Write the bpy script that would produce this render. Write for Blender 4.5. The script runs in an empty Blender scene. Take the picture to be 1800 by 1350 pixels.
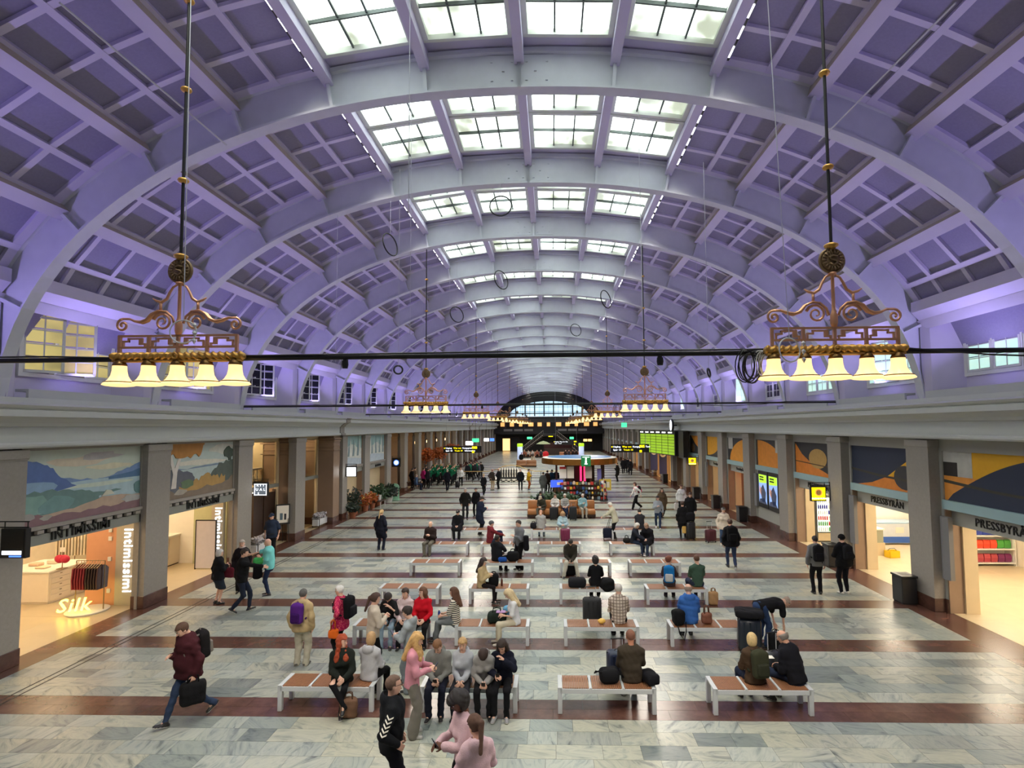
import bpy, math, random
import numpy as np
from mathutils import Matrix, Vector
PI = math.pi
rnd = random.Random(7)
sc = bpy.context.scene
col = sc.collection

# ---------------------------------------------------------------- camera
YAW, PIT, ROL, CX, CY, XC, HC, FPX = .0302, .0588, -.0067, 941.06, 694.31, .6516, 5.2, 950.
f0 = Vector((-math.sin(YAW)*math.cos(PIT), math.cos(YAW)*math.cos(PIT), math.sin(PIT)))
r0 = Vector((math.cos(YAW), math.sin(YAW), 0)); u0 = r0.cross(f0)
CR = math.cos(ROL)*r0+math.sin(ROL)*u0; CU = -math.sin(ROL)*r0+math.cos(ROL)*u0; CF = f0
CAM = Vector((XC, 0, HC))
cd = bpy.data.cameras.new('camera'); cam = bpy.data.objects.new('camera', cd); col.objects.link(cam)
cd.sensor_fit = 'HORIZONTAL'; cd.sensor_width = 36; cd.lens = FPX/1800*36
cd.shift_x = (900-CX)/1800; cd.shift_y = (CY-675)/1800; cd.clip_end = 400; cd.clip_start = .05
m3 = Matrix((CR, CU, -CF)).transposed().to_4x4(); m3.translation = CAM
cam.matrix_world = m3
sc.camera = cam
def at(x, y, X=None, Y=None, Z=0.):
    """point of the place seen at photo pixel x,y on the plane X=, Y= or Z= (metres)"""
    r = CF+CR*((x-CX)/FPX)-CU*((y-CY)/FPX)
    t = (X-CAM.x)/r.x if X is not None else (Y-CAM.y)/r.y if Y is not None else (Z-CAM.z)/r.z
    return CAM+r*t

# ---------------------------------------------------------------- world, exposure
w = bpy.data.worlds.new('world'); sc.world = w; w.use_nodes = True
bg = w.node_tree.nodes['Background']; bg.inputs[0].default_value = (.62, .72, .85, 1); bg.inputs[1].default_value = 1.0
sc.view_settings.view_transform = 'Standard'; sc.view_settings.look = 'None'
sc.view_settings.gamma = 1; sc.view_settings.use_curve_mapping = False
sc.view_settings.exposure = 0.52
sc.cycles.max_bounces = 6; sc.cycles.diffuse_bounces = 3; sc.cycles.glossy_bounces = 3
sc.cycles.transmission_bounces = 4; sc.cycles.transparent_max_bounces = 6
sc.cycles.sample_clamp_indirect = 4; sc.cycles.caustics_reflective = False; sc.cycles.caustics_refractive = False
L_SKY, L_BELL, L_LED, L_SHOP, L_TRACK, L_LAMP = 3.6, .95, 125., 1.15, 40., 420.     # skylight glass, lamp bells, violet floodlights (W), shops

# ---------------------------------------------------------------- materials
def lin(c): return tuple(((v/255)/12.92 if v/255 <= .04045 else ((v/255+.055)/1.055)**2.4) for v in c)
MAT = {}
def mat(name, c=(128,128,128), rough=.6, metal=0., var=.08, scale=6., bump=0., bscale=40., emit=0., ecol=None, spec=.5, coat=0., sheen=0.):
    if name in MAT: return MAT[name]
    m = bpy.data.materials.new(name); m.use_nodes = True; nt = m.node_tree; N = nt.nodes; L = nt.links
    p = N['Principled BSDF']; b = lin(c)
    tc = N.new('ShaderNodeTexCoord'); nz = N.new('ShaderNodeTexNoise'); nz.inputs['Scale'].default_value = scale; nz.inputs['Detail'].default_value = 4
    L.new(tc.outputs['Object'], nz.inputs['Vector'])
    mx = N.new('ShaderNodeMix'); mx.data_type = 'RGBA'
    mx.inputs['A'].default_value = (*[v*(1-var) for v in b], 1); mx.inputs['B'].default_value = (*[min(1, v*(1+var)) for v in b], 1)
    L.new(nz.outputs['Fac'], mx.inputs['Factor']); L.new(mx.outputs['Result'], p.inputs['Base Color'])
    p.inputs['Roughness'].default_value = rough; p.inputs['Metallic'].default_value = metal
    p.inputs['Specular IOR Level'].default_value = spec
    if coat: p.inputs['Coat Weight'].default_value = coat; p.inputs['Coat Roughness'].default_value = .15
    if bump:
        n2 = N.new('ShaderNodeTexNoise'); n2.inputs['Scale'].default_value = bscale; L.new(tc.outputs['Object'], n2.inputs['Vector'])
        bp = N.new('ShaderNodeBump'); bp.inputs['Strength'].default_value = bump; bp.inputs['Distance'].default_value = .02
        L.new(n2.outputs['Fac'], bp.inputs['Height']); L.new(bp.outputs['Normal'], p.inputs['Normal'])
    if emit:
        p.inputs['Emission Color'].default_value = (*lin(ecol or c), 1); p.inputs['Emission Strength'].default_value = emit
    MAT[name] = m; return m
def nodes(m): return m.node_tree.nodes, m.node_tree.links, m.node_tree.nodes['Principled BSDF']
def ramp(N, stops, interp='LINEAR'):
    r = N.new('ShaderNodeValToRGB'); e = r.color_ramp.elements; r.color_ramp.interpolation = interp
    while len(e) < len(stops): e.new(.5)
    for i, (p, c) in enumerate(stops): e[i].position = p; e[i].color = (*lin(c), 1)
    return r

# marble floor stone: tone per stone from a face attribute, veins and clouding from noise
def marble():
    m = mat('marble_stone', (170,172,162), .3, var=.03); N, L, p = nodes(m)
    at_ = N.new('ShaderNodeAttribute'); at_.attribute_name = 'tone'
    tc = N.new('ShaderNodeTexCoord'); geo = N.new('ShaderNodeNewGeometry')
    off = N.new('ShaderNodeVectorMath'); off.operation = 'SCALE'; off.inputs['Scale'].default_value = 37.
    L.new(at_.outputs['Vector'], off.inputs[0])
    add = N.new('ShaderNodeVectorMath'); L.new(geo.outputs['Position'], add.inputs[0]); L.new(off.outputs[0], add.inputs[1])
    rot = N.new('ShaderNodeVectorRotate'); rot.rotation_type = 'Z_AXIS'; L.new(add.outputs[0], rot.inputs['Vector'])
    ang = N.new('ShaderNodeMath'); ang.operation = 'MULTIPLY'; ang.inputs[1].default_value = 5.0; L.new(at_.outputs['Fac'], ang.inputs[0]); L.new(ang.outputs[0], rot.inputs['Angle'])
    mp = N.new('ShaderNodeMapping'); mp.inputs['Scale'].default_value = (1.0, 3.2, 1); L.new(rot.outputs[0], mp.inputs[0])
    nz = N.new('ShaderNodeTexNoise'); nz.inputs['Scale'].default_value = 1.3; nz.inputs['Detail'].default_value = 7; nz.inputs['Distortion'].default_value = 1.6; nz.inputs['Roughness'].default_value = .62
    L.new(mp.outputs[0], nz.inputs['Vector'])
    r1 = ramp(N, [(.27, (88,94,94)), (.36, (142,148,144)), (.43, (168,172,164)), (.55, (187,189,177)), (.64, (162,168,162)), (.72, (138,146,144)), (.8, (198,195,180))])
    L.new(nz.outputs['Fac'], r1.inputs[0])
    r2 = ramp(N, [(0, (176,184,190)), (.15, (214,222,226)), (.4, (248,251,252)), (.7, (255,251,240)), (.88, (246,243,234)), (.95, (216,218,220)), (1, (180,184,190))])
    L.new(at_.outputs['Fac'], r2.inputs[0])
    mx = N.new('ShaderNodeMix'); mx.data_type = 'RGBA'; mx.blend_type = 'MULTIPLY'; mx.inputs['Factor'].default_value = 1
    L.new(r1.outputs[0], mx.inputs['A']); L.new(r2.outputs[0], mx.inputs['B']); L.new(mx.outputs['Result'], p.inputs['Base Color'])
    return m
def granite():
    m = mat('red_granite', (92,60,54), .25, var=.12, scale=1.2); N, L, p = nodes(m)
    geo = N.new('ShaderNodeNewGeometry'); n1 = N.new('ShaderNodeTexNoise'); n1.inputs['Scale'].default_value = 2.2; n1.inputs['Detail'].default_value = 8; n1.inputs['Roughness'].default_value = .7
    L.new(geo.outputs['Position'], n1.inputs['Vector'])
    r = ramp(N, [(.3, (82,56,48)), (.5, (102,70,60)), (.7, (122,86,74))]); L.new(n1.outputs['Fac'], r.inputs[0])
    at_ = N.new('ShaderNodeAttribute'); at_.attribute_name = 'tone'
    r2 = ramp(N, [(0, (215,215,215)), (1, (255,255,255))]); L.new(at_.outputs['Fac'], r2.inputs[0])
    mx = N.new('ShaderNodeMix'); mx.data_type = 'RGBA'; mx.blend_type = 'MULTIPLY'; mx.inputs['Factor'].default_value = 1
    L.new(r.outputs[0], mx.inputs['A']); L.new(r2.outputs[0], mx.inputs['B']); L.new(mx.outputs['Result'], p.inputs['Base Color'])
    return m

# ---------------------------------------------------------------- mesh helpers
class MB:
    def __init__(s): s.v = []; s.f = []; s.mi = []; s.cur = 0; s.sm = []; s.smooth = False
    def add(s, v, f):
        o = len(s.v); s.v += [tuple(a) for a in v]
        for q in f: s.f.append(tuple(i+o for i in q)); s.mi.append(s.cur); s.sm.append(s.smooth)
        return s
    def box(s, c, d, rz=0., ch=0.):
        hx, hy, hz = d[0]/2, d[1]/2, d[2]/2; cs, sn = math.cos(rz), math.sin(rz)
        def T(p): return (c[0]+p[0]*cs-p[1]*sn, c[1]+p[0]*sn+p[1]*cs, c[2]+p[2])
        if not ch:
            v = [T((x, y, z)) for x in (-hx, hx) for y in (-hy, hy) for z in (-hz, hz)]
            return s.add(v, [(0,1,3,2), (4,6,7,5), (0,4,5,1), (2,3,7,6), (0,2,6,4), (1,5,7,3)])
        v = []; idx = {}
        for sx in (-1, 1):
            for sy in (-1, 1):
                for sz in (-1, 1):
                    for a in range(3):
                        p = [sx*(hx-ch), sy*(hy-ch), sz*(hz-ch)]; p[a] += (sx, sy, sz)[a]*ch
                        idx[(sx, sy, sz, a)] = len(v); v.append(T(p))
        f = []
        for a in range(3):
            b, c2 = (a+1) % 3, (a+2) % 3
            for sg in (-1, 1):
                q = []
                for sb, sc_ in ((-1,-1), (1,-1), (1,1), (-1,1)):
                    t = [0, 0, 0]; t[a] = sg; t[b] = sb; t[c2] = sc_; q.append(idx[(*t, a)])
                f.append(tuple(q if sg > 0 else q[::-1]))
        for a in range(3):
            b, c2 = (a+1) % 3, (a+2) % 3
            for sb in (-1, 1):
                for sc_ in (-1, 1):
                    q = []
                    for sa, ax in ((-1, b), (1, b), (1, c2), (-1, c2)):
                        t = [0, 0, 0]; t[a] = sa; t[b] = sb; t[c2] = sc_; q.append(idx[(*t, ax)])
                    f.append(tuple(q[::-1] if sb*sc_ > 0 else q))
        for sx in (-1, 1):
            for sy in (-1, 1):
                for sz in (-1, 1):
                    q = [idx[(sx, sy, sz, a)] for a in range(3)]; f.append(tuple(q if sx*sy*sz > 0 else q[::-1]))
        return s.add(v, f)
    def b2(s, lo, hi, ch=0.): return s.box([(a+b)/2 for a, b in zip(lo, hi)], [abs(b-a) for a, b in zip(lo, hi)], 0, ch)
    def quad(s, a, b, c, d): return s.add([a, b, c, d], [(0,1,2,3)])
    def prism(s, poly, fn, d0, d1):
        """poly: list of 2d points, fn(u,v,d)->3d"""
        n = len(poly); v = [fn(u, w_, d0) for u, w_ in poly]+[fn(u, w_, d1) for u, w_ in poly]
        f = [tuple(range(n))[::-1], tuple(range(n, 2*n))]+[(i, (i+1) % n, n+(i+1) % n, n+i) for i in range(n)]
        return s.add(v, f)
    def tube(s, pts, r, n=8, cap=True):
        pts = [Vector(p) for p in pts]; k = len(pts); rs = r if isinstance(r, (list, tuple)) else [r]*k
        v = []; prev = None
        for i, p in enumerate(pts):
            t = (pts[min(i+1, k-1)]-pts[max(i-1, 0)])
            if t.length < 1e-9: t = Vector((0, 0, 1))
            t.normalize()
            if prev is None: a = t.orthogonal().normalized()
            else:
                a = prev-t*prev.dot(t)
                a = a.normalized() if a.length > 1e-6 else t.orthogonal().normalized()
            prev = a; b = t.cross(a)
            v += [p+(a*math.cos(2*PI*j/n)+b*math.sin(2*PI*j/n))*rs[i] for j in range(n)]
        f = [(i*n+j, i*n+(j+1) % n, (i+1)*n+(j+1) % n, (i+1)*n+j) for i in range(k-1) for j in range(n)]
        if cap: f += [tuple(range(n))[::-1], tuple(range((k-1)*n, k*n))]
        return s.add(v, f)
    def lathe(s, prof, c=(0,0,0), n=16, axis='z', sx=1., sy=1.):
        v = []
        for r, z in prof:
            for j in range(n):
                a = 2*PI*j/n; p = (r*math.cos(a)*sx, r*math.sin(a)*sy, z)
                if axis == 'y': p = (p[0], p[2], p[1])
                elif axis == 'x': p = (p[2], p[0], p[1])
                v.append((c[0]+p[0], c[1]+p[1], c[2]+p[2]))
        k = len(prof); f = [(i*n+j, i*n+(j+1) % n, (i+1)*n+(j+1) % n, (i+1)*n+j) for i in range(k-1) for j in range(n)]
        if prof[0][0] > 1e-6: f.append(tuple(range(n))[::-1])
        if prof[-1][0] > 1e-6: f.append(tuple(range((k-1)*n, k*n)))
        return s.add(v, f)
    def ell(s, c, r, n=10, m=7):
        return s.lathe([(max(1e-7, math.sin(PI*i/m)), -math.cos(PI*i/m)) for i in range(m+1)], (0,0,0), n) if False else s._ell(c, r, n, m)
    def _ell(s, c, r, n, m):
        v = [(c[0], c[1], c[2]-r[2])]
        for i in range(1, m):
            for j in range(n):
                a = 2*PI*j/n; b = PI*i/m
                v.append((c[0]+r[0]*math.sin(b)*math.cos(a), c[1]+r[1]*math.sin(b)*math.sin(a), c[2]-r[2]*math.cos(b)))
        v.append((c[0], c[1], c[2]+r[2])); e = len(v)-1
        f = [(0, 1+(j+1) % n, 1+j) for j in range(n)]
        f += [(1+i*n+j, 1+i*n+(j+1) % n, 1+(i+1)*n+(j+1) % n, 1+(i+1)*n+j) for i in range(m-2) for j in range(n)]
        f += [(1+(m-2)*n+j, 1+(m-2)*n+(j+1) % n, e) for j in range(n)]
        return s.add(v, f)
    def torus(s, c, R, r, ax=(0,0,1), n=28, m=6):
        ax = Vector(ax).normalized(); a = ax.orthogonal().normalized(); b = ax.cross(a); c = Vector(c)
        return s.tube([c+(a*math.cos(2*PI*i/n)+b*math.sin(2*PI*i/n))*R for i in range(n+1)], r, m, False)
    def xf(s, M_, start=0):
        for i in range(start, len(s.v)): s.v[i] = tuple(M_ @ Vector(s.v[i]))
        return s
    def mesh(s, name):
        me = bpy.data.meshes.new(name); me.from_pydata(s.v, [], s.f)
        if any(s.sm): me.polygons.foreach_set('use_smooth', s.sm)
        if any(s.mi): me.polygons.foreach_set('material_index', s.mi)
        me.update(); return me
    def build(s, name, m=None, parent=None, smooth=None):
        if smooth: s.sm = [True]*len(s.f)
        me = s.mesh(name)
        for mm in (m if isinstance(m, (list, tuple)) else [m]): me.materials.append(MAT[mm] if isinstance(mm, str) else mm)
        return ob(name, me, parent)
def ob(name, me, parent=None, loc=None, rz=None):
    o = bpy.data.objects.new(name, me); col.objects.link(o)
    if parent: o.parent = parent
    if loc is not None: o.location = loc
    if rz is not None: o.rotation_euler = (0, 0, rz)
    return o
def tag(o, label, cat, group=None):
    o['label'] = label; o['category'] = cat
    if group: o['group'] = group
    return o
def thing(name, label, cat, loc=(0,0,0), rz=0., group=None):
    return tag(ob(name, None, None, loc, rz), label, cat, group)
def struct(o): o['kind'] = 'structure'; return o
def stuff(o): o['kind'] = 'stuff'; return o
def copy_tree(o, parent=None):
    c = o.copy(); col.objects.link(c); c.parent = parent
    for ch in list(o.children): copy_tree(ch, c)
    return c
def text_mesh(s, size=1., ext=.01, align='CENTER', font_shear=0., bold=0.):
    cu = bpy.data.curves.new('lettering', 'FONT'); cu.body = s; cu.size = size; cu.extrude = ext; cu.align_x = align; cu.align_y = 'CENTER'
    cu.resolution_u = 2; cu.shear = font_shear; cu.offset = bold*.5; cu.space_character = 1.1
    o = bpy.data.objects.new('lettering', cu); col.objects.link(o)
    dg = bpy.context.evaluated_depsgraph_get(); me = bpy.data.meshes.new_from_object(o.evaluated_get(dg))
    bpy.data.objects.remove(o); bpy.data.curves.remove(cu); return me
TEXT = {}
def text(name, s, m, parent, loc, size, face='-y', ext=.008, align='CENTER', sx=1., bold=0., shear=0.):
    """lettering standing upright; face = direction its front looks to"""
    k = (s, size, ext, align, bold, shear)
    if k not in TEXT: TEXT[k] = text_mesh(s, size, ext, align, shear, bold)
    me = TEXT[k].copy(); me.materials.clear(); me.materials.append(MAT[m] if isinstance(m, str) else m)
    o = ob(name, me, parent, loc)
    rz = {'-y': 0, '+x': PI/2, '+y': PI, '-x': -PI/2}[face]
    o.rotation_euler = (PI/2, 0, rz); o.scale = (sx, 1, 1); return o
# ================================================================ structure
PB, R0Y, NB = 4.637, 11.5, 23          # bay length, first full rib, last rib index
def YK(k): return R0Y+PB*k
YEND, YBACK = 117., -3.2
marble(); granite()
mat('floor_joint', (70,66,60), .7); mat('cream_stone', (206,186,150), .3, var=.1, scale=2.)
mat('grey_stone', (148,142,134), .75, var=.12, scale=14., bump=.25, bscale=60); mat('grey_paint', (194,197,194), .6, var=.04)
mat('brown_stone', (150,124,102), .45, var=.14, scale=3., bump=.05); mat('pale_blue_paint', (150,178,182), .5, var=.04)
mat('light_grey_panel', (160,160,152), .5, var=.04); mat('black_metal', (22,22,22), .45, var=.1); mat('dark_wood', (58,40,30), .5, var=.2)
mat('vault_paint', (206,200,222), .65, var=.05, scale=3.); mat('vault_rib', (206,208,214), .6, var=.08, scale=4.); mat('vault_rib_crown', (178,174,196), .6)
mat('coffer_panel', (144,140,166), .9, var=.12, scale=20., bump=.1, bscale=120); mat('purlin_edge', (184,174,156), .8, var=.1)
mat('skylight_paint', (92,100,98), .5, var=.05); mat('white_frame', (226,228,222), .5, var=.04); mat('iron', (30,30,32), .5, var=.2); mat('dark_paint', (44,42,40), .7, var=.15)
mat('dark_glass', (26,28,36), .08, var=.3, scale=1.5); mat('warm_white', (240,228,205), .5, emit=0.)
def glow(name, c, e, c2=None, scale=.6, rough=.3):
    """frosted glass emitting in place of light behind it; noise paints the silhouettes"""
    m = mat(name, c, rough, var=.02); N, L, p = nodes(m)
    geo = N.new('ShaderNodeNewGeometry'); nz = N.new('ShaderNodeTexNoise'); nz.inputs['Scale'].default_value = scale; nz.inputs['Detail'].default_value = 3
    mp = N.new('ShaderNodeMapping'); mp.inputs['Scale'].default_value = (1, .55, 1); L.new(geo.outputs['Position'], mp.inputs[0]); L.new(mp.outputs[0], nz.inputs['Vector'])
    r = ramp(N, [(.36, c2 or c), (.5, tuple((2*a+b)//3 for a, b in zip(c, c2 or c))), (.6, c)]); L.new(nz.outputs['Fac'], r.inputs[0]); L.new(r.outputs[0], p.inputs['Emission Color']); p.inputs['Emission Strength'].default_value = e  # noise dims the emission as if things stood behind the glass
    return m
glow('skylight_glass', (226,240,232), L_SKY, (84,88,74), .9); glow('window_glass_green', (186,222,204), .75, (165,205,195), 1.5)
glow('window_glass_yellow', (196,180,110), .55, (120,112,70), 1.5); glow('lunette_glass', (190,222,236), .95, (170,205,225), .5)

# ---------------------------------------------------------------- floor
floor = struct(ob('floor', None))
FJ = MB(); FJ.b2((-19, YBACK, -.2), (19, YEND+1, -.006)); FJ.build('floor_bed', 'floor_joint', floor)
BNDW, BND, BNDP = .69, 10.637, 2.9967
XL, XR = -10.92, 10.68
def slab(mb, x0, x1, y0, y1, z=0., g=.0025, th=.012):
    o = len(mb.v); x0 += g; x1 -= g; y0 += g; y1 -= g
    return mb.add([(x0,y0,z), (x1,y0,z), (x1,y1,z), (x0,y1,z), (x0,y0,z-th), (x1,y0,z-th), (x1,y1,z-th), (x0,y1,z-th)],
                  [(0,1,2,3), (0,4,5,1), (1,5,6,2), (2,6,7,3), (3,7,4,0)])
def tone_attr(me, vals):
    a = me.attributes.new('tone', 'FLOAT', 'FACE'); a.data.foreach_set('value', vals)
rows = []; k0 = -2
tiles = []; slabs = []
for k in range(k0, 36):
    ya, yb = BND+BNDP*k, BND+BNDP*(k+1)-BNDW      # marble between band k and band k+1
    if ya > YEND-1: break
    n = 6; d = (yb-ya)/n
    for i in range(n):
        x = XL-rnd.random()*.6
        while x < XR:
            l = rnd.choice((.5, .62, .75, .75, .9, 1.05)); a, b = max(x, XL), min(x+l, XR)
            if b-a > .04: tiles.append((a, b, ya+i*d, ya+(i+1)*d))
            x += l
    for i in range(2):
        x = XL-(.5 if i else 0)
        while x < XR:
            a, b = max(x, XL), min(x+1.05, XR)
            if b-a > .04: slabs.append((a, b, ya-BNDW+i*BNDW/2, ya-BNDW+(i+1)*BNDW/2))
            x += 1.05
for s_, xa, xb in ((-1, -11.66, XL), (1, XR, 11.64)):
    y = 3.
    while y < YEND-1: slabs.append((xa, xb, y, y+1.2)); y += 1.2
tiles.sort(key=lambda t: (round(t[2]-(0 if t[2] > 8.1 else -500), 2), abs(t[0])))
slabs.sort(key=lambda t: t[2]-(0 if t[2] > 8.1 else -500))
for lst, nm, mm, big in ((tiles, 'floor_tile', 'marble_stone', 300), (slabs, 'granite_slab', 'red_granite', 170)):
    for t in lst[:big]:
        m_ = MB(); slab(m_, *t); o = m_.build(nm, mm, floor); tone_attr(o.data, [rnd.random()]*5)
    m_ = MB(); vals = []
    for t in lst[big:]: slab(m_, *t); vals += [rnd.random()]*5
    o = stuff(m_.build(nm+'s_beyond', mm, floor)); tone_attr(o.data, vals)
cm = MB()
for s_ in (-1, 1):                                  # cream shop thresholds and shop floors
    y = 3.
    while y < YEND-2:
        for xa, xb in ((11.65, 13.1), (13.1, 14.6), (14.6, 16.1), (16.1, 17.6)):
            slab(cm, *(sorted((s_*xa, s_*xb))), y, y+1.5)
        y += 1.5
stuff(cm.build('shop_floor_tiles', 'cream_stone', floor))
tr = MB()
for x in (-10.02, -9.86): tr.b2((x-.018, 4, .0), (x+.018, 70, .003))
tr.build('floor_groove_rail', 'iron', floor)

# ---------------------------------------------------------------- walls: pilasters, cornice, upper wall
CORN = [(11.9,4.79), (11.16,4.79), (11.13,4.83), (11.13,4.88), (11.17,4.92), (11.22,4.92), (11.22,5.27), (11.16,5.29), (11.12,5.36), (10.98,5.46), (10.86,5.50), (10.86,5.64), (10.90,5.66), (10.84,5.70), (10.80,5.75), (10.96,5.80), (10.98,5.92), (12.4,5.92), (12.4,5.0)]
walls = {}
pil_ws = {}
for s_, side in ((-1, 'left'), (1, 'right')):
    wl = struct(ob('wall_'+side, None)); walls[s_] = wl
    fn = lambda u, v, d: (s_*u, d, v)
    ys = [YBACK, 30.05-.62, YEND] if s_ < 0 else [YBACK, 55., YEND]
    m_ = MB()
    m_.prism(CORN, fn, YBACK, YEND)
    c_ = m_.build('cornice', 'grey_paint', wl)
    if s_ < 0:                                      # the cornice breaks forward over the brown piers
        for yb_ in (30.25, 78., 88.):
            m_ = MB(); m_.prism([(u-.05, v) for u, v in CORN[:15]]+[(11.9, 5.75)], fn, yb_-.28, yb_+.28); m_.build('cornice_break', 'grey_stone', wl)
    # pilasters
    sh = MB(); sh.b2((s_*-.33, -.48, .36), (s_*.03, .48, 4.55)); 
    cp = MB(); cp.b2((s_*-.36, -.51, 4.55), (s_*.06, .51, 4.76), .012); cp.b2((s_*-.345, -.495, 4.52), (s_*.045, .495, 4.55))
    pn = MB(); pn.b2((s_*-.35, -.5, 0), (s_*.05, .5, .36), .01)
    shm, cpm, pnm = sh.mesh('pilaster_shaft'), cp.mesh('pilaster_capital'), pn.mesh('pilaster_plinth')
    shm.materials.append(MAT['grey_stone']); cpm.materials.append(MAT['grey_stone']); pnm.materials.append(MAT['red_granite'])
    for k in range(-2, NB):
        if s_ < 0 and k == 4: continue
        if s_ > 0 or k in (-2, -1, 0, 5): MB().b2((s_*11.6, YK(k)-.46, 0), (s_*12.3, YK(k)+.46, 4.79)).build('pier_core', 'grey_stone', wl)
        o = ob('pilaster', shm, wl, (s_*11.58, YK(k), 0)); ob('capital', cpm, o); ob('plinth', pnm, o)
    # upper wall behind the ribs with window openings, ledge boards, piers
    for k in range(-2, NB):
        y0, y1 = YK(k), YK(k+1); yc = (y0+y1)/2; wa, wb = yc-1.4, yc+1.4
        for a, b, z0, z1, nm in ((y0, wa, 5.92, 8.6, 'wall_pier'), (wb, y1, 5.92, 8.6, 'wall_pier'), (wa, wb, 5.92, 6.55, 'sill_wall'), (wa, wb, 8.1, 8.6, 'lintel_wall')):
            MB().b2((s_*12.1, a, z0), (s_*12.5, b, z1)).build(nm, 'vault_paint', wl)
        m_ = MB()
        m_.prism([(wa-.0, 12.1), (wa-.55, 11.55), (y0+.1, 11.45), (y0+.1, 12.1)], lambda u, v, d: (s_*v, u, d), 5.92, 8.45); m_.build('splayed_pier', 'vault_paint', wl); m_ = MB()
        m_.prism([(wb+.0, 12.1), (wb+.55, 11.55), (y1-.1, 11.45), (y1-.1, 12.1)], lambda u, v, d: (s_*v, u, d), 5.92, 8.45); m_.build('splayed_pier', 'vault_paint', wl); m_ = MB()
        m_.prism([(11.5, 8.12), (12.15, 8.12), (12.15, 8.75), (11.2, 8.75), (11.2, 8.45)], lambda u, v, d: (s_*u, d, v), y0+.14, y1-.14)
        m_.build('window_head_beam', 'vault_paint', wl)
        m_ = MB(); m_.b2((s_*11.28, y0+.45, 5.92), (s_*11.34, y1-.45, 6.14)); m_.b2((s_*11.34, y0+.45, 6.08), (s_*11.6, y1-.45, 6.14)); m_.build('ledge_board', 'grey_paint', wl)
# windows of the upper wall
WN = 0
sash = MB()
for z0, z1 in ((0,.06), (1.34,1.4)): sash.b2((-.02, 0, z0), (.02, .82, z1))
for y in (0, .76): sash.b2((-.02, y, 0), (.02, y+.06, 1.4))
sash.b2((-.015, .395, .06), (.015, .425, 1.34))
for i in (1, 2, 3): sash.b2((-.015, .06, i*.35-.012), (.015, .76, i*.35+.012))
sashm = sash.mesh('sash'); sashm.materials.append(MAT['white_frame'])
fr = MB()
for a, b, z0, z1 in ((-1.4,-1.3,6.5,8.12), (1.3,1.4,6.5,8.12), (-1.3,1.3,6.5,6.6), (-1.3,1.3,8.02,8.12), (-.48,-.42,6.6,8.02), (.42,.48,6.6,8.02)): fr.b2((-.05, a, z0), (.08, b, z1))
frm = fr.mesh('window_frame'); frm.materials.append(MAT['white_frame'])
panem = {}
def pane_mesh(mn, w_, h_):
    k = (mn, w_, h_)
    if k not in panem:
        p = MB(); p.b2((-.004, 0, 0), (.004, w_, h_)); me = p.mesh('pane'); me.materials.append(MAT[mn]); panem[k] = me
    return panem[k]
lit = {(-1,0): 'window_glass_yellow', (-1,1): 'window_glass_yellow', (1,0): 'window_glass_green', (1,1): 'window_glass_green', (1,2): 'window_glass_green', (1,-1): 'window_glass_green', (1,4): 'window_glass_green', (1,7): 'window_glass_green'}
for s_ in (-1, 1):
    for k in range(-1, NB-1):
        yc = YK(k)+PB/2; WN += 1
        wd = struct(ob('window_%d' % WN, None, None, (s_*12.1, yc, 0))); ob('window_frame', frm, wd)
        g = lit.get((s_, k), 'dark_glass')
        for j in range(3):
            sa = ob('sash', sashm, wd, (s_*-.02, -1.28+j*.88, 6.61))
            op = 0.
            if s_ < 0 and j < 2: op = -.75 if j else -.5     # the sashes on the left stand ajar
            if s_ > 0 and k % 3 == 1 and j == 1: op = .5
            sa.rotation_euler = (0, 0, op)
            if k < 4:
                for a in range(2):
                    for b in range(4): ob('pane', pane_mesh(g, .33, .315), sa, (0, .063+a*.362, .066+b*.35-(.006 if b else 0)))
            else: ob('pane', pane_mesh(g, .7, 1.28), sa, (0, .06, .06))
        rm = MB(); rm.b2((s_*.5, -1.4, 6.5), (s_*.55, 1.4, 8.12)); 
        rm.build('room_backdrop_wall', 'dark_paint' if g == 'dark_glass' else 'warm_white', wd)

# ---------------------------------------------------------------- vault
AX, BZ, Z0, EN = 11.5, 7.4, 5.2, 2.2
us = np.concatenate([np.linspace(-1, 1, 4001)]); us = np.sign(us)*(1-(1-np.abs(us))**2.0)
PX = AX*us; PZ = Z0+BZ*np.power(np.clip(1-np.abs(us)**EN, 0, 1), 1/EN)
SL = np.concatenate([[0], np.cumsum(np.hypot(np.diff(PX), np.diff(PZ)))]); SMID = SL[-1]/2
def prof(a, off=0.):
    """point on the vault at arc distance a from the crown (left negative), pushed outwards by off"""
    s1 = SMID+a; x = np.interp(s1, SL, PX); z = np.interp(s1, SL, PZ)
    xa, xb = np.interp(s1-.05, SL, PX), np.interp(s1+.05, SL, PX); za, zb = np.interp(s1-.05, SL, PZ), np.interp(s1+.05, SL, PZ)
    t = np.array([xb-xa, zb-za]); t /= np.linalg.norm(t)
    return float(x-t[1]*off), float(z+t[0]*off)
BND_A = [0, 2.05, 4.15, 6.25, 8.35, 10.45, 12.55]
AF = SMID - float(np.interp(5.95, PZ[:2001], SL[:2001]))       # foot of the rib at the ledge
ceil = struct(ob('ceiling', None))
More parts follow.
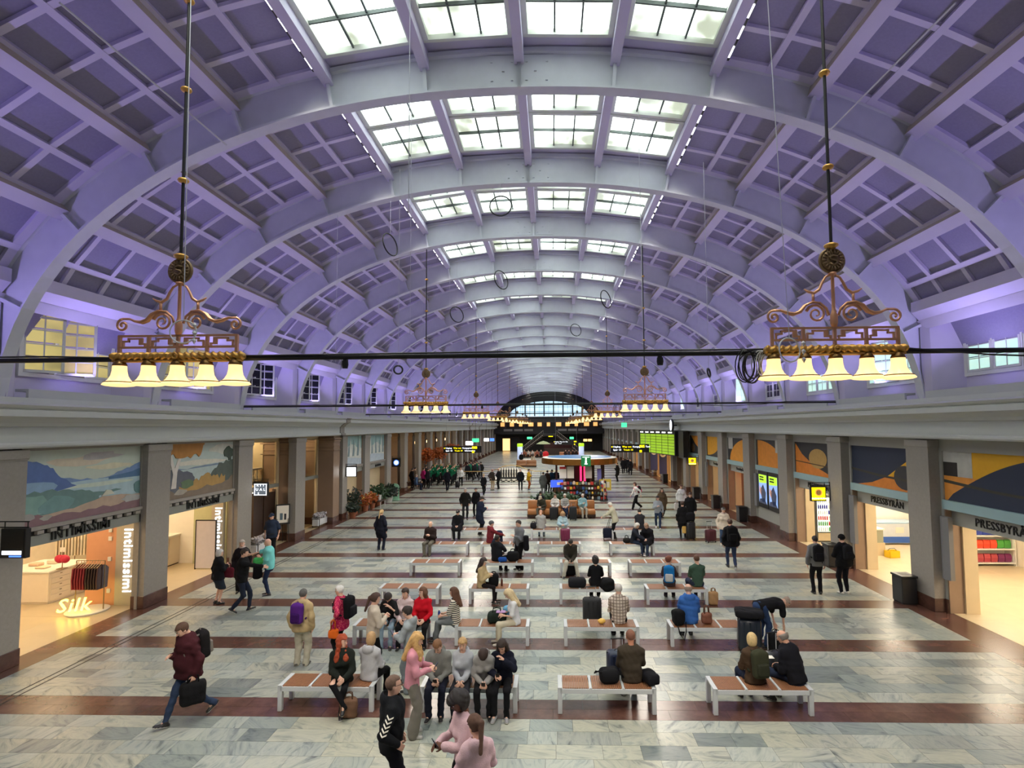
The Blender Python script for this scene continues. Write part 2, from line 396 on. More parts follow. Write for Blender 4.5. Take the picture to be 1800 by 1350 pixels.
# ribs
def rib_mesh(n):
    m_ = MB(); sec = [(-.15,0), (.15,0), (.15,.05), (.05,.08), (.05,.80), (.13,.82), (.13,.92), (-.13,.92), (-.13,.82), (-.05,.80), (-.05,.08), (-.15,.05)]
    v = []
    for i in range(n+1):
        a = -AF+2*AF*i/n
        for y, o_ in sec:
            x, z = prof(a, o_); v.append((x, y, z))
    q = len(sec); f = [(i*q+j, i*q+(j+1) % q, (i+1)*q+(j+1) % q, (i+1)*q+j) for i in range(n) for j in range(q)]
    m_.add(v, f)
    return m_
ribm = rib_mesh(72).mesh('rib'); ribm.materials.append(MAT['vault_rib']); ribf = rib_mesh(36).mesh('rib'); ribf.materials.append(MAT['vault_rib'])
st = MB()
for a in [sg*b for b in BND_A for sg in (-1, 1)]+[-14.4, 14.4]:
    for (y0, y1) in ((-.155, -.05), (.05, .155)):
        p = [prof(a+da, o_) for da, o_ in ((-.035,.0), (.035,.0), (.035,.84), (-.035,.84))]
        st.prism(p, lambda u, v, d: (u, d, v), y0, y1)
stm = st.mesh('stiffener'); stm.materials.append(MAT['vault_rib'])
sp = MB()
p = [prof(a, o_) for a, o_ in ((-.75,.09), (0,.09), (.75,.09), (.75,.78), (0,.78), (-.75,.78))]
sp.prism(p, lambda u, v, d: (u, d, v), -.075, -.05)
for a, o_ in ((-.6,.2), (-.6,.62), (-.35,.41), (-.16,.2), (-.16,.62), (.16,.2), (.16,.62), (.35,.41), (.6,.2), (.6,.62)):
    x, z = prof(a, o_); sp.box((x, -.085, z), (.05, .03, .025))
spm = sp.mesh('splice_plate'); spm.materials.append(MAT['vault_rib'])
for k in range(-2, NB+1):
    o = ob('rib', ribm if k < 9 else ribf, ceil, (0, YK(k), 0))
    if k < 9: ob('stiffener', stm, o); ob('splice_plate', spm, o)
# longitudinal purlins
SPAN = PB-.1
def along(a0, a1, o0, o1, y0, y1, m_):
    p = [prof(a0, o0), prof(a1, o0), prof(a1, o1), prof(a0, o1)]
    return m_.prism(p, lambda u, v, d: (u, d, v), y0, y1)
purl = {}
for i, b in enumerate(BND_A):
    for sg in ((1,) if b == 0 else (-1, 1)):
        m_ = MB(); a = sg*b
        if i <= 2: along(a-.1, a+.1, .56, 1.2, .05, SPAN+.05, m_)
        else:
            along(a-.13, a+.13, .58, 1.0, .05, SPAN+.05, m_)
        me = m_.mesh('purlin'); me.materials.append(MAT['vault_paint']); me.materials.append(MAT['purlin_edge'])
        if i > 2:                                   # unpainted flank that faces down the vault
            for po in me.polygons:
                nx = po.normal.x*sg
                tx, tz = prof(a+.1)[0]-prof(a-.1)[0], prof(a+.1)[1]-prof(a-.1)[1]
                if (po.normal.x*tx+po.normal.z*tz)*sg > .15: po.material_index = 1
        purl[a] = me
# coffers: frame grid and recessed panels of one field
fields = []
for i in range(2, 6):
    for sg in (-1, 1): fields.append((sg, sg*(BND_A[i]+.13), sg*(BND_A[i+1]-.13)))
def cof_frame(a0, a1):
    m_ = MB(); am = (a0+a1)/2; sgn = 1 if a1 > a0 else -1; w_ = .075*sgn
    for a, b in ((a0, a0+w_), (am-w_*.85, am+w_*.85), (a1-w_, a1)): along(a, b, .78, .98, .15, SPAN-.05, m_)
    d = (SPAN-.2)/4
    for j in range(5):
        y = .15+j*d; y0, y1 = (y, y+.2) if j == 0 else (y-.2, y) if j == 4 else (y-.065, y+.065)
        along(a0, am, .79, .98, y0, y1, m_); along(am, a1, .79, .98, y0, y1, m_)
    return m_
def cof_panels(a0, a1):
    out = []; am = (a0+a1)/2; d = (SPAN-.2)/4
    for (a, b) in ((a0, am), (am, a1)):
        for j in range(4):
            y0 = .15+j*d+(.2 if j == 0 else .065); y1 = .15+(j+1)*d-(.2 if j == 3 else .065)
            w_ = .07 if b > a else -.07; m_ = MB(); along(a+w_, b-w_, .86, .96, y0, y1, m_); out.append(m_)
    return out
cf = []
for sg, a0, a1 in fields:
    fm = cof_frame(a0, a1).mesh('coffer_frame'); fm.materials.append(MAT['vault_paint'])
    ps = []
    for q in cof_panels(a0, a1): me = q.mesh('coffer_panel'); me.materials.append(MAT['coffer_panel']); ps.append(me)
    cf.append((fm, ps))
# skylight: 4 columns, two sashes along a bay, 3 x 2 panes each
sky = []
for c in range(-2, 2):
    a0, a1 = (BND_A[abs(c)] if c >= 0 else -BND_A[-c]), (BND_A[c+1] if c >= 0 else -BND_A[-c-1])
    a0 += .1; a1 -= .1
    for h in range(2):
        y0 = .42+h*1.9; y1 = y0+1.84; m_ = MB()
        for a, b in ((a0, a0+.11), (a1-.11, a1)): along(a, b, .88, 1.06, y0, y1, m_)
        for a, b in ((y0, y0+.09), (y1-.09, y1)): along(a0, a1, .88, 1.06, a, b, m_)
        wa = (a1-a0-.22)/3
        m_.cur = 1
        for j in (1, 2): along(a0+.11+j*wa-.018, a0+.11+j*wa+.018, .92, 1.04, y0, y1, m_)
        along(a0, a1, .92, 1.04, (y0+y1)/2-.018, (y0+y1)/2+.018, m_)
        fm = m_.mesh('skylight_frame'); fm.materials.append(MAT['white_frame']); fm.materials.append(MAT['skylight_paint']); ps = []
        for j in range(3):
            for r_ in range(2):
                q = MB(); ya = y0+.09+r_*(y1-y0-.18)/2; yb_ = ya+(y1-y0-.18)/2
                along(a0+.11+j*wa+.012, a0+.11+(j+1)*wa-.012, .98, .995, ya+.012, yb_-.012, q)
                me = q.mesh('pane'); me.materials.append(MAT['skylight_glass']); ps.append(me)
        sky.append((fm, ps))
    # coving between sashes and ribs
sk2 = MB()
for c in range(-2, 2):
    a0, a1 = (BND_A[abs(c)] if c >= 0 else -BND_A[-c]), (BND_A[c+1] if c >= 0 else -BND_A[-c-1])
    along(a0, a1, .98, 1.08, .05, .42, sk2); along(a0, a1, .98, 1.08, SPAN-.33, SPAN+.05, sk2)
skm = sk2.mesh('skylight_coving'); skm.materials.append(MAT['vault_paint'])
farp, farf, farg = MB(), MB(), MB()
def addmesh(mb, me, y):
    o = len(mb.v); mb.v += [(v.co.x, v.co.y+y, v.co.z) for v in me.vertices]
    for p in me.polygons: mb.f.append(tuple(i+o for i in p.vertices)); mb.mi.append(0); mb.sm.append(False)
for k in range(-2, NB):
    y = YK(k)
    for a, me in purl.items(): ob('purlin', me, ceil, (0, y, 0)) if k < 12 else addmesh(farf, me, y)
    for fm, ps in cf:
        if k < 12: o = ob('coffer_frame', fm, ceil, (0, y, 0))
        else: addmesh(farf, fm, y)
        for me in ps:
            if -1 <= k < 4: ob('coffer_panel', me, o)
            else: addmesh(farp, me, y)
    for fm, ps in sky:
        if k < 12: o = ob('skylight_frame', fm, ceil, (0, y, 0))
        else: addmesh(farf, fm, y)
        for me in ps:
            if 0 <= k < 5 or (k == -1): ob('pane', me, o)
            else: addmesh(farg, me, y)
    ob('skylight_coving', skm, ceil, (0, y, 0))
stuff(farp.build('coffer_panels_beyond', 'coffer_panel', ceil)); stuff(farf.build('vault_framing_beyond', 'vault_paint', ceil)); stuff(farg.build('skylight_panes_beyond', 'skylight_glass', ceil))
# roof skin above the vault (keeps the sky out between the parts)
m_ = MB()
aa = [-AF-.4, -12.55, -10.45, -8.35, -6.25, -4.15]
for sg in (-1, 1):
    for i in range(len(aa)-1): along(sg*aa[i], sg*aa[i+1], 1.0, 1.1, YBACK, YEND, m_)
m_.build('roof_skin', 'coffer_panel', ceil)
m_ = MB(); along(-4.3, 0, 1.45, 1.5, YBACK, YEND, m_); along(0, 4.3, 1.45, 1.5, YBACK, YEND, m_); m_.build('skylight_roof', 'white_frame', ceil)
# slim light tracks along the skylight edges; added area lights brighten the floor
mat('strip_light', (240,240,245), .4, emit=8., ecol=(240,240,250))
lt = MB(); along(4.27, 4.33, .70, .76, .4, SPAN-.3, lt); ltm = {1: lt.mesh('light_track')}
lt = MB(); along(-4.33, -4.27, .70, .76, .4, SPAN-.3, lt); ltm[-1] = lt.mesh('light_track')
lsm = {}
for sg in (-1, 1):
    for j in range(7):
        lt = MB(); along(sg*4.3-.015, sg*4.3+.015, .69, .705, .5+j*.55, .83+j*.55, lt); lsm[sg, j] = lt.mesh('light_strip'); lsm[sg, j].materials.append(MAT['strip_light'])
    ltm[sg].materials.append(MAT['iron'])
for k in range(-2, NB):
    for sg in (-1, 1):
        o = ob('light_track', ltm[sg], ceil, (0, YK(k), 0))
        if k < 8:
            for j in range(7): ob('light_strip', lsm[sg, j], o)
        x, z = prof(sg*4.3, .68)
        ld = bpy.data.lights.new('track_fill_light', 'AREA'); ld.shape = 'RECTANGLE'; ld.size = .06; ld.size_y = 3.6; ld.energy = L_TRACK; ld.color = (1, .93, .82); ld.spread = 1.9
        ob('track_fill_light', ld, o, (x, PB/2, z-.02))
# ================================================================ violet floodlights on the ledge
mat('violet_lens', (120,90,255), .3, emit=3., ecol=(110,80,255)); mat('white_plastic', (214,214,212), .4, var=.03)
fl = MB(); fl.b2((-.07, -.45, 0), (.07, .45, .1), .01); fl.b2((-.04, -.38, -.1), (.04, -.32, 0)); fl.b2((-.04, .32, -.1), (.04, .38, 0)); flm = fl.mesh('housing'); flm.materials.append(MAT['white_plastic'])
ln = MB(); ln.b2((-.055, -.43, .1), (.055, .43, .106)); lnm = ln.mesh('lens'); lnm.materials.append(MAT['violet_lens'])
for k in range(-2, NB-1):
    for s_ in (-1, 1):
        f_ = thing('led_floodlight', 'white LED bar floodlight throwing violet light up from the %s ledge' % ('mural-side' if s_ < 0 else 'kiosk-shop-side'), 'floodlight', (s_*11.72, YK(k)+PB/2, 6.02), 0, 'violet floodlights along the %s ledge' % ('mural-side' if s_ < 0 else 'kiosk-shop-side'))
        f_.rotation_euler = (0, -s_*.85, 0)
        ob('housing', flm, f_); ob('lens', lnm, f_)
        ld = bpy.data.lights.new('violet_led', 'AREA'); ld.shape = 'RECTANGLE'; ld.size = .11; ld.size_y = .86; ld.energy = L_LED; ld.color = (.47, .38, 1.0) if s_ < 0 else (.53, .45, 1.0)
        ld.spread = 2.7; lo = ob('led_light', ld, f_, (0, 0, .12)); lo.rotation_euler = (PI, 0, 0)
# ================================================================ chandeliers
mat('gold', (214,166,84), .42, metal=.6, var=.2, bump=.1); mat('copper', (226,168,128), .38, metal=.6, var=.15); mat('bronze', (140,116,84), .45, metal=.5, var=.25)
mat('bell_glass', (255,232,190), .35, emit=L_BELL, ecol=(255,208,138)); mat('brass_dark', (120,92,52), .4, metal=.8)
def chand_meshes():
    D = {}
    m_ = MB(); m_.smooth = True                      # twisted rope bar
    n, k = 16, 150; v = []
    for i in range(k+1):
        x = -.87+1.74*i/k
        for j in range(n):
            t = 2*PI*j/n; r = .056+.012*math.sin(2*t+x*70*(1 if x < 0 else -1)); v.append((x, r*math.cos(t), .75*r*math.sin(t)*1.2))
    m_.add(v, [(i*n+j, i*n+(j+1) % n, (i+1)*n+(j+1) % n, (i+1)*n+j) for i in range(k) for j in range(n)]+[tuple(range(n))[::-1], tuple(range(k*n, k*n+n))])
    m_.torus((0,-.062,0), .035, .012, (0,1,0), 14, 5); m_.b2((-.85, -.04, -.075), (.85, .04, -.05))
    D['rope_bar'] = (m_, 'gold')
    m_ = MB()                                        # fretwork rail
    for z in (.12, .27): m_.b2((-.79, -.016, z-.013), (.79, .016, z+.013))
    for x in (-.78, -.39, 0, .39, .78): m_.b2((x-.018, -.018, .05), (x+.018, .018, .28))
    for x0 in (-.78, -.39, .0, .39):
        for sg in ((1,) if x0 < 0 else (-1,)):
            q = [(.05,.125), (.05,.2), (.12,.2), (.12,.235), (.27,.235), (.3,.165), (.34,.165), (.34,.14)]
            q = [(x0+(u if sg > 0 else .39-u), w_) for u, w_ in q]
            for (a, b), (c, d) in zip(q, q[1:]): m_.b2((min(a, c)-.011, -.012, min(b, d)-.011), (max(a, c)+.011, .012, max(b, d)+.011))
    D['fret_rail'] = (m_, 'copper')
    m_ = MB(); m_.smooth = True                      # scrolls
    def spiral(cx, cz, r, t0, turns, sg, n=22): return [(cx+sg*(r*(1-.82*i/n))*math.cos(t0+turns*2*PI*i/n), 0, cz+(r*(1-.82*i/n))*math.sin(t0+turns*2*PI*i/n)) for i in range(n+1)]
    for sg in (-1, 1):
        q = [(sg*u, 0, w_) for u, w_ in ((.75,.50), (.66,.50), (.58,.465), (.5,.45), (.42,.48), (.36,.555), (.27,.6), (.17,.59), (.09,.52), (.06,.43))]
        m_.tube(spiral(sg*.75, .415, .085, PI/2, -1.4, sg)[::-1]+q, .016, 6)
        for dy in (-.02, .02): m_.tube([(a_, dy, c_) for a_, b_, c_ in q[1:8]], [.008, .016, .022, .022, .018, .014, .008], 6)
        m_.tube(spiral(sg*.22, .45, .125, PI*.1, 1.7, sg), [.02-.0005*i for i in range(23)], 6)
        m_.tube([(sg*u, 0, w_) for u, w_ in ((.36,.77), (.31,.735), (.24,.715), (.17,.76), (.13,.85), (.09,.915), (.03,.95))], [.008, .016, .02, .02, .018, .016, .014], 6)
        m_.box((sg*.25, 0, .66), (.025, .025, .1))
    D['scrollwork'] = (m_, 'copper')
    m_ = MB(); m_.smooth = True
    m_.lathe([(.03,.28), (.045,.33), (.045,.42), (.03,.47), (.022,.5), (.02,.93), (.05,.95), (.05,.975), (.025,.985)], n=10)
    D['stem'] = (m_, 'copper')
    m_ = MB(); m_.smooth = True                      # round openwork medallion with wheel emblem
    m_.torus((0,0,1.13), .15, .02, (0,1,0), 24, 6)
    m_.lathe([(.12,-.03), (.145,0), (.12,.03)], (0,0,1.13), 20, 'y')
    for i in range(18):
        a = 2*PI*i/18; m_.tube([(.085*math.cos(a), -.04, 1.13+.085*math.sin(a)), (.135*math.cos(a), -.035, 1.13+.135*math.sin(a))], .009, 5)
    m_.tube([(.05,-.045,1.17), (.0,-.045,1.185), (-.045,-.045,1.165), (-.03,-.045,1.135), (.03,-.045,1.12), (.045,-.045,1.09), (0,-.045,1.065), (-.05,-.045,1.085)], .013, 6)
    D['medallion'] = (m_, 'bronze')
    m_ = MB(); m_.smooth = True
    m_.lathe([(.03,1.27), (.05,1.29), (.085,1.315), (.085,1.335), (.05,1.355), (.02,1.36)], n=14); D['finial_knob'] = (m_, 'gold')
    return D
CD = chand_meshes()
CM = {}
for k_, (m_, mm) in CD.items(): me = m_.mesh(k_); me.materials.append(MAT[mm]); CM[k_] = me
b_ = MB(); b_.smooth = True
b_.lathe([(.078,0), (.08,-.03), (.083,-.09), (.095,-.15), (.125,-.205), (.165,-.24), (.185,-.262), (.187,-.272), (.16,-.282), (.1,-.29), (.0001,-.295)], n=20); bellm = b_.mesh('bell_shade'); bellm.materials.append(MAT['bell_glass'])
b_ = MB(); b_.smooth = True
b_.lathe([(.012,.1), (.014,.06), (.05,.05), (.07,.02), (.083,-.005), (.083,-.02), (.07,-.022)], n=14); rngm = MB().torus((0,0,-.235), .163, .007, (0,0,1), 20, 5).mesh('shade_ring'); rngm.materials.append(MAT['brass_dark']); fitm = b_.mesh('shade_fitting'); fitm.materials.append(MAT['brass_dark'])
kn = MB(); kn.smooth = True; kn.lathe([(.02,-.035), (.06,-.02), (.07,0), (.06,.02), (.02,.035)], n=12); knm = kn.mesh('rod_knob'); knm.materials.append(MAT['gold'])
rd = MB(); rd.tube([(0,0,1.33), (0,0,6.05)], .02, 8); rdm = rd.mesh('rod'); rdm.materials.append(MAT['black_metal'])
BARZ = 6.15
def chand(x, y, label, group=None):
    t = thing('chandelier', label, 'chandelier', (x, y, BARZ), 0, group)
    for k_, me in CM.items(): ob(k_, me, t)
    ob('rod', rdm, t)
    for z in (2.35, 3.6, 4.85): ob('rod_knob', knm, t, (0, 0, z))
    for j in range(5):
        b = ob('bell_shade', bellm, t, (-.77+.385*j, 0, -.1)); ob('shade_fitting', fitm, b); ob('shade_ring', rngm, b)
    ld = bpy.data.lights.new('bulb_light', 'SPOT'); ld.energy = L_LAMP; ld.color = (1, .90, .77); ld.spot_size = math.radians(166); ld.spot_blend = .25; ld.shadow_soft_size = .9
    ob('bulb_light', ld, t, (0, 0, -.78))
for i, k in enumerate(range(-1, NB-1, 3)):
    for s_ in (-1, 1):
        if i == 0: lb = 'gilded scrollwork chandelier with five glowing glass bells hung facing the %s' % ('mountain lake mural' if s_ < 0 else 'nearest geometric mural')
        elif i == 1: lb = 'gilded five-bell chandelier, second along its row, hung on the %s side' % ('landscape mural' if s_ < 0 else 'departure board')
        else: lb = 'distant gilded five-bell chandelier farther down the row on the %s side' % ('landscape mural' if s_ < 0 else 'departure board')
        chand(s_*4.22, YK(k), lb, None if i < 2 else 'far chandeliers on the %s side' % ('mural' if s_ < 0 else 'board'))
# ================================================================ black pipes between the ledges, spots, cable coils, hoops
for i, k in enumerate(range(-1, NB-1, 3)):
    z = 6.13 if i == 0 else 6.06
    t = thing('lighting_pipe', ['long black lighting pipe spanning the hall behind the two nearest chandeliers', 'black lighting pipe spanning the hall at the second pair of chandeliers'][i] if i < 2 else 'thin far black pipe spanning the hall between distant chandeliers', 'pipe', (0, YK(k)+.12, z), 0, None if i < 2 else 'far lighting pipes')
    m_ = MB(); m_.tube([(-11.9,0,0), (11.9,0,0)], .033, 10); m_.build('pipe', 'black_metal', t)
    for s_ in (-1, 1):
        m_ = MB(); m_.b2((s_*11.65-.04, -.06, -(z-5.92)), (s_*11.65+.04, .06, .06)); m_.build('bracket', 'iron', t)
    if i < 3:
        for x in (-2.05, 2.05):
            m_ = MB(); m_.box((x, 0, -.05), (.05, .05, .06)); m_.lathe([(.035,-.1), (.045,-.05), (.04,0)], (x, -.02, -.05), 10); m_.build('small_spotlight', 'black_metal', t)
    if i < 2:
        m_ = MB(); m_.tube([(-11.5,-.02,.05), (-6,-.03,.045), (-5.2,-.03,.02), (0,-.03,.045), (5.1,-.03,.04), (6.2,-.04,-.06), (7.4,-.04,-.11), (8.6,-.04,-.06), (9.6,-.03,.045), (11.5,-.02,.05)], .011, 6); m_.build('power_cable', 'black_metal', t)
def coil(name, label, c, R, n, mm, seed):
    r_ = random.Random(seed); pts = []
    for i in range(n*20+1):
        a = 2*PI*i/20; j = i/20; w_ = R*(1+.18*math.sin(j*2.3+seed)); pts.append((c[0]+w_*.62*math.sin(a)+.05*math.sin(j*1.7), c[1]+.03*math.sin(j*3.1), c[2]-R*1.05+w_*1.12*math.cos(a)*.98))
    return tag(MB().tube(pts, .008, 5).build(name, mm, None, True), label, 'cable')
mat('white_cable', (196,196,192), .5)
p0 = at(1318, 640, Y=6.92); coil('cable_coil', 'coil of black cable looped over the near lighting pipe', (p0.x, 6.93, 6.13), .17, 7, 'black_metal', 1)
p0 = at(1345, 640, Y=6.92); coil('cable_coil', 'coil of white cable hanging beside the near right chandelier', (p0.x, 6.93, 6.13), .15, 6, 'white_cable', 2)
p0 = at(1086, 720, Y=20.77); coil('cable_coil', 'black cable coil on the second lighting pipe', (p0.x, 20.8, 6.06), .2, 5, 'black_metal', 3)
mat('clear_tube', (210,214,220), .15, var=.02, spec=.8); mat('wire', (200,200,205), .4, metal=.3)
def hoop(x, y, Y, R, tilt, label, ztop=12.4):
    p = at(x, y, Y=Y); t = thing('hanging_hoop', label, 'hoop', (p.x, Y, p.z), 0)
    MB().torus((0,0,0), R, .02, (math.sin(tilt), -math.cos(tilt), .15), 28, 6).build('ring', 'iron', t, True)
    MB().tube([(0,0,R), (0,0,ztop-p.z)], .006, 5).build('wire', 'wire', t)
hoop(880, 362, 15.5, .32, 0., 'dark round hoop hung below the skylight at the second rib')
hoop(686, 430, 15.5, .33, 1.2, 'dark round hoop hung edge-on beside the left coffers', 11.9)
hoop(881, 492, 20., .36, .9, 'dark round hoop hung below the fourth skylight bay')
hoop(1065, 526, 20., .34, .9, 'dark round hoop hung near the right skylight edge', 12.2)
hoop(803, 553, 20., .3, .8, 'thin hoop hung over the left skylight edge', 12.2)
hoop(1012, 580, 26., .3, .5, 'thin hoop hung far down under the skylight')
hoop(700, 650, 11.5, .09, .3, 'tiny hoop with crystal drop hung before left far arches', 10.9)
hoop(1246, 655, 11.5, .09, 1., 'tiny hoop with crystal drop hung before the right arches', 10.9)
def hoop2(p, label, z1):
    t = thing('crystal_loop', label, 'ornament', p, 0)
    MB().torus((0,0,0), .15, .009, (.3,-1,.1), 26, 6).build('loop', 'clear_tube', t, True)
    MB().tube([(0,0,.15), (-.12,.1,z1-p[2])], .006, 5).build('wire', 'wire', t)
    m_ = MB()
    for j in range(3): m_.lathe([(.0001,-.07), (.03,-.02), (.012,.0), (.0001,.01)], (.16, -.02, .1-.1*j), 6)
    m_.build('crystal_drop', 'clear_tube', t)
p0 = at(322, 583, Y=6.7); hoop2((p0.x, 6.7, p0.z), 'clear loop with crystal drops hung at the left chandelier', 12.0)
p0 = at(1388, 615, Y=6.7); hoop2((p0.x, 6.7, p0.z), 'clear loop with crystal drops hung at the right chandelier', 12.0)
# slanting stay rods of the vault
for (a, b, Ya, Yb, lb) in (((105,5), (398,255), 8.6, 12.2, 'slanting pale stay rod crossing the left coffers'), ((1680,5), (1440,248), 8.6, 12.2, 'slanting pale stay rod crossing the right coffers')):
    A, B = at(*a, Y=Ya), at(*b, Y=11.3)
    while A.z > float(np.interp(abs(A.x), PX[2000:], PZ[2000:]))+.1 and Ya > 4: Ya -= .1; A = at(*a, Y=Ya)
    tag(MB().tube([A, B], .018, 6).build('stay_rod', 'wire', None), lb, 'rod')
def rib_z(x): return float(np.interp(abs(x), PX[2000:], PZ[2000:]))
for i, (x, k) in enumerate(((-2.4, 0), (2.6, 0), (-1.2, -1), (3.4, 1), (-3.3, 2), (1.9, 3), (-5.9, 1), (6.3, 2), (-5.5, 3))):
    Y = YK(k); a = MB().tube([(x, Y, rib_z(x)), (x, Y, 7.2+.4*(i % 3))], .005, 5).build('hanging_wire', 'wire', None)
    tag(a, 'thin bare wire hanging straight down from a vault rib', 'wire', 'bare wires hanging from the ribs')
# ================================================================ end wall, gallery, stair; wall behind the gallery we stand on
we = struct(ob('wall_end', None)); M0 = MB()
def arch_pts(hw, z0, zt, n=20): return [(hw*math.cos(PI*i/n), z0+(zt-z0)*math.sin(PI*i/n)) for i in range(n+1)]
MB().b2((-12.6, YEND, 0), (12.6, YEND+.5, 7.4)).build('end_wall_lower', 'dark_paint', we)
o_, i_ = arch_pts(12.4, 6.9, 13.6, 28), arch_pts(8.6, 7.5, 10.75, 28); m_ = MB()
for j in range(28): m_.prism([o_[j], o_[j+1], i_[j+1], i_[j]], lambda u, v, d: (u, d, v), YEND, YEND+.4)
m_.build('end_wall_arch', 'dark_paint', we)
MB().prism(arch_pts(8.6, 7.5, 10.75, 28), lambda u, v, d: (u, d, v), YEND+.3, YEND+.34).build('lunette_glass', 'lunette_glass', we)
m_ = MB()
for j in range(-3, 5): x = (j-.5)*2.05; h = 7.5+3.25*math.sqrt(max(0, 1-(x/8.6)**2)); m_.b2((x-.13, YEND+.1, 7.5), (x+.13, YEND+.3, h))
for z in (8.5, 9.5): w_ = 8.6*math.sqrt(1-((z-7.5)/3.25)**2); m_.b2((-w_, YEND+.15, z-.03), (w_, YEND+.3, z+.03))
for j in range(-8, 9): x = j*1.025; h = 7.5+3.25*math.sqrt(max(0, 1-(x/8.6)**2)); m_.b2((x-.02, YEND+.2, 7.5), (x+.02, YEND+.3, h))
m_.build('lunette_mullions', 'iron', we)
m_ = MB()
for r_ in (0, .55):
    q = [(u, 112.6, v) for u, v in arch_pts(9.4-r_, 7.3, 12.2-r_, 28)]; m_.tube(q, .09, 5)
q1, q2 = arch_pts(9.4, 7.3, 12.2, 14), arch_pts(8.85, 7.3, 11.65, 14)
for a, b in zip(q1, q2): m_.tube([(a[0], 112.6, a[1]), (b[0], 112.6, b[1])], .05, 4)
m_.build('arched_truss', 'iron', we)
YG = 112.6                                          # gallery across the hall end
m_ = MB(); m_.b2((-11.4, YG, 3.75), (11.4, YEND, 4.05)); m_.build('gallery_slab', 'dark_paint', we)
m_ = MB(); m_.b2((-11.4, YG-.1, 3.7), (11.4, YG, 4.95)); m_.build('gallery_parapet', 'dark_paint', we)
m_ = MB()
for x in (-8.5, -6.3, -4.2, 2.8, 4.9, 7.): m_.b2((x-.9, YG-.14, 4.3), (x+.9, YG-.1, 4.75))
m_.build('parapet_panel', 'grey_stone', we)
mat('gallery_glow', (255,206,130), .5, emit=.7, ecol=(255,190,110))
m_ = MB()
for x in range(-10, 11, 2): m_.b2((x-.45, YEND-.25, 5.3), (x+.25+.2*(x % 3), YEND-.2, 6.2))
m_.build('gallery_backlight_panel', 'gallery_glow', we)
m_ = MB()
for x in range(-10, 11, 4): m_.lathe([(.14,0), (.14,2.9)], (x+.9, YG+.4, 4.05), 10)
m_.build('gallery_column', 'dark_wood', we)
mat('door_glow', (255,220,150), .5, emit=1.3, ecol=(255,205,130))
for n_, (x0, x1, z1) in enumerate(((-10.2, -6.5, 2.9), (7.2, 9.4, 2.6))):
    d = struct(ob('door_%d' % (n_+1), None)); m_ = MB(); m_.b2((x0, YEND-.06, 0), (x1, YEND, z1)); m_.build('doorway_recess', 'iron', d)
    m_ = MB(); m_.b2((x0+.2, YEND-.1, .1), (x0+(x1-x0)*.5, YEND-.06, z1-.2)) if n_ == 0 else m_.b2((x0+.2, YEND-.1, z1-.6), (x1-.2, YEND-.06, z1-.1)); m_.build('lit_passage', 'door_glow', d)
    m_ = MB()
    for x in (x0, (x0+x1)/2, x1): m_.b2((x-.08, YEND-.16, 0), (x+.08, YEND-.06, z1))
    m_.b2((x0-.08, YEND-.16, z1), (x1+.08, YEND-.06, z1+.15)); m_.build('door_frame', 'dark_wood', d)
stt = thing('double_stair', 'dark double stair rising to a middle landing under the gallery', 'stairs', (0, YG-2.2, 0))
m_ = MB(); m_.b2((-1.2, -.6, 3.3), (1.6, 1.6, 3.75)); m_.build('landing', 'dark_paint', stt)
for s_ in (-1, 1):
    m_ = MB()
    for j in range(12): m_.b2((.2+s_*(1.4+j*.36)-.2, -.5, 3.3-j*.29-.12), (.2+s_*(1.4+j*.36)+.2, .9, 3.3-j*.29)); 
    m_.build('step_flight', 'dark_wood', stt)
    m_ = MB()
    for z in (.1, .95): m_.tube([(.2+s_*1.3, -.55, 3.5+z), (.2+s_*5.6, -.55, .15+z)], .05, 5)
    for j in range(14): x = 1.3+j*.33; m_.tube([(.2+s_*x, -.55, 3.5-(x-1.3)*.78+.1), (.2+s_*x, -.55, 3.5-(x-1.3)*.78+.95)], .025, 4)
    m_.build('stair_railing', 'grey_stone', stt)
mat('yellow_lit', (255,225,20), .4, emit=2.2, ecol=(255,215,10)); mat('green_lit', (60,190,120), .4, emit=1.6, ecol=(60,200,130)); mat('white_lit', (245,248,250), .4, emit=2.2)
wb_ = struct(ob('wall_back', None)); MB().b2((-12.6, YBACK-.4, 0), (12.6, YBACK, 13.6)).build('back_wall', 'grey_paint', wb_)
# outer skins behind the shop fronts
for s_ in (-1, 1):
    MB().b2((s_*17.6, YBACK, 0), (s_*17.9, YEND, 4.9)).build('shop_back_wall', 'warm_white', walls[s_])
    MB().b2((s_*11.9, YBACK, 4.88), (s_*17.9, YEND, 5.0)).build('shop_ceiling', 'warm_white', walls[s_])
# ================================================================ wall bays: murals, shop fronts
def cmat(c, rough=.6, **k):
    n = 'paint_%02x%02x%02x_%d' % (*[int(v) for v in c], int(rough*100)); return mat(n, c, rough, **k)
def fnL(u, v, d): return (d, u, v)
def mural(s_, y0, y1, z0, z1, layers, label, x=11.47, cat='mural'):
    """flat painted panel; layers are polygons in 0..1 across (as seen from the hall) and up"""
    t = thing('wall_mural', label, cat, (s_*x, (y0+y1)/2, z0)); w_, h_ = y1-y0, z1-z0
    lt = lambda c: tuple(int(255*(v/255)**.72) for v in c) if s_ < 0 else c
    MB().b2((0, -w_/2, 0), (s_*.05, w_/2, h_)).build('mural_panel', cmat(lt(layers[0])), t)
    for i, (nm, c, poly) in enumerate(layers[1:]):
        q = [((u-.5)*w_*(-s_), v*h_) for u, v in poly]; d = -s_*(.003+.002*i)
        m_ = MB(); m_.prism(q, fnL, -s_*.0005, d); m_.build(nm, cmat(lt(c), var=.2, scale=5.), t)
    return t
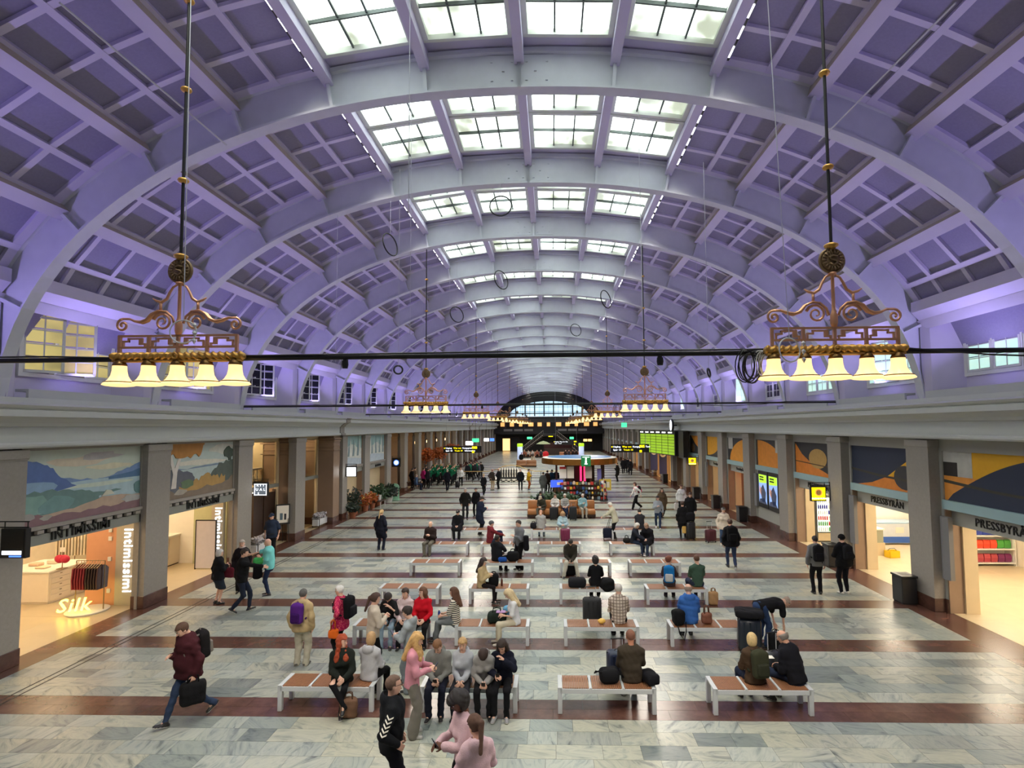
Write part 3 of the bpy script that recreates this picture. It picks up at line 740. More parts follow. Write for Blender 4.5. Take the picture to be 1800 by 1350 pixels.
def wavy(pts, n=3, amp=.02, seed=1):
    r_ = random.Random(seed); out = []
    for (a, b), (c, d) in zip(pts, pts[1:]):
        for i in range(n): t = i/n; out.append((a+(c-a)*t, min(1, max(0, b+(d-b)*t+(r_.random()-.5)*amp*2))))
    return out+[pts[-1]]
def down(p): return p+[(p[-1][0], 0), (p[0][0], 0)]
def up(p): return p+[(p[-1][0], 1), (p[0][0], 1)]
def blob(cx, cy, rx, ry, n=12, j=.12, seed=0):
    r_ = random.Random(seed); return [(min(1, max(0, cx+rx*(1+j*(r_.random()-.5)*2)*math.cos(2*PI*i/n))), min(1, max(0, cy+ry*(1+j*(r_.random()-.5)*2)*math.sin(2*PI*i/n)))) for i in range(n)]
def bayY(k): return YK(k)+.52, YK(k+1)-.52
ya, yb = bayY(0)
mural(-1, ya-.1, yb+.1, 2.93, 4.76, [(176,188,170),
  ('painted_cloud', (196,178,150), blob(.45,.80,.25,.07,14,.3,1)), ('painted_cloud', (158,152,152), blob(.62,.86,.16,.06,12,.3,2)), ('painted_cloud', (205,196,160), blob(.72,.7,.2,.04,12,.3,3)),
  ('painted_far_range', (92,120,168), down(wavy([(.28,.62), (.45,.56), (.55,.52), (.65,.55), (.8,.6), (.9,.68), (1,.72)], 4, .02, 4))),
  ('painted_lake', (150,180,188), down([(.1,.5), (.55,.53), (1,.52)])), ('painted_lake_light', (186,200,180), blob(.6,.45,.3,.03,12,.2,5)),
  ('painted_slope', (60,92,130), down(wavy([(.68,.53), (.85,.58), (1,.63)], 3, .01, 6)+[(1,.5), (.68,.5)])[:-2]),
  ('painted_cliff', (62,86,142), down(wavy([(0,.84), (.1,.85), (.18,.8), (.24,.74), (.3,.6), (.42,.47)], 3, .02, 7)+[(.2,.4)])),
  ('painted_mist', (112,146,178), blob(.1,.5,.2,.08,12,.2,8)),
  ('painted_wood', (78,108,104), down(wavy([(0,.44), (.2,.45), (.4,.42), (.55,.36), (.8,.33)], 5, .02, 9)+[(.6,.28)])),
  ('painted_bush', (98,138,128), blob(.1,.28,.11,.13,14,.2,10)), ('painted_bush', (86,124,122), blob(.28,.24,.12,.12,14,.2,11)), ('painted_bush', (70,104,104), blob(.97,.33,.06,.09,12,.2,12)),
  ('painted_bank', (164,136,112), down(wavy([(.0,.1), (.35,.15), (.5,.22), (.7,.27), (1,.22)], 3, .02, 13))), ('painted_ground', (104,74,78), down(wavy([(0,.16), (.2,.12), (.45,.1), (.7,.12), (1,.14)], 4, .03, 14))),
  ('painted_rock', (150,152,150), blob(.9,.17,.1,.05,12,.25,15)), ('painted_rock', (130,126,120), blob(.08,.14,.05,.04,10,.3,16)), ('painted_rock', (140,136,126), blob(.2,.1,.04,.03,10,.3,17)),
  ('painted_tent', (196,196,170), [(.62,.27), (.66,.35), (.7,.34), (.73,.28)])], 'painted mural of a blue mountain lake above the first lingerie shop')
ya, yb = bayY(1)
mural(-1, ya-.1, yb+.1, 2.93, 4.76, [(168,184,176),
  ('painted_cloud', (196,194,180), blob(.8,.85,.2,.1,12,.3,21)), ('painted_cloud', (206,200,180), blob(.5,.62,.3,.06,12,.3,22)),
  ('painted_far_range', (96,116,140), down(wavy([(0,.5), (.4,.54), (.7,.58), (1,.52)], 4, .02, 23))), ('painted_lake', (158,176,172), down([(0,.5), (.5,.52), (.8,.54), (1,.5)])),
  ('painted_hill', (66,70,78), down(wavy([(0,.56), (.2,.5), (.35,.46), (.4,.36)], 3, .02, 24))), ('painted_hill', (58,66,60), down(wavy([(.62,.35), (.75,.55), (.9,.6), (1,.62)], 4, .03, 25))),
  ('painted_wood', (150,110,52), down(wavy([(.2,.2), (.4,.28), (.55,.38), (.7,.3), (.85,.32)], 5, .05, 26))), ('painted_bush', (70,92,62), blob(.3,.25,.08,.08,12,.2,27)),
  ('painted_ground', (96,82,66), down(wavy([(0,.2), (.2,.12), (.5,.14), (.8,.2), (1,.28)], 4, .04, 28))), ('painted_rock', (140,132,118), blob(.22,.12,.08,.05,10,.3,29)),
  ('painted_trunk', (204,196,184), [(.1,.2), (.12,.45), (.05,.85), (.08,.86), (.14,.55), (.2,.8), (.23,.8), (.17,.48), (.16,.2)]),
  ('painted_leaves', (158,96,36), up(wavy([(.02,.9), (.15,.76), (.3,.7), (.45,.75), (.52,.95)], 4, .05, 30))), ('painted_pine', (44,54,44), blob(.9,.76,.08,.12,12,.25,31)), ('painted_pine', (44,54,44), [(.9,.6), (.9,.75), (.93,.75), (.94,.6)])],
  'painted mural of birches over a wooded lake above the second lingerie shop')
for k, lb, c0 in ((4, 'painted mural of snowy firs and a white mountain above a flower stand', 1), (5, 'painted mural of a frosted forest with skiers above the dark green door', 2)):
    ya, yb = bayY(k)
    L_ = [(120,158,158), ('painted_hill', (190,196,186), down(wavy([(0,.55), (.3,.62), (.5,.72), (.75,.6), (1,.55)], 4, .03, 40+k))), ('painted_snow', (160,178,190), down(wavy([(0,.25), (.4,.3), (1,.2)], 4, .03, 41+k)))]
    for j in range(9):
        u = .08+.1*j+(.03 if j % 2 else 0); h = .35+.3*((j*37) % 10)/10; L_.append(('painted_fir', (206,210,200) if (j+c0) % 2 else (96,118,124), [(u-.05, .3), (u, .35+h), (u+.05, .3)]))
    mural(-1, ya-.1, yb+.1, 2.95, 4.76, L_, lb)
# geometric murals of the other side
NAVY, DARK, ORG, YEL = (44,52,72), (52,52,54), (214,128,48), (222,166,30)
def arc(cx, cy, rx, ry, a0, a1, n=16): return [(cx+rx*math.cos(a0+(a1-a0)*i/n), cy+ry*math.sin(a0+(a1-a0)*i/n)) for i in range(n+1)]
def clip01(p): return [(min(1, max(0, u)), min(1, max(0, v))) for u, v in p]
line = ('painted_crack', (64,62,52), [(0,.42), (.5,.32), (1,.28), (1,.23), (.5,.27), (0,.36)])
gm = {0: [YEL, ('painted_orange', (222,146,60), [(0,0), (.5,0), (.5,.5), (0,.5)]), ('painted_dark_arc', NAVY, clip01([(.03,0)]+[(.03+.97*i/16, .9*math.sin(PI/2*i/16*.98)+.06) for i in range(1, 17)]+[(1,0)])), ('painted_white_patch', (186,184,176), [(0,.5), (.3,.5), (.3,1), (0,1)]), ('painted_black_patch', (46,42,38), [(0,.5), (.15,.5), (.15,.78), (0,.78)]), line],
      1: [NAVY, ('painted_orange', ORG, clip01([(.1,0), (.35,.1), (.6,.3), (.8,.58), (1,.85), (1,0)])), ('painted_yellow', YEL, clip01([(.6,.3), (.8,.58), (1,.85), (1,.4)])), ('painted_disc', (58,58,62), clip01(arc(.86,.32,.16,.28,0,2*PI,20))), line],
      2: [DARK, ('painted_orange', ORG, clip01([(.02,0), (.02,.96), (.2,.62), (.5,.3), (1,0)])), ('painted_disc', (182,146,84), clip01(arc(.6,.52,.22,.3,0,2*PI,20))), ('painted_crack', (84,58,30), [(0,.40), (1,.31), (1,.28), (0,.37)])],
      3: [DARK, ('painted_orange', (222,140,44), clip01([(.05,0)]+arc(.05,0,.95,.98,0,PI/2,14)+[(.05,.98)])), ('painted_white_patch', (190,188,180), [(.72,.55), (1,.55), (1,1), (.72,1)])],
      4: [DARK, ('painted_orange', (222,148,44), clip01(arc(1.0,0,.9,.98,PI/2,PI,14)+[(1,0)])), ('painted_white_patch', (190,188,180), [(.02,.5), (.25,.5), (.25,1), (.02,1)])],
      5: [DARK, ('painted_orange', (222,158,34), clip01([(.05,1), (.05,.05)]+arc(.05,1,.9,.95,-PI/2,0,14))) ],
      6: [DARK, ('painted_orange', (216,140,50), clip01([(.1,1), (1,1), (1,.2), (.75,.3), (.4,.6)])), ('painted_disc', (116,92,62), clip01(arc(.25,.3,.16,.25,0,2*PI,14)))]}
gl = ['navy arc under a yellow sky with white corner patch', 'navy wave over orange with a dark disc', 'orange slope with a tan disc on black', 'orange quarter disc above the twin advertising screens', 'orange rising arc with white patch at left', 'large yellow-orange rounded drop on black', 'orange wedge above a yellow lit box sign']
SHOPTXT = {0: 'PRESSBYRÅN', 1: 'PRESSBYRÅN', 2: 'PRESSBYRÅN'}
mat('letter_black', (18,18,18), .5); mat('shop_white', (238,232,218), .5, var=.03); mat('shop_salmon', (222,160,120), .5, var=.05)
def wtop(o): return o
for k in range(-1, NB):
    y0, y1 = YK(k)+.45, YK(k+1)-.45; ya, yb = YK(k)+.62, YK(k+1)-.58; R = walls[1]
    if k == 3: ya, yb = YK(k)+.62, YK(k+1)-.62
    m_ = MB()
    lintel = 2.83
    for a, b, z0, z1 in ((y0, ya, .36, 4.79), (yb, y1, .36, 4.79), (ya, yb, 4.45, 4.79)): m_.b2((11.55, a, z0), (11.9, b, z1))
    m_.build('grey_wall_bay', 'light_grey_panel', R)
    m_ = MB()
    for a, b in ((y0, ya), (yb, y1)): m_.b2((11.52, a, 0), (11.9, b, .36))
    if k == 3: m_.b2((11.52, ya, 0), (11.9, yb, .36))
    m_.build('granite_skirting', 'red_granite', R)
    MB().b2((11.5, ya, 2.85), (11.85, yb, 3.1)).build('pale_blue_lintel', 'pale_blue_paint', R)
    if k in gm: mural(1, ya, yb, 3.1, 4.45, gm[k], 'geometric mural panel, '+gl[k], 11.6)
    else: MB().b2((11.62, ya, 3.1), (11.7, yb, 4.45)).build('blank_mural_panel', cmat((96,84,72)) if k != -1 else cmat(NAVY), R)
    if k == 3:
        MB().b2((11.58, ya, .36), (11.7, yb, 2.85)).build('grey_wall_infill', 'light_grey_panel', R)
        continue
    MB().b2((11.56, yb-.04, 0), (11.95, yb+.25, 2.85)).build('door_jamb', 'brown_stone', R); MB().b2((11.56, ya-.25, 0), (11.95, ya+.04, 2.85)).build('door_jamb', 'brown_stone', R)
    MB().b2((11.95, yb-.1, 0), (12.32, yb+.2, 2.85)).build('door_casing', 'cream_stone', R)
    MB().b2((11.72, ya, 2.42), (11.8, yb, 2.82)).build('shop_fascia', 'light_grey_panel', R)
    if k in SHOPTXT:
        s3 = text('shop_sign_lettering', SHOPTXT[k], 'letter_black', None, (11.71, (ya+yb)/2-.05, 2.62), .3, '-x', .012, sx=.95, bold=.006)
        tag(s3, 'black PRESSBYRÅN lettering on the grey fascia %s' % ['under the navy arc mural', 'under the navy wave mural', 'half hidden by the yellow box sign'][k], 'sign')
    if k in (4, 5): tag(text('shop_sign_lettering', 'Pressbyrån', 'letter_black', None, (11.71, (ya+yb)/2, 2.62), .26, '-x', .012), 'small black shop lettering on fascia under the %s' % gl[k], 'sign')
    if k > 6 or k == -1:
        MB().b2((12.3, ya, 0), (12.36, yb, 2.85)).build('shop_door_glazing', 'door_glow' if k in (8, 9, 12) else 'dark_wood', R)
# twin advertising screens
mat('screen_green', (150,200,30), .3, emit=1., ecol=(160,205,40)); mat('screen_blue', (120,150,200), .3, emit=.8, ecol=(130,160,215)); mat('screen_dark', (40,50,70), .3, emit=.25, ecol=(70,80,110)); mat('screen_skin', (200,150,130), .3, emit=.5, ecol=(200,150,130))
for j in range(2):
    yc = 27.05+j*1.3; t = thing('advertising_screen', 'upright lit advertising screen in black housing, %s pilaster of the pair' % ('beside the nearer' if j == 0 else 'beside the farther'), 'screen', (11.48, yc, .98))
    MB().b2((-.02, -.62, 0), (.12, .62, 1.86), .02).build('housing', 'black_metal', t)
    m_ = MB(); m_.b2((-.028, -.5, .22), (-.02, .5, 1.68)); m_.build('screen', 'screen_blue', t)
    MB().prism([(-.5,1.3), (.45,1.24), (.5,1.68), (-.5,1.68)], lambda u, v, d: (d, u, v), -.031, -.028).build('green_banner', 'screen_green', t)
    for q, nm in (([(-.3,.3), (.1,.3), (.3,.9), (-.05,1.2), (-.4,.8)], 'screen_dark'), ([(.1,.9), (.4,1.1), (.45,.8), (.2,.6)], 'screen_skin'), ([(-.5,.22), (.5,.22), (.4,.42), (-.2,.5)], 'screen_dark')):
        MB().prism(q, lambda u, v, d: (d, u, v), -.032, -.028).build('picture_shape', nm, t)
    for z in (1.56, 1.43): MB().b2((-.034, -.15, z-.035), (-.031, .38, z+.035)).build('caption_bar', 'letter_black', t)
# vertical grey wall lamps
for k in (1, 2, 4, 6):
    y = YK(k)-.72; t = tag(MB().prism([(-.0,-.16), (.12,-.16), (.17,0), (.12,.16), (0,.16)], lambda u, v, d: (11.55-u, y+v, d), .95, 2.65).build('wall_lamp', cmat((120,120,122), .5), None), 'tall faceted grey wall lamp beside the %s pilaster of the newsagent side' % {1: 'nearest bin', 2: 'second bin', 4: 'screens-bay far', 6: 'yellow sign'}[k], 'lamp')
# bins
mat('bin_black', (34,34,36), .35, var=.2)
for k, y, w_ in ((1, 16.45, 'nearest open shop doorway'), (2, 20.6, 'two men with backpacks'), (4, 30.05, 'far side of the ad screens'), (5, 34.75, 'red-lit doorway'), (6, 39.4, 'yellow sign post'), (8, 50., 'blue emblem banners')):
    t = thing('litter_bin', 'square black litter bin standing by the '+w_, 'bin', (10.93, y, 0)); t.scale = (.8, .8, .86)
    MB().b2((-.27, -.3, .03), (.27, .3, .88), .025).build('body', 'bin_black', t); MB().b2((-.3, -.33, .88), (.3, .33, .95), .015).build('lid', 'bin_black', t)
    MB().b2((-.16, -.17, .952), (.16, .17, .956)).build('opening', 'letter_black', t); MB().b2((-.24, -.27, 0), (.24, .27, .03)).build('foot', 'iron', t)
# ---------------------------------------------------------------- bracket signs
def bracket_sign(x, y, z0, z1, w_, mm, label, letters=None, s_=-1, face=None):
    t = thing('bracket_sign', label, 'sign', (x, y, 0)); ps = s_*11.25
    for z in (z1+.02, z1+.14): MB().tube([(ps-x, 0, z), (-s_*w_*.5, 0, z)], .014, 5).build('bracket_arm', 'black_metal', t)
    MB().tube([(ps-x-s_*.012, 0, z0), (ps-x-s_*.012, 0, z1+.16)], .016, 5).build('wall_bar', 'black_metal', t)
    for u in (-.45, .45): MB().tube([(u*w_, 0, z1), (u*w_, 0, z1+.15)], .012, 5).build('hanger', 'black_metal', t)
    MB().b2((-w_/2, -.06, z0), (w_/2, .06, z1), .012).build('sign_box', 'black_metal' if face else mm, t)
    if face: MB().b2((-w_/2+.04, -.066, z0+.04), (w_/2-.04, -.06, z1-.04)).build('lit_face', face, t)
    return t
mat('sign_white', (235,240,245), .4, emit=1.4, ecol=(240,245,255)); mat('sign_grey', (110,122,134), .4, emit=.22, ecol=(150,162,175)); mat('sign_yellow', (250,230,20), .4, emit=1.5, ecol=(255,230,0)); mat('sign_orange', (250,150,40), .4, emit=1.2, ecol=(255,150,50)); mat('sign_blue', (60,100,230), .4, emit=1.4, ecol=(80,130,255))
t = bracket_sign(-10.93, 21.35, 2.52, 3.05, .58, 'sign_grey', 'lit grey square shop sign reading RITUALS on the third pilaster', face='sign_grey')
for j, (a, b) in enumerate((('R I T', .17), ('U A L', 0), ('S ...', -.17))): text('lettering', a, 'sign_white', t, (0, -.068, 2.785+b), .145, '-y', .003, bold=.004)
for a, b, z0, z1 in ((-.25,-.22,2.56,3.01), (.22,.25,2.56,3.01), (-.25,.25,2.56,2.585), (-.25,.25,2.985,3.01)): MB().b2((a, -.072, z0), (b, -.066, z1)).build('rim', 'sign_white', t)
t = bracket_sign(at(28, 945, Y=11.3).x, 11.3, 2.5, 3.12, .56, 'black_metal', 'black square bracket sign with small white lit strip beside the lake mural', face='letter_black')
MB().b2((-.22, -.075, 2.58), (.2, -.067, 2.66)).build('lit_strip', 'sign_white', t); MB().b2((-.06, -.075, 2.53), (.2, -.067, 2.56)).build('lit_strip', 'sign_blue', t)
t = bracket_sign(-10.9, 31.0, 2.4, 2.98, .6, 'sign_white', 'blank white glowing bracket sign over the flower stand', face='white_lit')
t = bracket_sign(-10.9, 40.0, 2.3, 2.95, .62, 'black_metal', 'black bracket sign with glowing blue round emblem beside colonnade', face='letter_black')
m_ = MB(); m_.lathe([(.2,-.07), (.2,-.076)], (0,0,2.62), 20, 'y'); m_.build('round_emblem', 'sign_blue', t); m_ = MB(); m_.lathe([(.14,-.077), (.14,-.08)], (0,0,2.62), 16, 'y'); m_.build('emblem_disc', 'white_lit', t)
m_ = MB(); m_.prism([(-.1,2.68), (.0,2.63), (.1,2.55), (.06,2.62), (-.04,2.68)], lambda u, v, d: (u, d, v), -.086, -.08); m_.build('emblem_mark', 'letter_black', t)
for k, y, z0, lb in ((2, 21.15, 2.3, 'glowing yellow square newsagent sign with orange disc, nearest of the two'), (6, 39.7, 2.35, 'glowing yellow square sign with orange disc above the far bin')):
    t = bracket_sign(10.78, y, z0, z0+.56, .58, 'sign_yellow', lb, s_=1, face='sign_yellow')
    m_ = MB(); m_.lathe([(.15,-.068), (.15,-.074)], (0,0,z0+.33), 20, 'y'); m_.build('orange_disc', 'sign_orange', t); m_ = MB(); m_.lathe([(.1,-.075), (.1,-.078)], (0,0,z0+.33), 16, 'y'); m_.build('pale_disc', cmat((255,200,120)), t)
    text('lettering', 'PRESSBYRÅN', 'sign_white', t, (0, -.07, z0+.1), .085, '-y', .003)
# ---------------------------------------------------------------- left shop fronts
Lw = walls[-1]
mat('fascia_grey', (132,134,128), .5, var=.05)
MB().b2((-11.52, YK(-1)+.46, 2.95), (-11.47, YK(0)-.46, 4.72)).build('blank_mural_panel', cmat((150,160,150)), Lw)
for k in (-1, 0, 1, 4, 5):
    ya, yb = YK(k)+.46, YK(k+1)-.46
    MB().b2((-11.7, ya, 4.72), (-11.38, yb, 4.79)).build('bay_head', 'grey_stone', Lw)
    MB().b2((-11.7, ya, 2.86), (-11.37, yb, 2.95)).build('stone_sill_band', 'grey_stone', Lw)
    m_ = MB(); m_.b2((-11.7, ya, 2.74), (-11.44, yb, 2.86)); m_.build('dentil_bed', 'black_metal', Lw)
    n = 11 if k < 3 else 14
    dm = MB(); dm.b2((-11.45, -.085, 2.765), (-11.36, .085, 2.845)); dm = dm.mesh('dentil'); dm.materials.append(MAT['grey_stone'])
    for j in range(n): ob('dentil', dm, Lw, (0, ya+.2+(yb-ya-.4)*j/(n-1), 0))
    MB().b2((-11.62, ya, 2.5), (-11.42, yb, 2.74)).build('shop_fascia', 'fascia_grey', Lw)
    for y in (ya, yb): MB().b2((-11.5 if k < 3 else -11.75, y-.06, .0), (-11.42, y+.06, 4.76)).build('reveal', 'grey_stone' if k < 3 else 'brown_stone', Lw)
    if k in (0, 1): tag(text('shop_sign_lettering', 'INTIMISSIMI', 'letter_black', None, (-11.4, (ya+yb)/2+(-.15 if k == 0 else .05), 2.66), .33, '+x', .015, sx=.95, bold=.006), 'black INTIMISSIMI lettering on the fascia under the %s mural' % ('mountain lake' if k == 0 else 'birch'), 'sign')
    if k in (4, 5): tag(text('shop_sign_lettering', 'FLOWERS' if k == 4 else 'BLOMMOR', 'letter_black', None, (-11.4, (ya+yb)/2+.3, 2.62), .24, '+x', .012), 'short black lettering on the fascia under the %s mural' % ('white mountain' if k == 4 else 'frosted forest'), 'sign')
def pier(y0, y1, x0=-13.0, x1=-11.62, mould=True):
    m_ = MB(); m_.b2((x0, y0, .36), (x1, y1, 4.79)); m_.build('stone_pier', 'brown_stone', Lw); MB().b2((x0-.02, y0-.02, 0), (x1+.02, y1+.02, .36)).build('pier_plinth', 'red_granite', Lw)
    if mould:
        for z, e in ((4.62, .09), (4.5, .06), (4.2, .03), (4.0, .05)): MB().b2((x0-e, y0-e, z-.05), (x1+e, y1+e, z+.04), .02).build('pier_moulding', 'brown_stone', Lw)
pier(25.1, 25.9); pier(29.35, 30.15, -13.0, -11.3)
MB().b2((-11.9, 30.55, .36), (-11.25, 31.25, 4.79)).build('stone_pier', 'grey_stone', Lw); MB().b2((-11.92, 30.5, 0), (-11.22, 31.3, .36)).build('pier_plinth', 'red_granite', Lw); MB().b2((-11.9, 30.15, 0), (-11.45, 30.55, 4.79)).build('pier_recess', 'dark_wood', Lw)
for k in range(6, NB): pier(YK(k)-.42, YK(k)+.42, -12.9, -11.85, k < 12)
mat('interior_yellow', (206,188,152), .6, var=.08)
# bays 2 and 3: tall glazing over a grey transom, warm rooms behind
gls = mat('shop_glass', (200,205,205), .04, var=.02); gls.node_tree.nodes['Principled BSDF'].inputs['Transmission Weight'].default_value = 1.0; gls.node_tree.nodes['Principled BSDF'].inputs['IOR'].default_value = 1.01
for k, (ya, yb) in ((2, (21.3, 25.05)), (3, (25.95, 29.3))):
    MB().b2((-12.3, ya, 2.5), (-12.1, yb, 2.66)).build('transom_beam', 'fascia_grey', Lw)
    for y in (ya+.03, yb-.06): MB().b2((-12.28, y-.05, 0), (-12.12, y+.05, 4.79)).build('window_post', 'cream_stone', Lw)
    MB().b2((-12.28, ya, 4.6), (-12.12, yb, 4.79)).build('window_head', 'cream_stone', Lw)
    MB().b2((-12.21, ya, 2.66), (-12.2, yb, 4.6)).build('upper_pane', 'shop_glass', Lw)
    MB().b2((-15.2, ya-.5, 2.9), (-15.1, yb+.9, 4.88)).build('room_wall', 'interior_yellow', Lw)
    MB().b2((-15.2, ya-.5, 2.66), (-12.9, yb+.9, 2.8)).build('mezzanine_slab', 'cream_stone', Lw)
    m_ = MB()
    for j in range(12): m_.lathe([(.03,2.8), (.05,2.95), (.025,3.05), (.05,3.2), (.03,3.3)], (-13.0, ya+.15+j*.3, 0), 8)
    stuff(m_.build('mezzanine_balusters', 'shop_white', Lw)); MB().b2((-13.07, ya, 3.3), (-12.93, yb+.6, 3.38)).build('mezzanine_rail', 'shop_white', Lw)
    MB().b2((-14.9, ya+1.2, 3.9), (-14.7, ya+2.6, 4.15), .03).build('air_unit', 'shop_white', Lw)
    MB().b2((-14.9, ya-.4, 3.5), (-14.86, yb+.8, 3.56)).build('dado_rail', 'dark_wood', Lw)
MB().b2((-12.22, 26.1, 0.05), (-12.2, 29.1, 2.5)).build('shop_window_pane', 'shop_glass', Lw)
tag(text('shop_sign_lettering', 'es', 'letter_black', None, (-12.18, 26.45, 2.25), .35, '+x', .004), 'dark lettering ending in es on the bakery window', 'sign')
tag(text('shop_sign_lettering', 'RITUALS', 'sign_white', None, (-12.32, 23.6, 2.36), .2, '+x', .01), 'glowing letters above the dark wooden shop door', 'sign')
dr = struct(ob('door_3', None)); 
for y in (23.2, 24.1): MB().b2((-12.3, y, .02), (-12.24, y+.82, 2.3)).build('door_leaf', 'dark_wood', dr)
for y in (23.15, 24.0, 24.95): MB().b2((-12.34, y-.05, 0), (-12.2, y+.05, 2.4)).build('door_post', 'dark_wood', dr)
dr = struct(ob('door_4', None)); ya, yb = bayY(5)
MB().b2((-11.84, ya+.1, 0), (-11.78, ya+1.4, 2.5)).build('door_leaf', cmat((34,52,46), .4), dr); MB().b2((-11.86, ya+1.4, 0), (-11.76, yb, 2.5)).build('side_panel', 'cream_stone', dr)
MB().b2((-11.775, ya+.55, 1.6), (-11.77, ya+.95, 2.0)).build('notice', 'shop_white', dr)
ya, yb = bayY(4); MB().b2((-11.86, ya+1.5, 0), (-11.76, yb, 2.5)).build('shop_panel', 'cream_stone', Lw)
# dim side hall behind the colonnade
MB().b2((-15.9, 35., 0), (-15.7, YEND, 4.88)).build('colonnade_back_wall', cmat((120,104,86), .8), Lw)
# warm pendant lamps in the colonnade
mat('pendant_glow', (255,225,170), .4, emit=6., ecol=(255,210,140))
for k in range(6, 12):
    y = YK(k)+PB/2; t = thing('pendant_lamp', 'warm glowing pendant lamp hung inside the colonnade %s' % ['by the pale doorway', 'past the seated crowd', 'above the autumn foliage', 'above the green choir', 'behind the black direction sign', 'at the far end of the row'][k-6], 'lamp', (-12.3, y, 3.75))
    m_ = MB(); m_.lathe([(.05,.22), (.2,.16), (.3,.02), (.28,-.05), (.0001,-.1)], n=12); m_.build('shade', 'pendant_glow', t, True); MB().tube([(0,0,.2), (0,0,1.1)], .012, 5).build('stem', 'brass_dark', t)
# ---------------------------------------------------------------- shop lights (panels in the shop ceilings)
mat('shop_panel_warm', (255,236,205), .5, emit=13.*L_SHOP, ecol=(255,226,184)); mat('shop_panel_white', (255,246,232), .5, emit=17.*L_SHOP, ecol=(255,240,215))
def shop_light(x, y, z, sx, sy, mm, nm='ceiling_light_panel'):
    side = walls[-1 if x < 0 else 1]; MB().b2((x-sx/2, y-sy/2, z), (x+sx/2, y+sy/2, z+.04)).build(nm, mm, side)
for y in (9.5, 12.2, 14.6, 17.6, 19.6): shop_light(-13.6, y, 4.2, 1.2, .5, 'shop_panel_warm'); shop_light(-15.6, y, 4.2, 1.2, .5, 'shop_panel_warm')
for y in (22.5, 24.3): shop_light(-13.4, y, 4.78, .8, .5, 'shop_panel_warm'); shop_light(-13.6, y, 2.55, .9, .5, 'shop_panel_warm')
for y in (26.8, 28.6): shop_light(-13.4, y, 4.78, .8, .5, 'shop_panel_warm'); shop_light(-13.6, y, 2.55, .6, .3, 'shop_panel_warm')
for y in (32., 36.): shop_light(-13.4, y, 2.6, .8, .5, 'shop_panel_white')
for y in (9., 11.5, 14., 16.5, 19., 21.5, 24.): shop_light(13.4, y, 3.0, 1.0, .6, 'shop_panel_white'); shop_light(15.6, y, 3.0, 1.0, .6, 'shop_panel_white')
for y in (31.7, 36.3, 41.): shop_light(13.2, y, 2.9, .7, .6, 'shop_panel_warm')
MB().b2((12.0, 8., 3.04), (17.6, 60, 3.1)).build('shop_ceiling_low', 'shop_white', walls[1])
MB().b2((-17.6, 8., 4.24), (-12., 21.0, 4.3)).build('shop_ceiling_low', 'shop_white', Lw); MB().b2((-17.6, 20.95, 0), (-12.9, 21.2, 4.88)).build('shop_partition', 'shop_white', Lw)
MB().b2((-17.6, 25.05, 0), (-12.9, 25.25, 4.88)).build('shop_partition', 'interior_yellow', Lw); MB().b2((-17.6, 29.7, 0), (-13.0, 29.9, 4.88)).build('shop_partition', 'interior_yellow', Lw)
MB().b2((12.4, 25.2, 0), (17.6, 25.4, 3.04)).build('shop_partition', 'shop_white', walls[1])
for y in (30., 34.6, 39.2, 43.9): MB().b2((12.4, y, 0), (17.6, y+.15, 3.04)).build('shop_partition', 'brown_stone', walls[1])
for k, c in ((4, (190,40,36)), (5, (150,100,70)), (6, (214,178,130))): MB().b2((13.6, YK(k)+.5, 0), (13.7, YK(k+1)-.5, 3.04)).build('shop_inner_wall', cmat(c, .5), walls[1])
# ================================================================ benches
mat('bench_frame', (205,208,210), .4, var=.04); mat('bench_wood', (150,102,70), .5, var=.25, scale=18.)
BL, BD, BH = 1.78, .52, .46
def bench_parts():
    P = []
    lg = MB(); lg.b2((-.04, -.04, 0), (.04, .04, BH), .006); lg = lg.mesh('leg')
    fr = MB()
    for y in (.03, BD-.03): fr.b2((.04, y-.03, BH-.1), (BL-.04, y+.03, BH-.015), .004)
    for x in (.04, BL-.04): fr.b2((x-.04, .0, BH-.02), (x+.04, BD, BH+.005), .004)
    for j in (1, 2): x = BL*j/3; fr.b2((x-.022, 0, BH-.03), (x+.022, BD, BH+.005), .003)
    fr = fr.mesh('seat_frame')
    for me in (lg, fr): me.materials.append(MAT['bench_frame'])
    sl = []
    for j in range(3):
        m_ = MB(); x0 = BL*j/3+(.085 if j == 0 else .03); x1 = BL*(j+1)/3-(.085 if j == 2 else .03); n = 15; d = (x1-x0)/n
        for i in range(n): m_.b2((x0+i*d+.003, .012, BH-.025), (x0+(i+1)*d-.003, BD-.012, BH))
        me = m_.mesh('slat_panel'); me.materials.append(MAT['bench_wood']); sl.append(me)
    return lg, fr, sl
BLG, BFR, BSL = bench_parts()
def bench(x0, y0, label):
    t = thing('bench', label, 'bench', (x0, y0, 0))
    for x in (.04, BL-.04):
        for y in (.04, BD-.04): ob('leg', BLG, t, (x, y, 0))
    ob('seat_frame', BFR, t)
    for me in BSL: stuff(ob('slat_panel', me, t))
    return t
BROWS = [[(485,1253), (735,1260), (981,1256), (1253,1254)], [(615,1139), (797,1140), (992,1139), (1181,1140)], [(665,1062), (823,1064), (984,1065), (1138,1065)],
         [(720,1012), (848,1013), (985,1014), (1108,1015)], [(746,976), (844,977), (944,978), (1074,979)], [(793,949), (933,950), (1077,951)]]
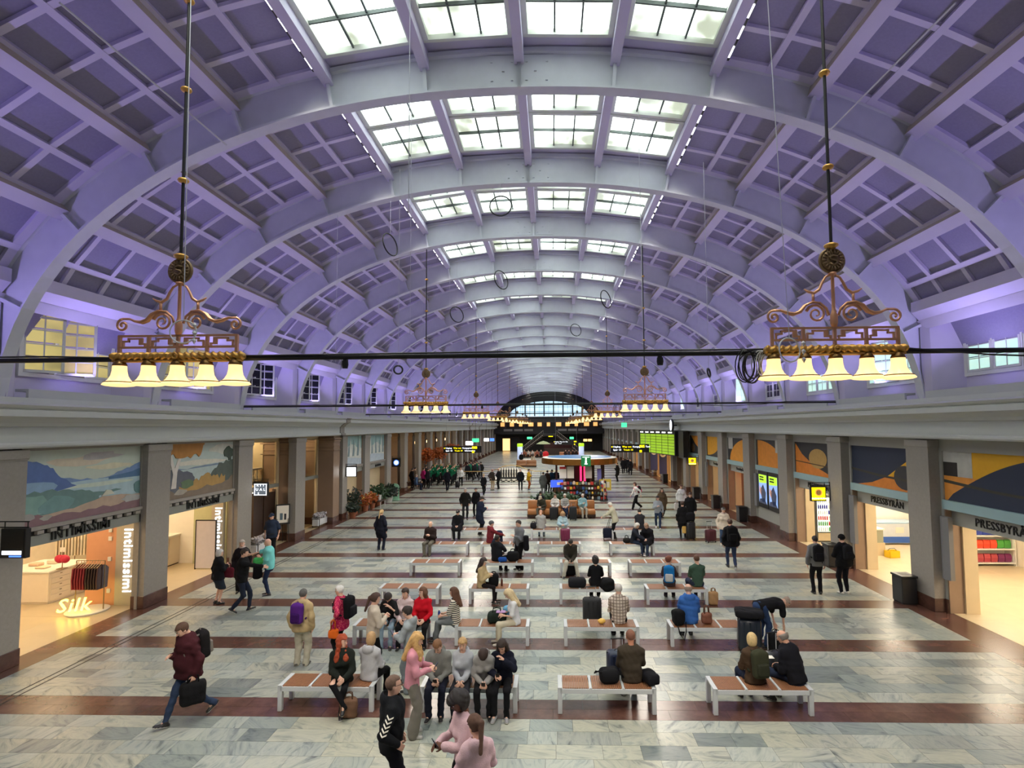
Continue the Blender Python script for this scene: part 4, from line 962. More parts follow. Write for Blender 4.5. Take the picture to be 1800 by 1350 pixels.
BLAB = [['red-haired woman and a blonde in grey sit', 'four youths in hoodies sit', 'lone man in brown sits, suitcase behind', 'couple in dark coats sit with a rucksack'],
        ['beige fleece girl and friends gather', 'striped-top girl and blonde woman sit at opposite ends', 'white-haired man in a plaid shirt sits', 'man in a blue hoodie sits between bags'],
        [None, 'girl in a cap and tan jacket sits', 'woman in black sits among dark bags', 'green-shirt man sits beside a blue backpack'],
        [None, 'man in a black hooded jacket sits beside bags', 'man in olive jacket and pale trousers sits', None],
        ['old man in a black jacket sits at one end', 'youth in a maroon hoodie sits', None, 'two grey-haired people lean together'],
        ['man in a black cap sits with folded hands', 'pale-jacketed blonde and grey-sweater man sit', 'man in a padded vest sits']]
BEMP = {(2,0): 'empty white bench with wooden seat behind the standing white-haired woman', (3,0): 'empty white bench with wooden seat just past the tan-jacket girl', (3,3): 'empty white bench with wooden seat behind the blue backpack pair', (4,2): 'empty white bench with wooden seat behind the grey hoodie man'}
BP = {}
for r_, row in enumerate(BROWS):
    y = 10.12+3.02*r_
    for j, (px_, py_) in enumerate(row):
        x = at(px_, py_).x; BP[r_, j] = (x, y)
        bench(x, y, BEMP.get((r_, j)) or 'white-framed slatted wooden bench where the '+BLAB[r_][j])
# ================================================================ lingerie shop
mat('cabinet_white', (236,222,200), .4, var=.03); mat('hanger_wood', (210,180,140), .5)
t = thing('drawer_cabinet', 'white drawer cabinet standing inside the first lingerie shop', 'cabinet', (-14.43, 16.0, 0))
MB().b2((-1.6, 0, .06), (0, 1.5, .92), .01).build('body', 'cabinet_white', t); MB().b2((-1.63, -.03, .92), (.03, 1.53, .97), .008).build('top', 'shop_white', t); MB().b2((-1.55, .04, 0), (-.04, 1.46, .06)).build('plinth', 'cabinet_white', t)
for c in range(2):
    for j in range(5):
        d = MB().b2((0, .06+c*.72, .1+j*.162), (.018, .72+c*.72, .25+j*.162), .004).build('drawer', 'cabinet_white', t); MB().b2((.018, .36+c*.72, .185+j*.162), (.04, .42+c*.72, .2+j*.162)).build('knob', 'bronze', d)
t = thing('garment_rack', 'round-based rack of dark red and black silk garments with glowing sign', 'clothes rack', (-12.72, 15.45, 0))
m_ = MB(); m_.lathe([(.5,0), (.52,.02), (.52,.045), (.48,.055)], n=28); m_.build('round_base', 'shop_white', t, False)
for x in (-.42, .42): MB().tube([(x,.05,.05), (x,.05,1.42)], .014, 6).build('upright', 'bronze', t)
MB().tube([(-.42,.05,1.42), (.42,.05,1.42)], .012, 6).build('rail', 'bronze', t)
for j in range(10):
    x = -.36+.08*j; c = (120,24,44) if j < 5 else (42,26,28) if j < 9 else (60,34,34)
    g = MB(); g.prism([(-.2,0), (.16,0), (.19,.55), (.06,.66), (-.02,.67), (-.19,.58), (-.22,.25)], lambda u, v, d: (x+d, .05+u, .64+v), -.02, .022); o = g.build('garment', cmat(c, .35), t)
    MB().tube([(x,-.16,1.26), (x,-.02,1.34), (x,.05,1.36), (x,.05,1.44)], .011, 5).build('hanger', 'hanger_wood', o)
mat('neon_yellow', (255,236,120), .4, emit=4.5, ecol=(255,225,80))
n_ = text('neon_lettering', 'Silk', 'neon_yellow', t, (-.12, -.36, .27), .52, '-y', .012, shear=.25, bold=.004); n_.rotation_euler = (PI/2, 0, .35)
for nm, x, y, z, lb in (('sign_pylon', -12.03, 15.95, 0, 'pale pylon with glowing vertical intimissimi lettering at the first shop'), ('sign_pylon', -11.95, 20.18, 0, 'pale pylon with glowing vertical intimissimi lettering at the second shop')):
    t = thing(nm, lb, 'sign', (x, y, 0)); w_ = .33 if x < -12 else .22
    MB().b2((-w_, 0, 0), (w_*.95, .16, 2.5)).build('pylon_panel', cmat((196,184,160), .4), t)
    me = text_mesh('intimissimi', .36, .012, 'CENTER', 0, .004); me.materials.append(MAT['sign_white']); o = ob('vertical_lettering', me, t, (.05, -.015, 1.28)); o.matrix_local = Matrix(((0, 1, 0, .05), (0, 0, -1, -.015), (-1, 0, 0, 1.32), (0, 0, 0, 1)))
    k_ = 1.85/max(.1, max(v.co.x for v in me.vertices)-min(v.co.x for v in me.vertices)); o.scale = (k_, k_, 1)
MB().b2((-13.3, 16.0, 0), (-12.37, 16.14, 4.24)).build('salmon_partition', 'shop_salmon', Lw)
for z in (2.2, 1.95, 1.35, .42): MB().b2((-12.62, 15.97, z-.06), (-12.52, 16.0, z+.06)).build('wall_switch', 'shop_white', Lw)
t = thing('bra_stand', 'small stand of crimson bras on the white cabinet', 'display stand', (-14.35, 16.35, .97))
MB().tube([(0,0,0), (0,0,.55)], .012, 6).build('stem', 'bronze', t); MB().b2((-.1, -.1, 0), (.1, .1, .015)).build('foot', 'bronze', t)
for j in range(4): MB().ell((-.1+.08*j, -.06*(j % 2), .3), (.13, .1, .12)).build('bra', cmat((196,30,66), .5), t, True)
MB().b2((-.09, -.01, .5), (.09, .01, .64)).build('price_card', 'shop_white', t)
def rail_of(nm, lb, x, y, rz, L_, z, cols, h=.8):
    t = thing(nm, lb, 'clothes rail', (x, y, 0), rz)
    MB().tube([(-L_/2,0,0), (-L_/2,0,z), (L_/2,0,z), (L_/2,0,0)], .014, 6).build('frame', 'bronze', t)
    n = int(L_/.09)
    for j in range(n):
        u = -L_/2+.06+j*(L_-.1)/n; g = MB(); g.prism([(-.19,-h), (.19,-h), (.2,-.12), (.04,-.03), (-.04,-.03), (-.2,-.12)], lambda a, b, d: (u+d, a, z+b), -.02, .025); g.build('garment', cmat(cols[j % len(cols)], .6), t)
rail_of('clothes_rail', 'rail of pale cream nightwear behind the drawer cabinet', -15.6, 18.3, .4, 1.2, 1.75, [(236,222,190), (226,206,176), (240,232,210)])
rail_of('clothes_rail', 'rail of black lingerie at the rear of the first shop', -16.5, 19.7, .2, .8, 1.7, [(30,26,28), (50,34,30)])
rail_of('clothes_rail', 'rail of blush pink nightwear along the rear shop wall', -17.0, 15.6, PI/2, 2.2, 1.8, [(230,170,150), (240,190,160), (222,150,120), (246,214,190)])
t = thing('dress_form', 'dark blue dressed torso form beside the salmon partition', 'mannequin', (-13.75, 17.3, 0)); MB().tube([(0,0,0), (0,0,.9)], .02, 6).build('pole', 'bronze', t); m_ = MB(); m_.lathe([(.16,0), (.16,.02), (.03,.05)], n=14); m_.build('base', 'bronze', t)
m_ = MB(); m_.lathe([(.13,.85), (.17,.95), (.13,1.15), (.18,1.38), (.15,1.5), (.05,1.55), (.04,1.6)], n=14, sy=.7); m_.build('torso', cmat((30,32,70), .6), t, True)
for j, (x, y) in enumerate(((-15.0, 16.4), (-15.5, 16.7), (-15.2, 17.0))): tag(MB().b2((x-.16, y-.12, .975), (x+.16, y+.12, 1.03+.03*j), .02).build('folded_garment', cmat(((240,214,180), (226,190,160), (246,230,205))[j], .7), None), 'folded %s garment lying on the white cabinet top' % ('cream', 'peach', 'ivory')[j], 'garment')
t = thing('shop_counter', 'pale panelled sales counter inside the second lingerie shop', 'counter', (-13.9, 17.6, 0))
MB().b2((-.7, 0, .05), (0, 3.65, 1.08)).build('body', 'cabinet_white', t); MB().b2((-.74, -.03, 1.08), (.05, 3.68, 1.15), .01).build('worktop', 'shop_white', t); MB().b2((-.66, .03, 0), (-.03, 3.6, .05)).build('kick_board', 'dark_wood', t)
for j in range(4): MB().b2((0, .03+j*.91, .1), (.012, .9+j*.91, 1.06)).build('front_panel', 'cabinet_white', t)
t = thing('till_screen', 'black till screen tilted on the shop counter', 'screen', (-14.05, 19.9, 1.15), .5); MB().b2((-.1, -.1, 0), (.1, .1, .02)).build('foot', 'black_metal', t); m_ = MB(); m_.b2((-.18, -.02, .05), (.18, .02, .3)); m_.xf(Matrix.Rotation(-.5, 4, 'X')); m_.build('screen', 'black_metal', t); m_ = MB(); m_.b2((-.15, -.026, .08), (.05, -.02, .27)); m_.xf(Matrix.Rotation(-.5, 4, 'X')); m_.build('display', 'screen_blue', t)
t = thing('folding_screen_board', 'tall white board with dark edge standing at the second shop', 'board', (-12.27, 20.05, 0)); MB().b2((-.38, -.02, .04), (.36, .02, 1.78)).build('panel', cmat((214,208,214), .5), t)
for x in (-.39, .37): MB().b2((x-.015, -.03, 0), (x+.015, .03, 1.8)).build('edge_strip', 'black_metal', t)
MB().b2((-.4, -.03, 1.78), (.385, .03, 1.81)).build('top_strip', 'black_metal', t)
tag(text('lit_wall_lettering', 'signie', 'white_lit', None, (-14.9, 20.9, 2.35), .34, '-y', .012), 'glowing white wall lettering inside the second lingerie shop', 'sign')
tag(MB().b2((-13.3, 20.85, 0), (-12.0, 20.9, 2.5)).build('glass_partition', cmat((190,190,150), .15), None), 'olive-tinted glass partition behind the white board', 'partition')
# big round paper lanterns and gift boxes in the third shop
for x, y, z, r_, c, lb in ((-12.75, 22.0, 1.55, .42, (206,196,160), 'large cream paper ball in the cosmetics shop window'), (-12.45, 21.75, .85, .34, (236,232,224), 'white paper ball below the cream ball in window')):
    t = thing('paper_ball', lb, 'decoration', (x, y, z)); MB().ell((0,0,0), (r_,r_,r_), 18, 12).build('ball', cmat(c, .8), t, True); MB().tube([(0,0,-z), (0,0,-r_)], .012, 5).build('stand_rod', 'brass_dark', t)
for j, (x, y, z, s3, c) in enumerate(((-13.3, 21.6, 0, .45, (214,170,70)), (-12.6, 22.75, 0, .38, (226,190,110)), (-13.3, 21.6, .41, .05, (240,220,170)), (-13.2, 23.0, 0, .6, (190,140,60)))): tag(MB().b2((x-s3/2, y-s3/2, z), (x+s3/2, y+s3/2, z+s3*.9), .01).build('gift_box', cmat(c, .5), None), 'gift box in shop window, ' + ('gold, under the paper balls', 'pale gold, beside the door post', 'flat cream lid on the gold box', 'dark gold, set back from the glass')[j], 'box')
def planter(lb, x, y, rz, L_, c, leafc, seed):
    r_ = random.Random(seed); t = thing('planter_box', lb, 'planter', (x, y, 0), rz)
    MB().b2((-L_/2, -.16, .1), (L_/2, .16, .42), .012).build('trough', cmat(c, .5), t)
    for sx in (-1, 1):
        for sy in (-1, 1): MB().b2((sx*L_*.42-.015, sy*.17-.015, 0), (sx*L_*.42+.015, sy*.17+.015, .44)).build('leg', 'black_metal', t)
    fm = MB()
    for i in range(int(150*L_)):
        p = (r_.uniform(-L_/2, L_/2), r_.uniform(-.2, .2), .45+r_.random()*.24); s3 = .035+r_.random()*.03; fm.ell(p, (s3, s3, s3*.8), 6, 4)
    stuff(fm.build('blossoms', cmat(leafc, .8, var=.3), t, True)); fm = MB()
    for i in range(int(60*L_)):
        p = Vector((r_.uniform(-L_/2, L_/2), r_.uniform(-.15, .15), .4)); a = r_.random()*6.3; q = p+Vector((.12*math.cos(a), .12*math.sin(a), .2)); fm.add([p, (p+q)/2+Vector((.03, .02, .02)), q, (p+q)/2-Vector((.03, .02, -.02))], [(0,1,2,3)])
    stuff(fm.build('leaves', cmat((70,80,66), .7), t))
planter('white planter box of pale flowers beside the third pilaster', -11.62, 22.7, PI/2, 1.3, (220,222,224), (176,172,176), 1)
planter('white planter box of pale flowers before the bakery window', -11.75, 28.9, PI/2, 1.4, (220,222,224), (180,174,178), 2)
t = thing('easel_sign', 'black framed poster easel beside the cosmetics shop door', 'easel', (-11.6, 24.45, 0), .45)
m_ = MB(); m_.b2((-.3, -.015, .85), (.3, .015, 1.75)); m_.xf(Matrix.Rotation(-.15, 4, 'X')); m_.build('frame', 'black_metal', t); m_ = MB(); m_.b2((-.25, -.02, .92), (.25, -.014, 1.69)); m_.xf(Matrix.Rotation(-.15, 4, 'X')); m_.build('poster', 'shop_white', t)
m_ = MB(); m_.b2((-.12, -.024, 1.05), (.0, -.02, 1.35)); m_.xf(Matrix.Rotation(-.15, 4, 'X')); m_.build('poster_picture', cmat((90,110,120)), t); m_ = MB(); m_.b2((.06, -.024, 1.05), (.15, -.02, 1.32)); m_.xf(Matrix.Rotation(-.15, 4, 'X')); m_.build('poster_picture', cmat((50,50,52)), t)
for x in (-.28, .28): MB().tube([(x,-.05,0), (x*.8,.1,1.1)], .014, 5).build('leg', 'black_metal', t)
MB().tube([(0,.5,0), (0,.17,1.2)], .014, 5).build('leg', 'black_metal', t); MB().tube([(-.25,.02,.5), (.25,.02,.5)], .01, 5).build('crossbar', 'black_metal', t)
# ================================================================ plants
mat('leaf_green', (44,72,40), .55, var=.35, scale=12.); mat('leaf_dark', (30,48,34), .55, var=.35, scale=12.); mat('leaf_rust', (168,84,30), .7, var=.35, scale=12.); mat('terracotta', (150,90,60), .7)
def leaves(n, c, R, size, seed, hmin=0.):
    r_ = random.Random(seed); m_ = MB()
    for i in range(n):
        th, ph = r_.random()*2*PI, math.acos(1-2*r_.random()); k = r_.random()**.4; p = Vector((c[0]+R[0]*k*math.sin(ph)*math.cos(th), c[1]+R[1]*k*math.sin(ph)*math.sin(th), c[2]+R[2]*k*math.cos(ph)))
        d = Vector((r_.uniform(-1,1), r_.uniform(-1,1), r_.uniform(-.6,.8))).normalized(); s3 = size*(.6+r_.random()*.8); a = d.orthogonal().normalized()*s3*.32
        m_.add([p, p+d*s3*.5+a, p+d*s3, p+d*s3*.5-a], [(0,1,2,3)])
    return m_
def potplant(lb, x, y, h, R, n, mm, seed, pot='terracotta', ph=.3, size=.16, fl=None):
    t = thing('potted_plant', lb, 'plant', (x, y, 0)); m_ = MB(); m_.lathe([(R*.35,0), (R*.45,ph), (R*.48,ph), (R*.48,ph+.03), (R*.4,ph+.03)], n=14); m_.build('pot', pot, t)
    MB().tube([(0,0,ph), (0,0,h*.7)], .02, 5).build('stem', 'dark_wood', t); stuff(leaves(n, (0,0,ph+(h-ph)*.55), (R,R,(h-ph)*.55), size, seed).build('foliage', mm, t))
    if fl: stuff(leaves(int(n*.25), (0,0,ph+(h-ph)*.6), (R*1.02,R*1.02,(h-ph)*.55), .09, seed+5).build('flowers', cmat(fl, .7), t))
potplant('dark leafy plant tallest at the flower stand', -11.2, 32.0, 1.6, .4, 260, 'leaf_dark', 1)
potplant('pink-flowered plant on the flower stand', -11.3, 32.8, 1.5, .3, 160, 'leaf_dark', 2, fl=(214,170,176))
potplant('low dark bush in front of the flower stand', -10.95, 31.35, .75, .45, 240, 'leaf_dark', 3)
potplant('golden-brown foliage arrangement of the flower stand', -11.1, 34.0, 1.05, .4, 220, 'leaf_rust', 4, fl=(222,190,90))
potplant('second golden foliage arrangement beside white bucket', -11.0, 35.0, .95, .38, 200, 'leaf_rust', 5, fl=(206,160,70))
potplant('broad green bush near the dark green door', -11.2, 36.6, 1.25, .7, 420, 'leaf_green', 6, size=.2)
potplant('wide dark green bush in a pale bowl', -10.9, 38.0, 1.1, .75, 420, 'leaf_dark', 7, pot='grey_paint', size=.2)
tag(MB().lathe([(.12,0), (.16,.3), (.17,.3), (.17,.32), (.14,.32), (.11,.03)], (-10.8, 35.7, .45), 14).build('bucket', 'white_plastic', None), 'small white bucket on the plant table', 'bucket')
t = thing('plant_table', 'low dark table carrying plants beside the strip', 'table', (-10.85, 35.5, 0)); MB().b2((-.4, -.5, .41), (.4, .5, .45)).build('top', 'dark_wood', t)
for x in (-.36, .36):
    for y in (-.46, .46): MB().b2((x-.02, y-.02, 0), (x+.02, y+.02, .41)).build('leg', 'white_plastic', t)
t = thing('pavement_sign', 'mint green round-topped pavement sign by the bushes', 'sign', (-10.7, 38.9, 0)); m_ = MB(); m_.prism([(-.33,.1)]+arc(0,.9,.33,.3,PI,0,12)+[(.33,.1)], lambda u, v, d: (u, d, v), -.03, .03); m_.build('board', cmat((150,200,170), .5), t); MB().b2((-.24, -.036, .3), (.24, -.03, .85)).build('poster', cmat((220,170,170)), t); MB().b2((-.35, -.2, 0), (.35, .2, .1), .03).build('base', cmat((150,200,170), .5), t)
for j, (px_, py_, Y) in enumerate(((752, 800, 52.), (772, 797, 55.), (795, 786, 60.))):
    p = at(px_, py_, Y=Y); t = thing('autumn_foliage', ('large rust-brown autumn leaf ball on the colonnade', 'second rust-brown autumn leaf ball beside the large one', 'small rust autumn leaf spray near the direction sign')[j], 'decoration', (p.x, Y, p.z)); stuff(leaves((420, 380, 200)[j], (0,0,0), ((.75,.6,.7), (.65,.5,.7), (.9,.4,.35))[j], .24, 20+j).build('leaves', 'leaf_rust', t)); MB().tube([(0,0,-p.z), (0,0,0)], .03, 6).build('pole', 'dark_wood', t)
# ================================================================ newsagent
CH = [(230,70,40), (240,190,30), (70,150,60), (40,60,150), (214,120,40), (170,60,70), (246,210,60), (120,40,90)]
t = thing('snack_shelf', 'tiered snack shelf facing the nearest newsagent doorway', 'shelf', (14.7, 20.55, 0)); 
for z in (.12, .62, 1.1, 1.55, 1.95): MB().b2((0, 0, z-.03), (2.85, .5, z)).build('shelf_board', 'shop_white', t)
for x in (0, 2.82): MB().b2((x, 0, 0), (x+.03, .5, 2.1)).build('side', 'shop_white', t)
MB().b2((0, .48, 0), (2.85, .5, 2.1)).build('back', 'shop_white', t)
bagm = {}
for i, c in enumerate(CH):
    m_ = MB(); v = []
    for (z, a, b) in ((0,.1,.02), (.03,.11,.05), (.16,.115,.07), (.28,.11,.05), (.31,.1,.012)):
        v += [(-a, -b, z), (a, -b, z), (a, b, z), (-a, b, z)]
    m_.add(v, [(q*4+j, q*4+(j+1) % 4, q*4+4+(j+1) % 4, q*4+4+j) for q in range(4) for j in range(4)]+[(3,2,1,0), (16,17,18,19)]); me = m_.mesh('snack_bag'); me.materials.append(cmat(c, .3)); bagm[i] = me
cn = ['red', 'yellow', 'green', 'dark blue', 'orange', 'maroon', 'light yellow', 'purple']
for r_, z in enumerate((.12, .62, 1.1, 1.55)):
    i = -1
    for j in range(11):
        if j % 3 == 0: i = (r_*3+j//3*2+1) % 8
        tag(ob('snack_bag', bagm[i], None, (14.85+j*.25, 20.72, z)), '%s snack bag on the %s board of the snack shelf' % (cn[i], ('lowest', 'second', 'third', 'top')[r_]), 'snack bag', 'snack bags on the shelf')
for j in range(9): tag(ob('snack_bag', bagm[6], None, (14.5+.02*(j % 2), 20.4, .1+.2*j), .3), 'yellow snack bag clipped in a hanging strip at the shelf end', 'snack bag', 'yellow bags on the hanging strip')
t = thing('chest_freezer', 'blue and white ice cream chest freezer with glass lid', 'freezer', (15.3, 24.6, 0)); MB().b2((-1.2, -.4, .05), (1.2, .45, .9), .02).build('body', cmat((214,220,228), .3), t); MB().b2((-1.21, -.412, .08), (1.21, -.4, .34)).build('wave_stripe', cmat((50,96,180), .4), t); MB().b2((-1.2, -.4, .9), (1.2, .45, .95)).build('glass_lid', cmat((170,200,225), .05), t); MB().b2((.2, -.415, .5), (.55, -.41, .75)).build('label', 'shop_white', t)
t = thing('pastry_case', 'glass fronted low pastry case just inside the second doorway', 'display case', (13.3, 22.5, 0)); MB().b2((-.45, -.3, 0), (.55, .4, .5)).build('base', 'cream_stone', t); MB().b2((-.4, -.28, .5), (.5, .36, 1.0)).build('glass', cmat((150,150,130), .08), t); MB().b2((-.46, -.31, 1.0), (.56, .41, 1.05)).build('top', 'shop_white', t)
t = thing('shopping_basket', 'yellow shopping basket on the newsagent floor', 'basket', (13.95, 21.95, 0), .2); m_ = MB()
for a, b, c, d in ((-.22,-.15,.22,-.13), (-.22,.13,.22,.15), (-.22,-.15,-.2,.15), (.2,-.15,.22,.15)): m_.b2((a, b, 0), (c, d, .26))
m_.b2((-.22, -.15, 0), (.22, .15, .02)); m_.build('basket_shell', cmat((240,196,20), .4), t); MB().tube([(-.2,0,.26), (-.1,0,.34), (.1,0,.34), (.2,0,.26)], .01, 5).build('handle', 'black_metal', t)
t = thing('drinks_cooler', 'tall lit drinks cooler behind the yellow newsagent sign', 'cooler', (12.75, 24.75, 0)); MB().b2((-.4, -.0, 0), (.55, .4, 2.05)).build('cabinet', cmat((70,70,66), .5), t); MB().b2((-.3, -.012, .45), (.5, 0, 1.95)).build('lit_interior', mat('cooler_light', (225,240,225), .4, emit=1.2), t); MB().b2((-.3, -.02, .06), (.5, 0, .4)).build('base_panel', 'cream_stone', t)
for r_ in range(6):
    MB().b2((-.3, -.1, .48+r_*.245), (.5, 0, .495+r_*.245)).build('shelf', 'shop_white', t)
bt = {}
for i, c in enumerate(((60,50,140), (200,60,50), (230,230,225), (90,150,80), (240,170,60))):
    m_ = MB(); m_.lathe([(.03,0), (.032,.02), (.032,.13), (.014,.17), (.014,.19)], n=8); me = m_.mesh('bottle'); me.materials.append(cmat(c, .2)); bt[i] = me
for r_ in range(6):
    for j in range(9): tag(ob('bottle', bt[[2, 3, 1, 2, 0, 2][(r_+(j//5)) % 6]], None, (12.49+.09*j, 24.7, .495+r_*.245)), 'small drink bottle on a shelf of the tall lit cooler', 'bottle', 'bottles in the drinks cooler')
tag(MB().b2((12.9, 30.8, .1), (12.95, 31.6, 2.3)).build('red_poster', mat('poster_red', (210,40,30), .5, emit=.3), None), 'tall red poster inside the doorway past the ad screens', 'poster')
# ================================================================ departure board, clock, direction signs, banners
mat('led_green', (120,160,30), .5, emit=.4, ecol=(170,215,40))
A, B = Vector((9.15, 52.5, 0)), Vector((10.6, 44.4, 0)); D = (B-A).normalized(); ang = math.atan2(D.y, D.x)
t = thing('departure_board', 'large black departure board with rows of yellow-green display cells', 'departure board', (A.x, A.y, 0), ang); LB = (B-A).length
MB().b2((-.15, -.0, 2.75), (LB+.1, .3, 4.78)).build('housing', 'black_metal', t)
for c in range(6):
    u0, u1 = LB*c/6+.06, LB*(c+1)/6-.06; MB().b2((u0, -.014, 4.6), (u0+.8, -.001, 4.7)).build('column_heading', 'white_lit', t)
    for r_ in range(7): o = MB().b2((u0, -.012, 2.82+r_*.243), (u1, -.001, 3.03+r_*.243)).build('display_cell', 'led_green', t)
t2 = thing('board_side_cabinet', 'plain black cabinet standing out beside the departure board', 'cabinet', (10.75, 42.6, 0)); MB().b2((-.0, -.5, 2.75), (.35, 1.1, 4.76)).build('cabinet', 'black_metal', t2)
t = thing('hall_clock', 'round double-faced hall clock on the cornice above the departure board', 'clock', (10.55, 45.0, 5.25)); m_ = MB(); m_.lathe([(.0001,-.14), (.3,-.12), (.48,-.08), (.54,0), (.48,.08), (.3,.12), (.0001,.14)], n=24, axis='x'); m_.build('clock_body', 'black_metal', t, True)
m_ = MB(); m_.lathe([(.0001,-.15), (.3,-.13), (.44,-.1)], n=24, axis='x'); m_.build('dial', 'sign_white', t, True); MB().tube([(.12,0,0), (.4,0,0)], .05, 8).build('arm', 'black_metal', t); MB().b2((-.165, -.015, 0), (-.155, .015, .3)).build('hand', 'letter_black', t); MB().b2((-.165, 0, -.012), (-.155, .2, .012)).build('hand', 'letter_black', t)
def dirsign(lb, x, y, z, w_, h_, l1, l2, arrow=1):
    t = thing('direction_sign', lb, 'sign', (x, y, z)); MB().b2((-w_/2, -.08, -h_/2), (w_/2, .08, h_/2)).build('panel', 'letter_black', t)
    for u in (-.42, .42): MB().tube([(u*w_, 0, h_/2), (u*w_, 0, rib_z(x+u*w_)-z)], .012, 5).build('hanger_rod', 'wire', t)
    for row, zz in ((l1, h_*.2), (l2, -h_*.2)):
        u = -w_/2+.22
        for s3, mm in row:
            o = text('lettering', s3, mm, t, (u, -.085, zz), h_*.3, '-y', .004, 'LEFT', bold=.004); u += len(s3)*h_*.3*.56+.1
    for j in range(3): MB().b2((w_/2-.85+.24*(j % 2), -.09, (.06 if j < 2 else -.22)*h_*2.2-.02), (w_/2-.65+.24*(j % 2), -.08, (.06 if j < 2 else -.22)*h_*2.2+.18)).build('pictogram', 'sign_yellow', t)
    MB().prism([(-w_/2+.05,h_*.2), (-w_/2+.12,h_*.3), (-w_/2+.19,h_*.2), (-w_/2+.12,h_*.1)], lambda u, v, d: (u, d, v), -.086, -.08).build('arrow', 'sign_yellow', t)
W_, Y_ = 'sign_white', 'sign_yellow'
p = at(813, 790, Y=YK(8)); dirsign('black hanging direction sign with Information line above the choir', p.x, YK(8), p.z, 3.45, .6, [('Utgång', W_), ('Way out', Y_), ('Kungsgatan Taxi', W_)], [('Spår 10', W_), ('Track 10', Y_), ('Information', W_)])
p = at(1107, 788, Y=YK(8)); dirsign('black hanging direction sign below the departure board', p.x, YK(8), p.z, 3.4, .7, [('Utgång', W_), ('Way out', Y_), ('Kungsgatan Taxi', W_)], [('Spår 10', W_), ('Track 10', Y_)])
p = at(995, 778, Y=YK(19)); dirsign('far black direction sign hung before the end gallery stair', p.x, YK(19), p.z, 4.6, .8, [('Utgång', W_), ('Way out', W_), ('City', W_)], [('Spår', W_), ('Track', W_)])
mat('banner_blue', (40,50,110), .6, var=.08)
for Y, lb in ((52.6, 'nearer'), (57.2, 'farther')):
    t = thing('hanging_banner', 'dark blue banner with white round emblem, %s of the pair' % lb, 'banner', (11.3, Y, 0)); MB().b2((-.36, -.015, .6), (.36, .015, 2.9)).build('cloth', 'banner_blue', t); m_ = MB(); m_.lathe([(.3,-.016), (.3,-.02)], (0,0,2.5), 20, 'y'); m_.build('emblem_disc', 'shop_white', t); m_ = MB(); m_.lathe([(.13,-.021), (.13,-.024)], (0,0,2.5), 14, 'y'); m_.build('emblem_core', 'brown_stone', t)
    MB().tube([(-.4,0,2.92), (.4,0,2.92)], .015, 5).build('top_bar', 'black_metal', t); MB().tube([(0,0,0), (0,.03,2.92)], .02, 5).build('stand_pole', 'black_metal', t); MB().b2((-.3, -.2, 0), (.3, .2, .04)).build('stand_foot', 'black_metal', t)
for j, (px_, py_, Y, mm, w_, lb) in enumerate(((836, 774, 60., 'green_lit', .75, 'green running-man exit sign over the choir'), (1097, 747, 50., 'green_lit', .5, 'green exit sign on the cornice beyond the clock'), (931, 770, 95., 'green_lit', .9, 'round green lit sign left of the far stair'), (1005, 770, 95., 'green_lit', .7, 'small green lit sign right of the far stair'), (855, 773, 66., 'white_lit', .6, 'round white lit sign past the exit sign'), (865, 773, 75., 'sign_blue', .6, 'small blue lit sign at the far colonnade'), (825, 779, 60., 'white_lit', .8, 'white camera dome over the direction sign'), (968, 766, 110., 'yellow_lit', .9, 'yellow lit sign on the stair landing'))):
    Y = YK(round((Y-R0Y)/PB)) if Y < 105 else Y; p = at(px_, py_, Y=Y); t = thing('lit_sign', lb, 'sign', (p.x, Y, p.z)); MB().b2((-w_/2, -.04, -.2), (w_/2, .04, .2), .03).build('lit_box', mm, t); MB().tube([(0,0,.2), (0,0,(rib_z(p.x)-p.z) if Y < 105 else .6)], .012, 5).build('stem', 'black_metal', t)
# ================================================================ kiosk, sofas, chess, far furniture
KX, KY = 2.72, 41.6
t = thing('information_kiosk', 'round roofed information kiosk with brass rim and pale blue roof', 'kiosk', (KX, KY, 0))
mat('kiosk_wood', (84,54,34), .45, var=.2); mat('brass_rim', (170,120,60), .25, metal=.85, var=.3, scale=4.)
def ngon(r_, n, a0=PI/8): return [(r_*math.cos(a0+2*PI*i/n), r_*math.sin(a0+2*PI*i/n)) for i in range(n)]
MB().prism(ngon(2.15, 8), lambda u, v, d: (u, v, d), .0, 1.02).build('counter_body', 'kiosk_wood', t); MB().prism(ngon(2.3, 8), lambda u, v, d: (u, v, d), 1.02, 1.1).build('counter_top', 'dark_wood', t)
for x, y in ngon(1.9, 8): o = MB().b2((x-.07, y-.07, 1.1), (x+.07, y+.07, 2.45)).build('post', 'kiosk_wood', t)
m_ = MB(); m_.lathe([(2.82,2.42), (2.88,2.44), (2.88,2.84), (2.82,2.86)], n=40); m_.build('brass_rim', 'brass_rim', t); m_ = MB(); m_.lathe([(2.84,2.84), (2.8,2.88), (2.45,2.9)], n=40); m_.build('roof_border', 'shop_white', t); m_ = MB(); m_.lathe([(2.46,2.895), (2.4,2.915), (.0001,2.93)], n=40); m_.build('roof_disc', cmat((60,118,176), .5, var=.25), t)
MB().prism(ngon(1.2, 8), lambda u, v, d: (u, v, d), 1.1, 2.45).build('core_cabin', 'dark_wood', t)
for j, (x, c) in enumerate(((-1.3, 'shop_white'), (-.75, 'shop_white'), (.55, cmat((200,190,180)))) ): MB().b2((x-.25, -2.02, 1.45), (x+.25, -1.98, 2.3)).build('notice_board', c, t)
MB().b2((-1.53, -2.03, 2.12), (-1.07, -2.02, 2.3)).build('red_heading', cmat((190,50,50)), t)
mat('pink_tube', (255,40,80), .4, emit=2., ecol=(255,40,90))
for x in (.0, .28): MB().b2((x-.07, -2.0, 1.25), (x+.07, -1.96, 2.3)).build('pink_light_strip', 'pink_tube', t)
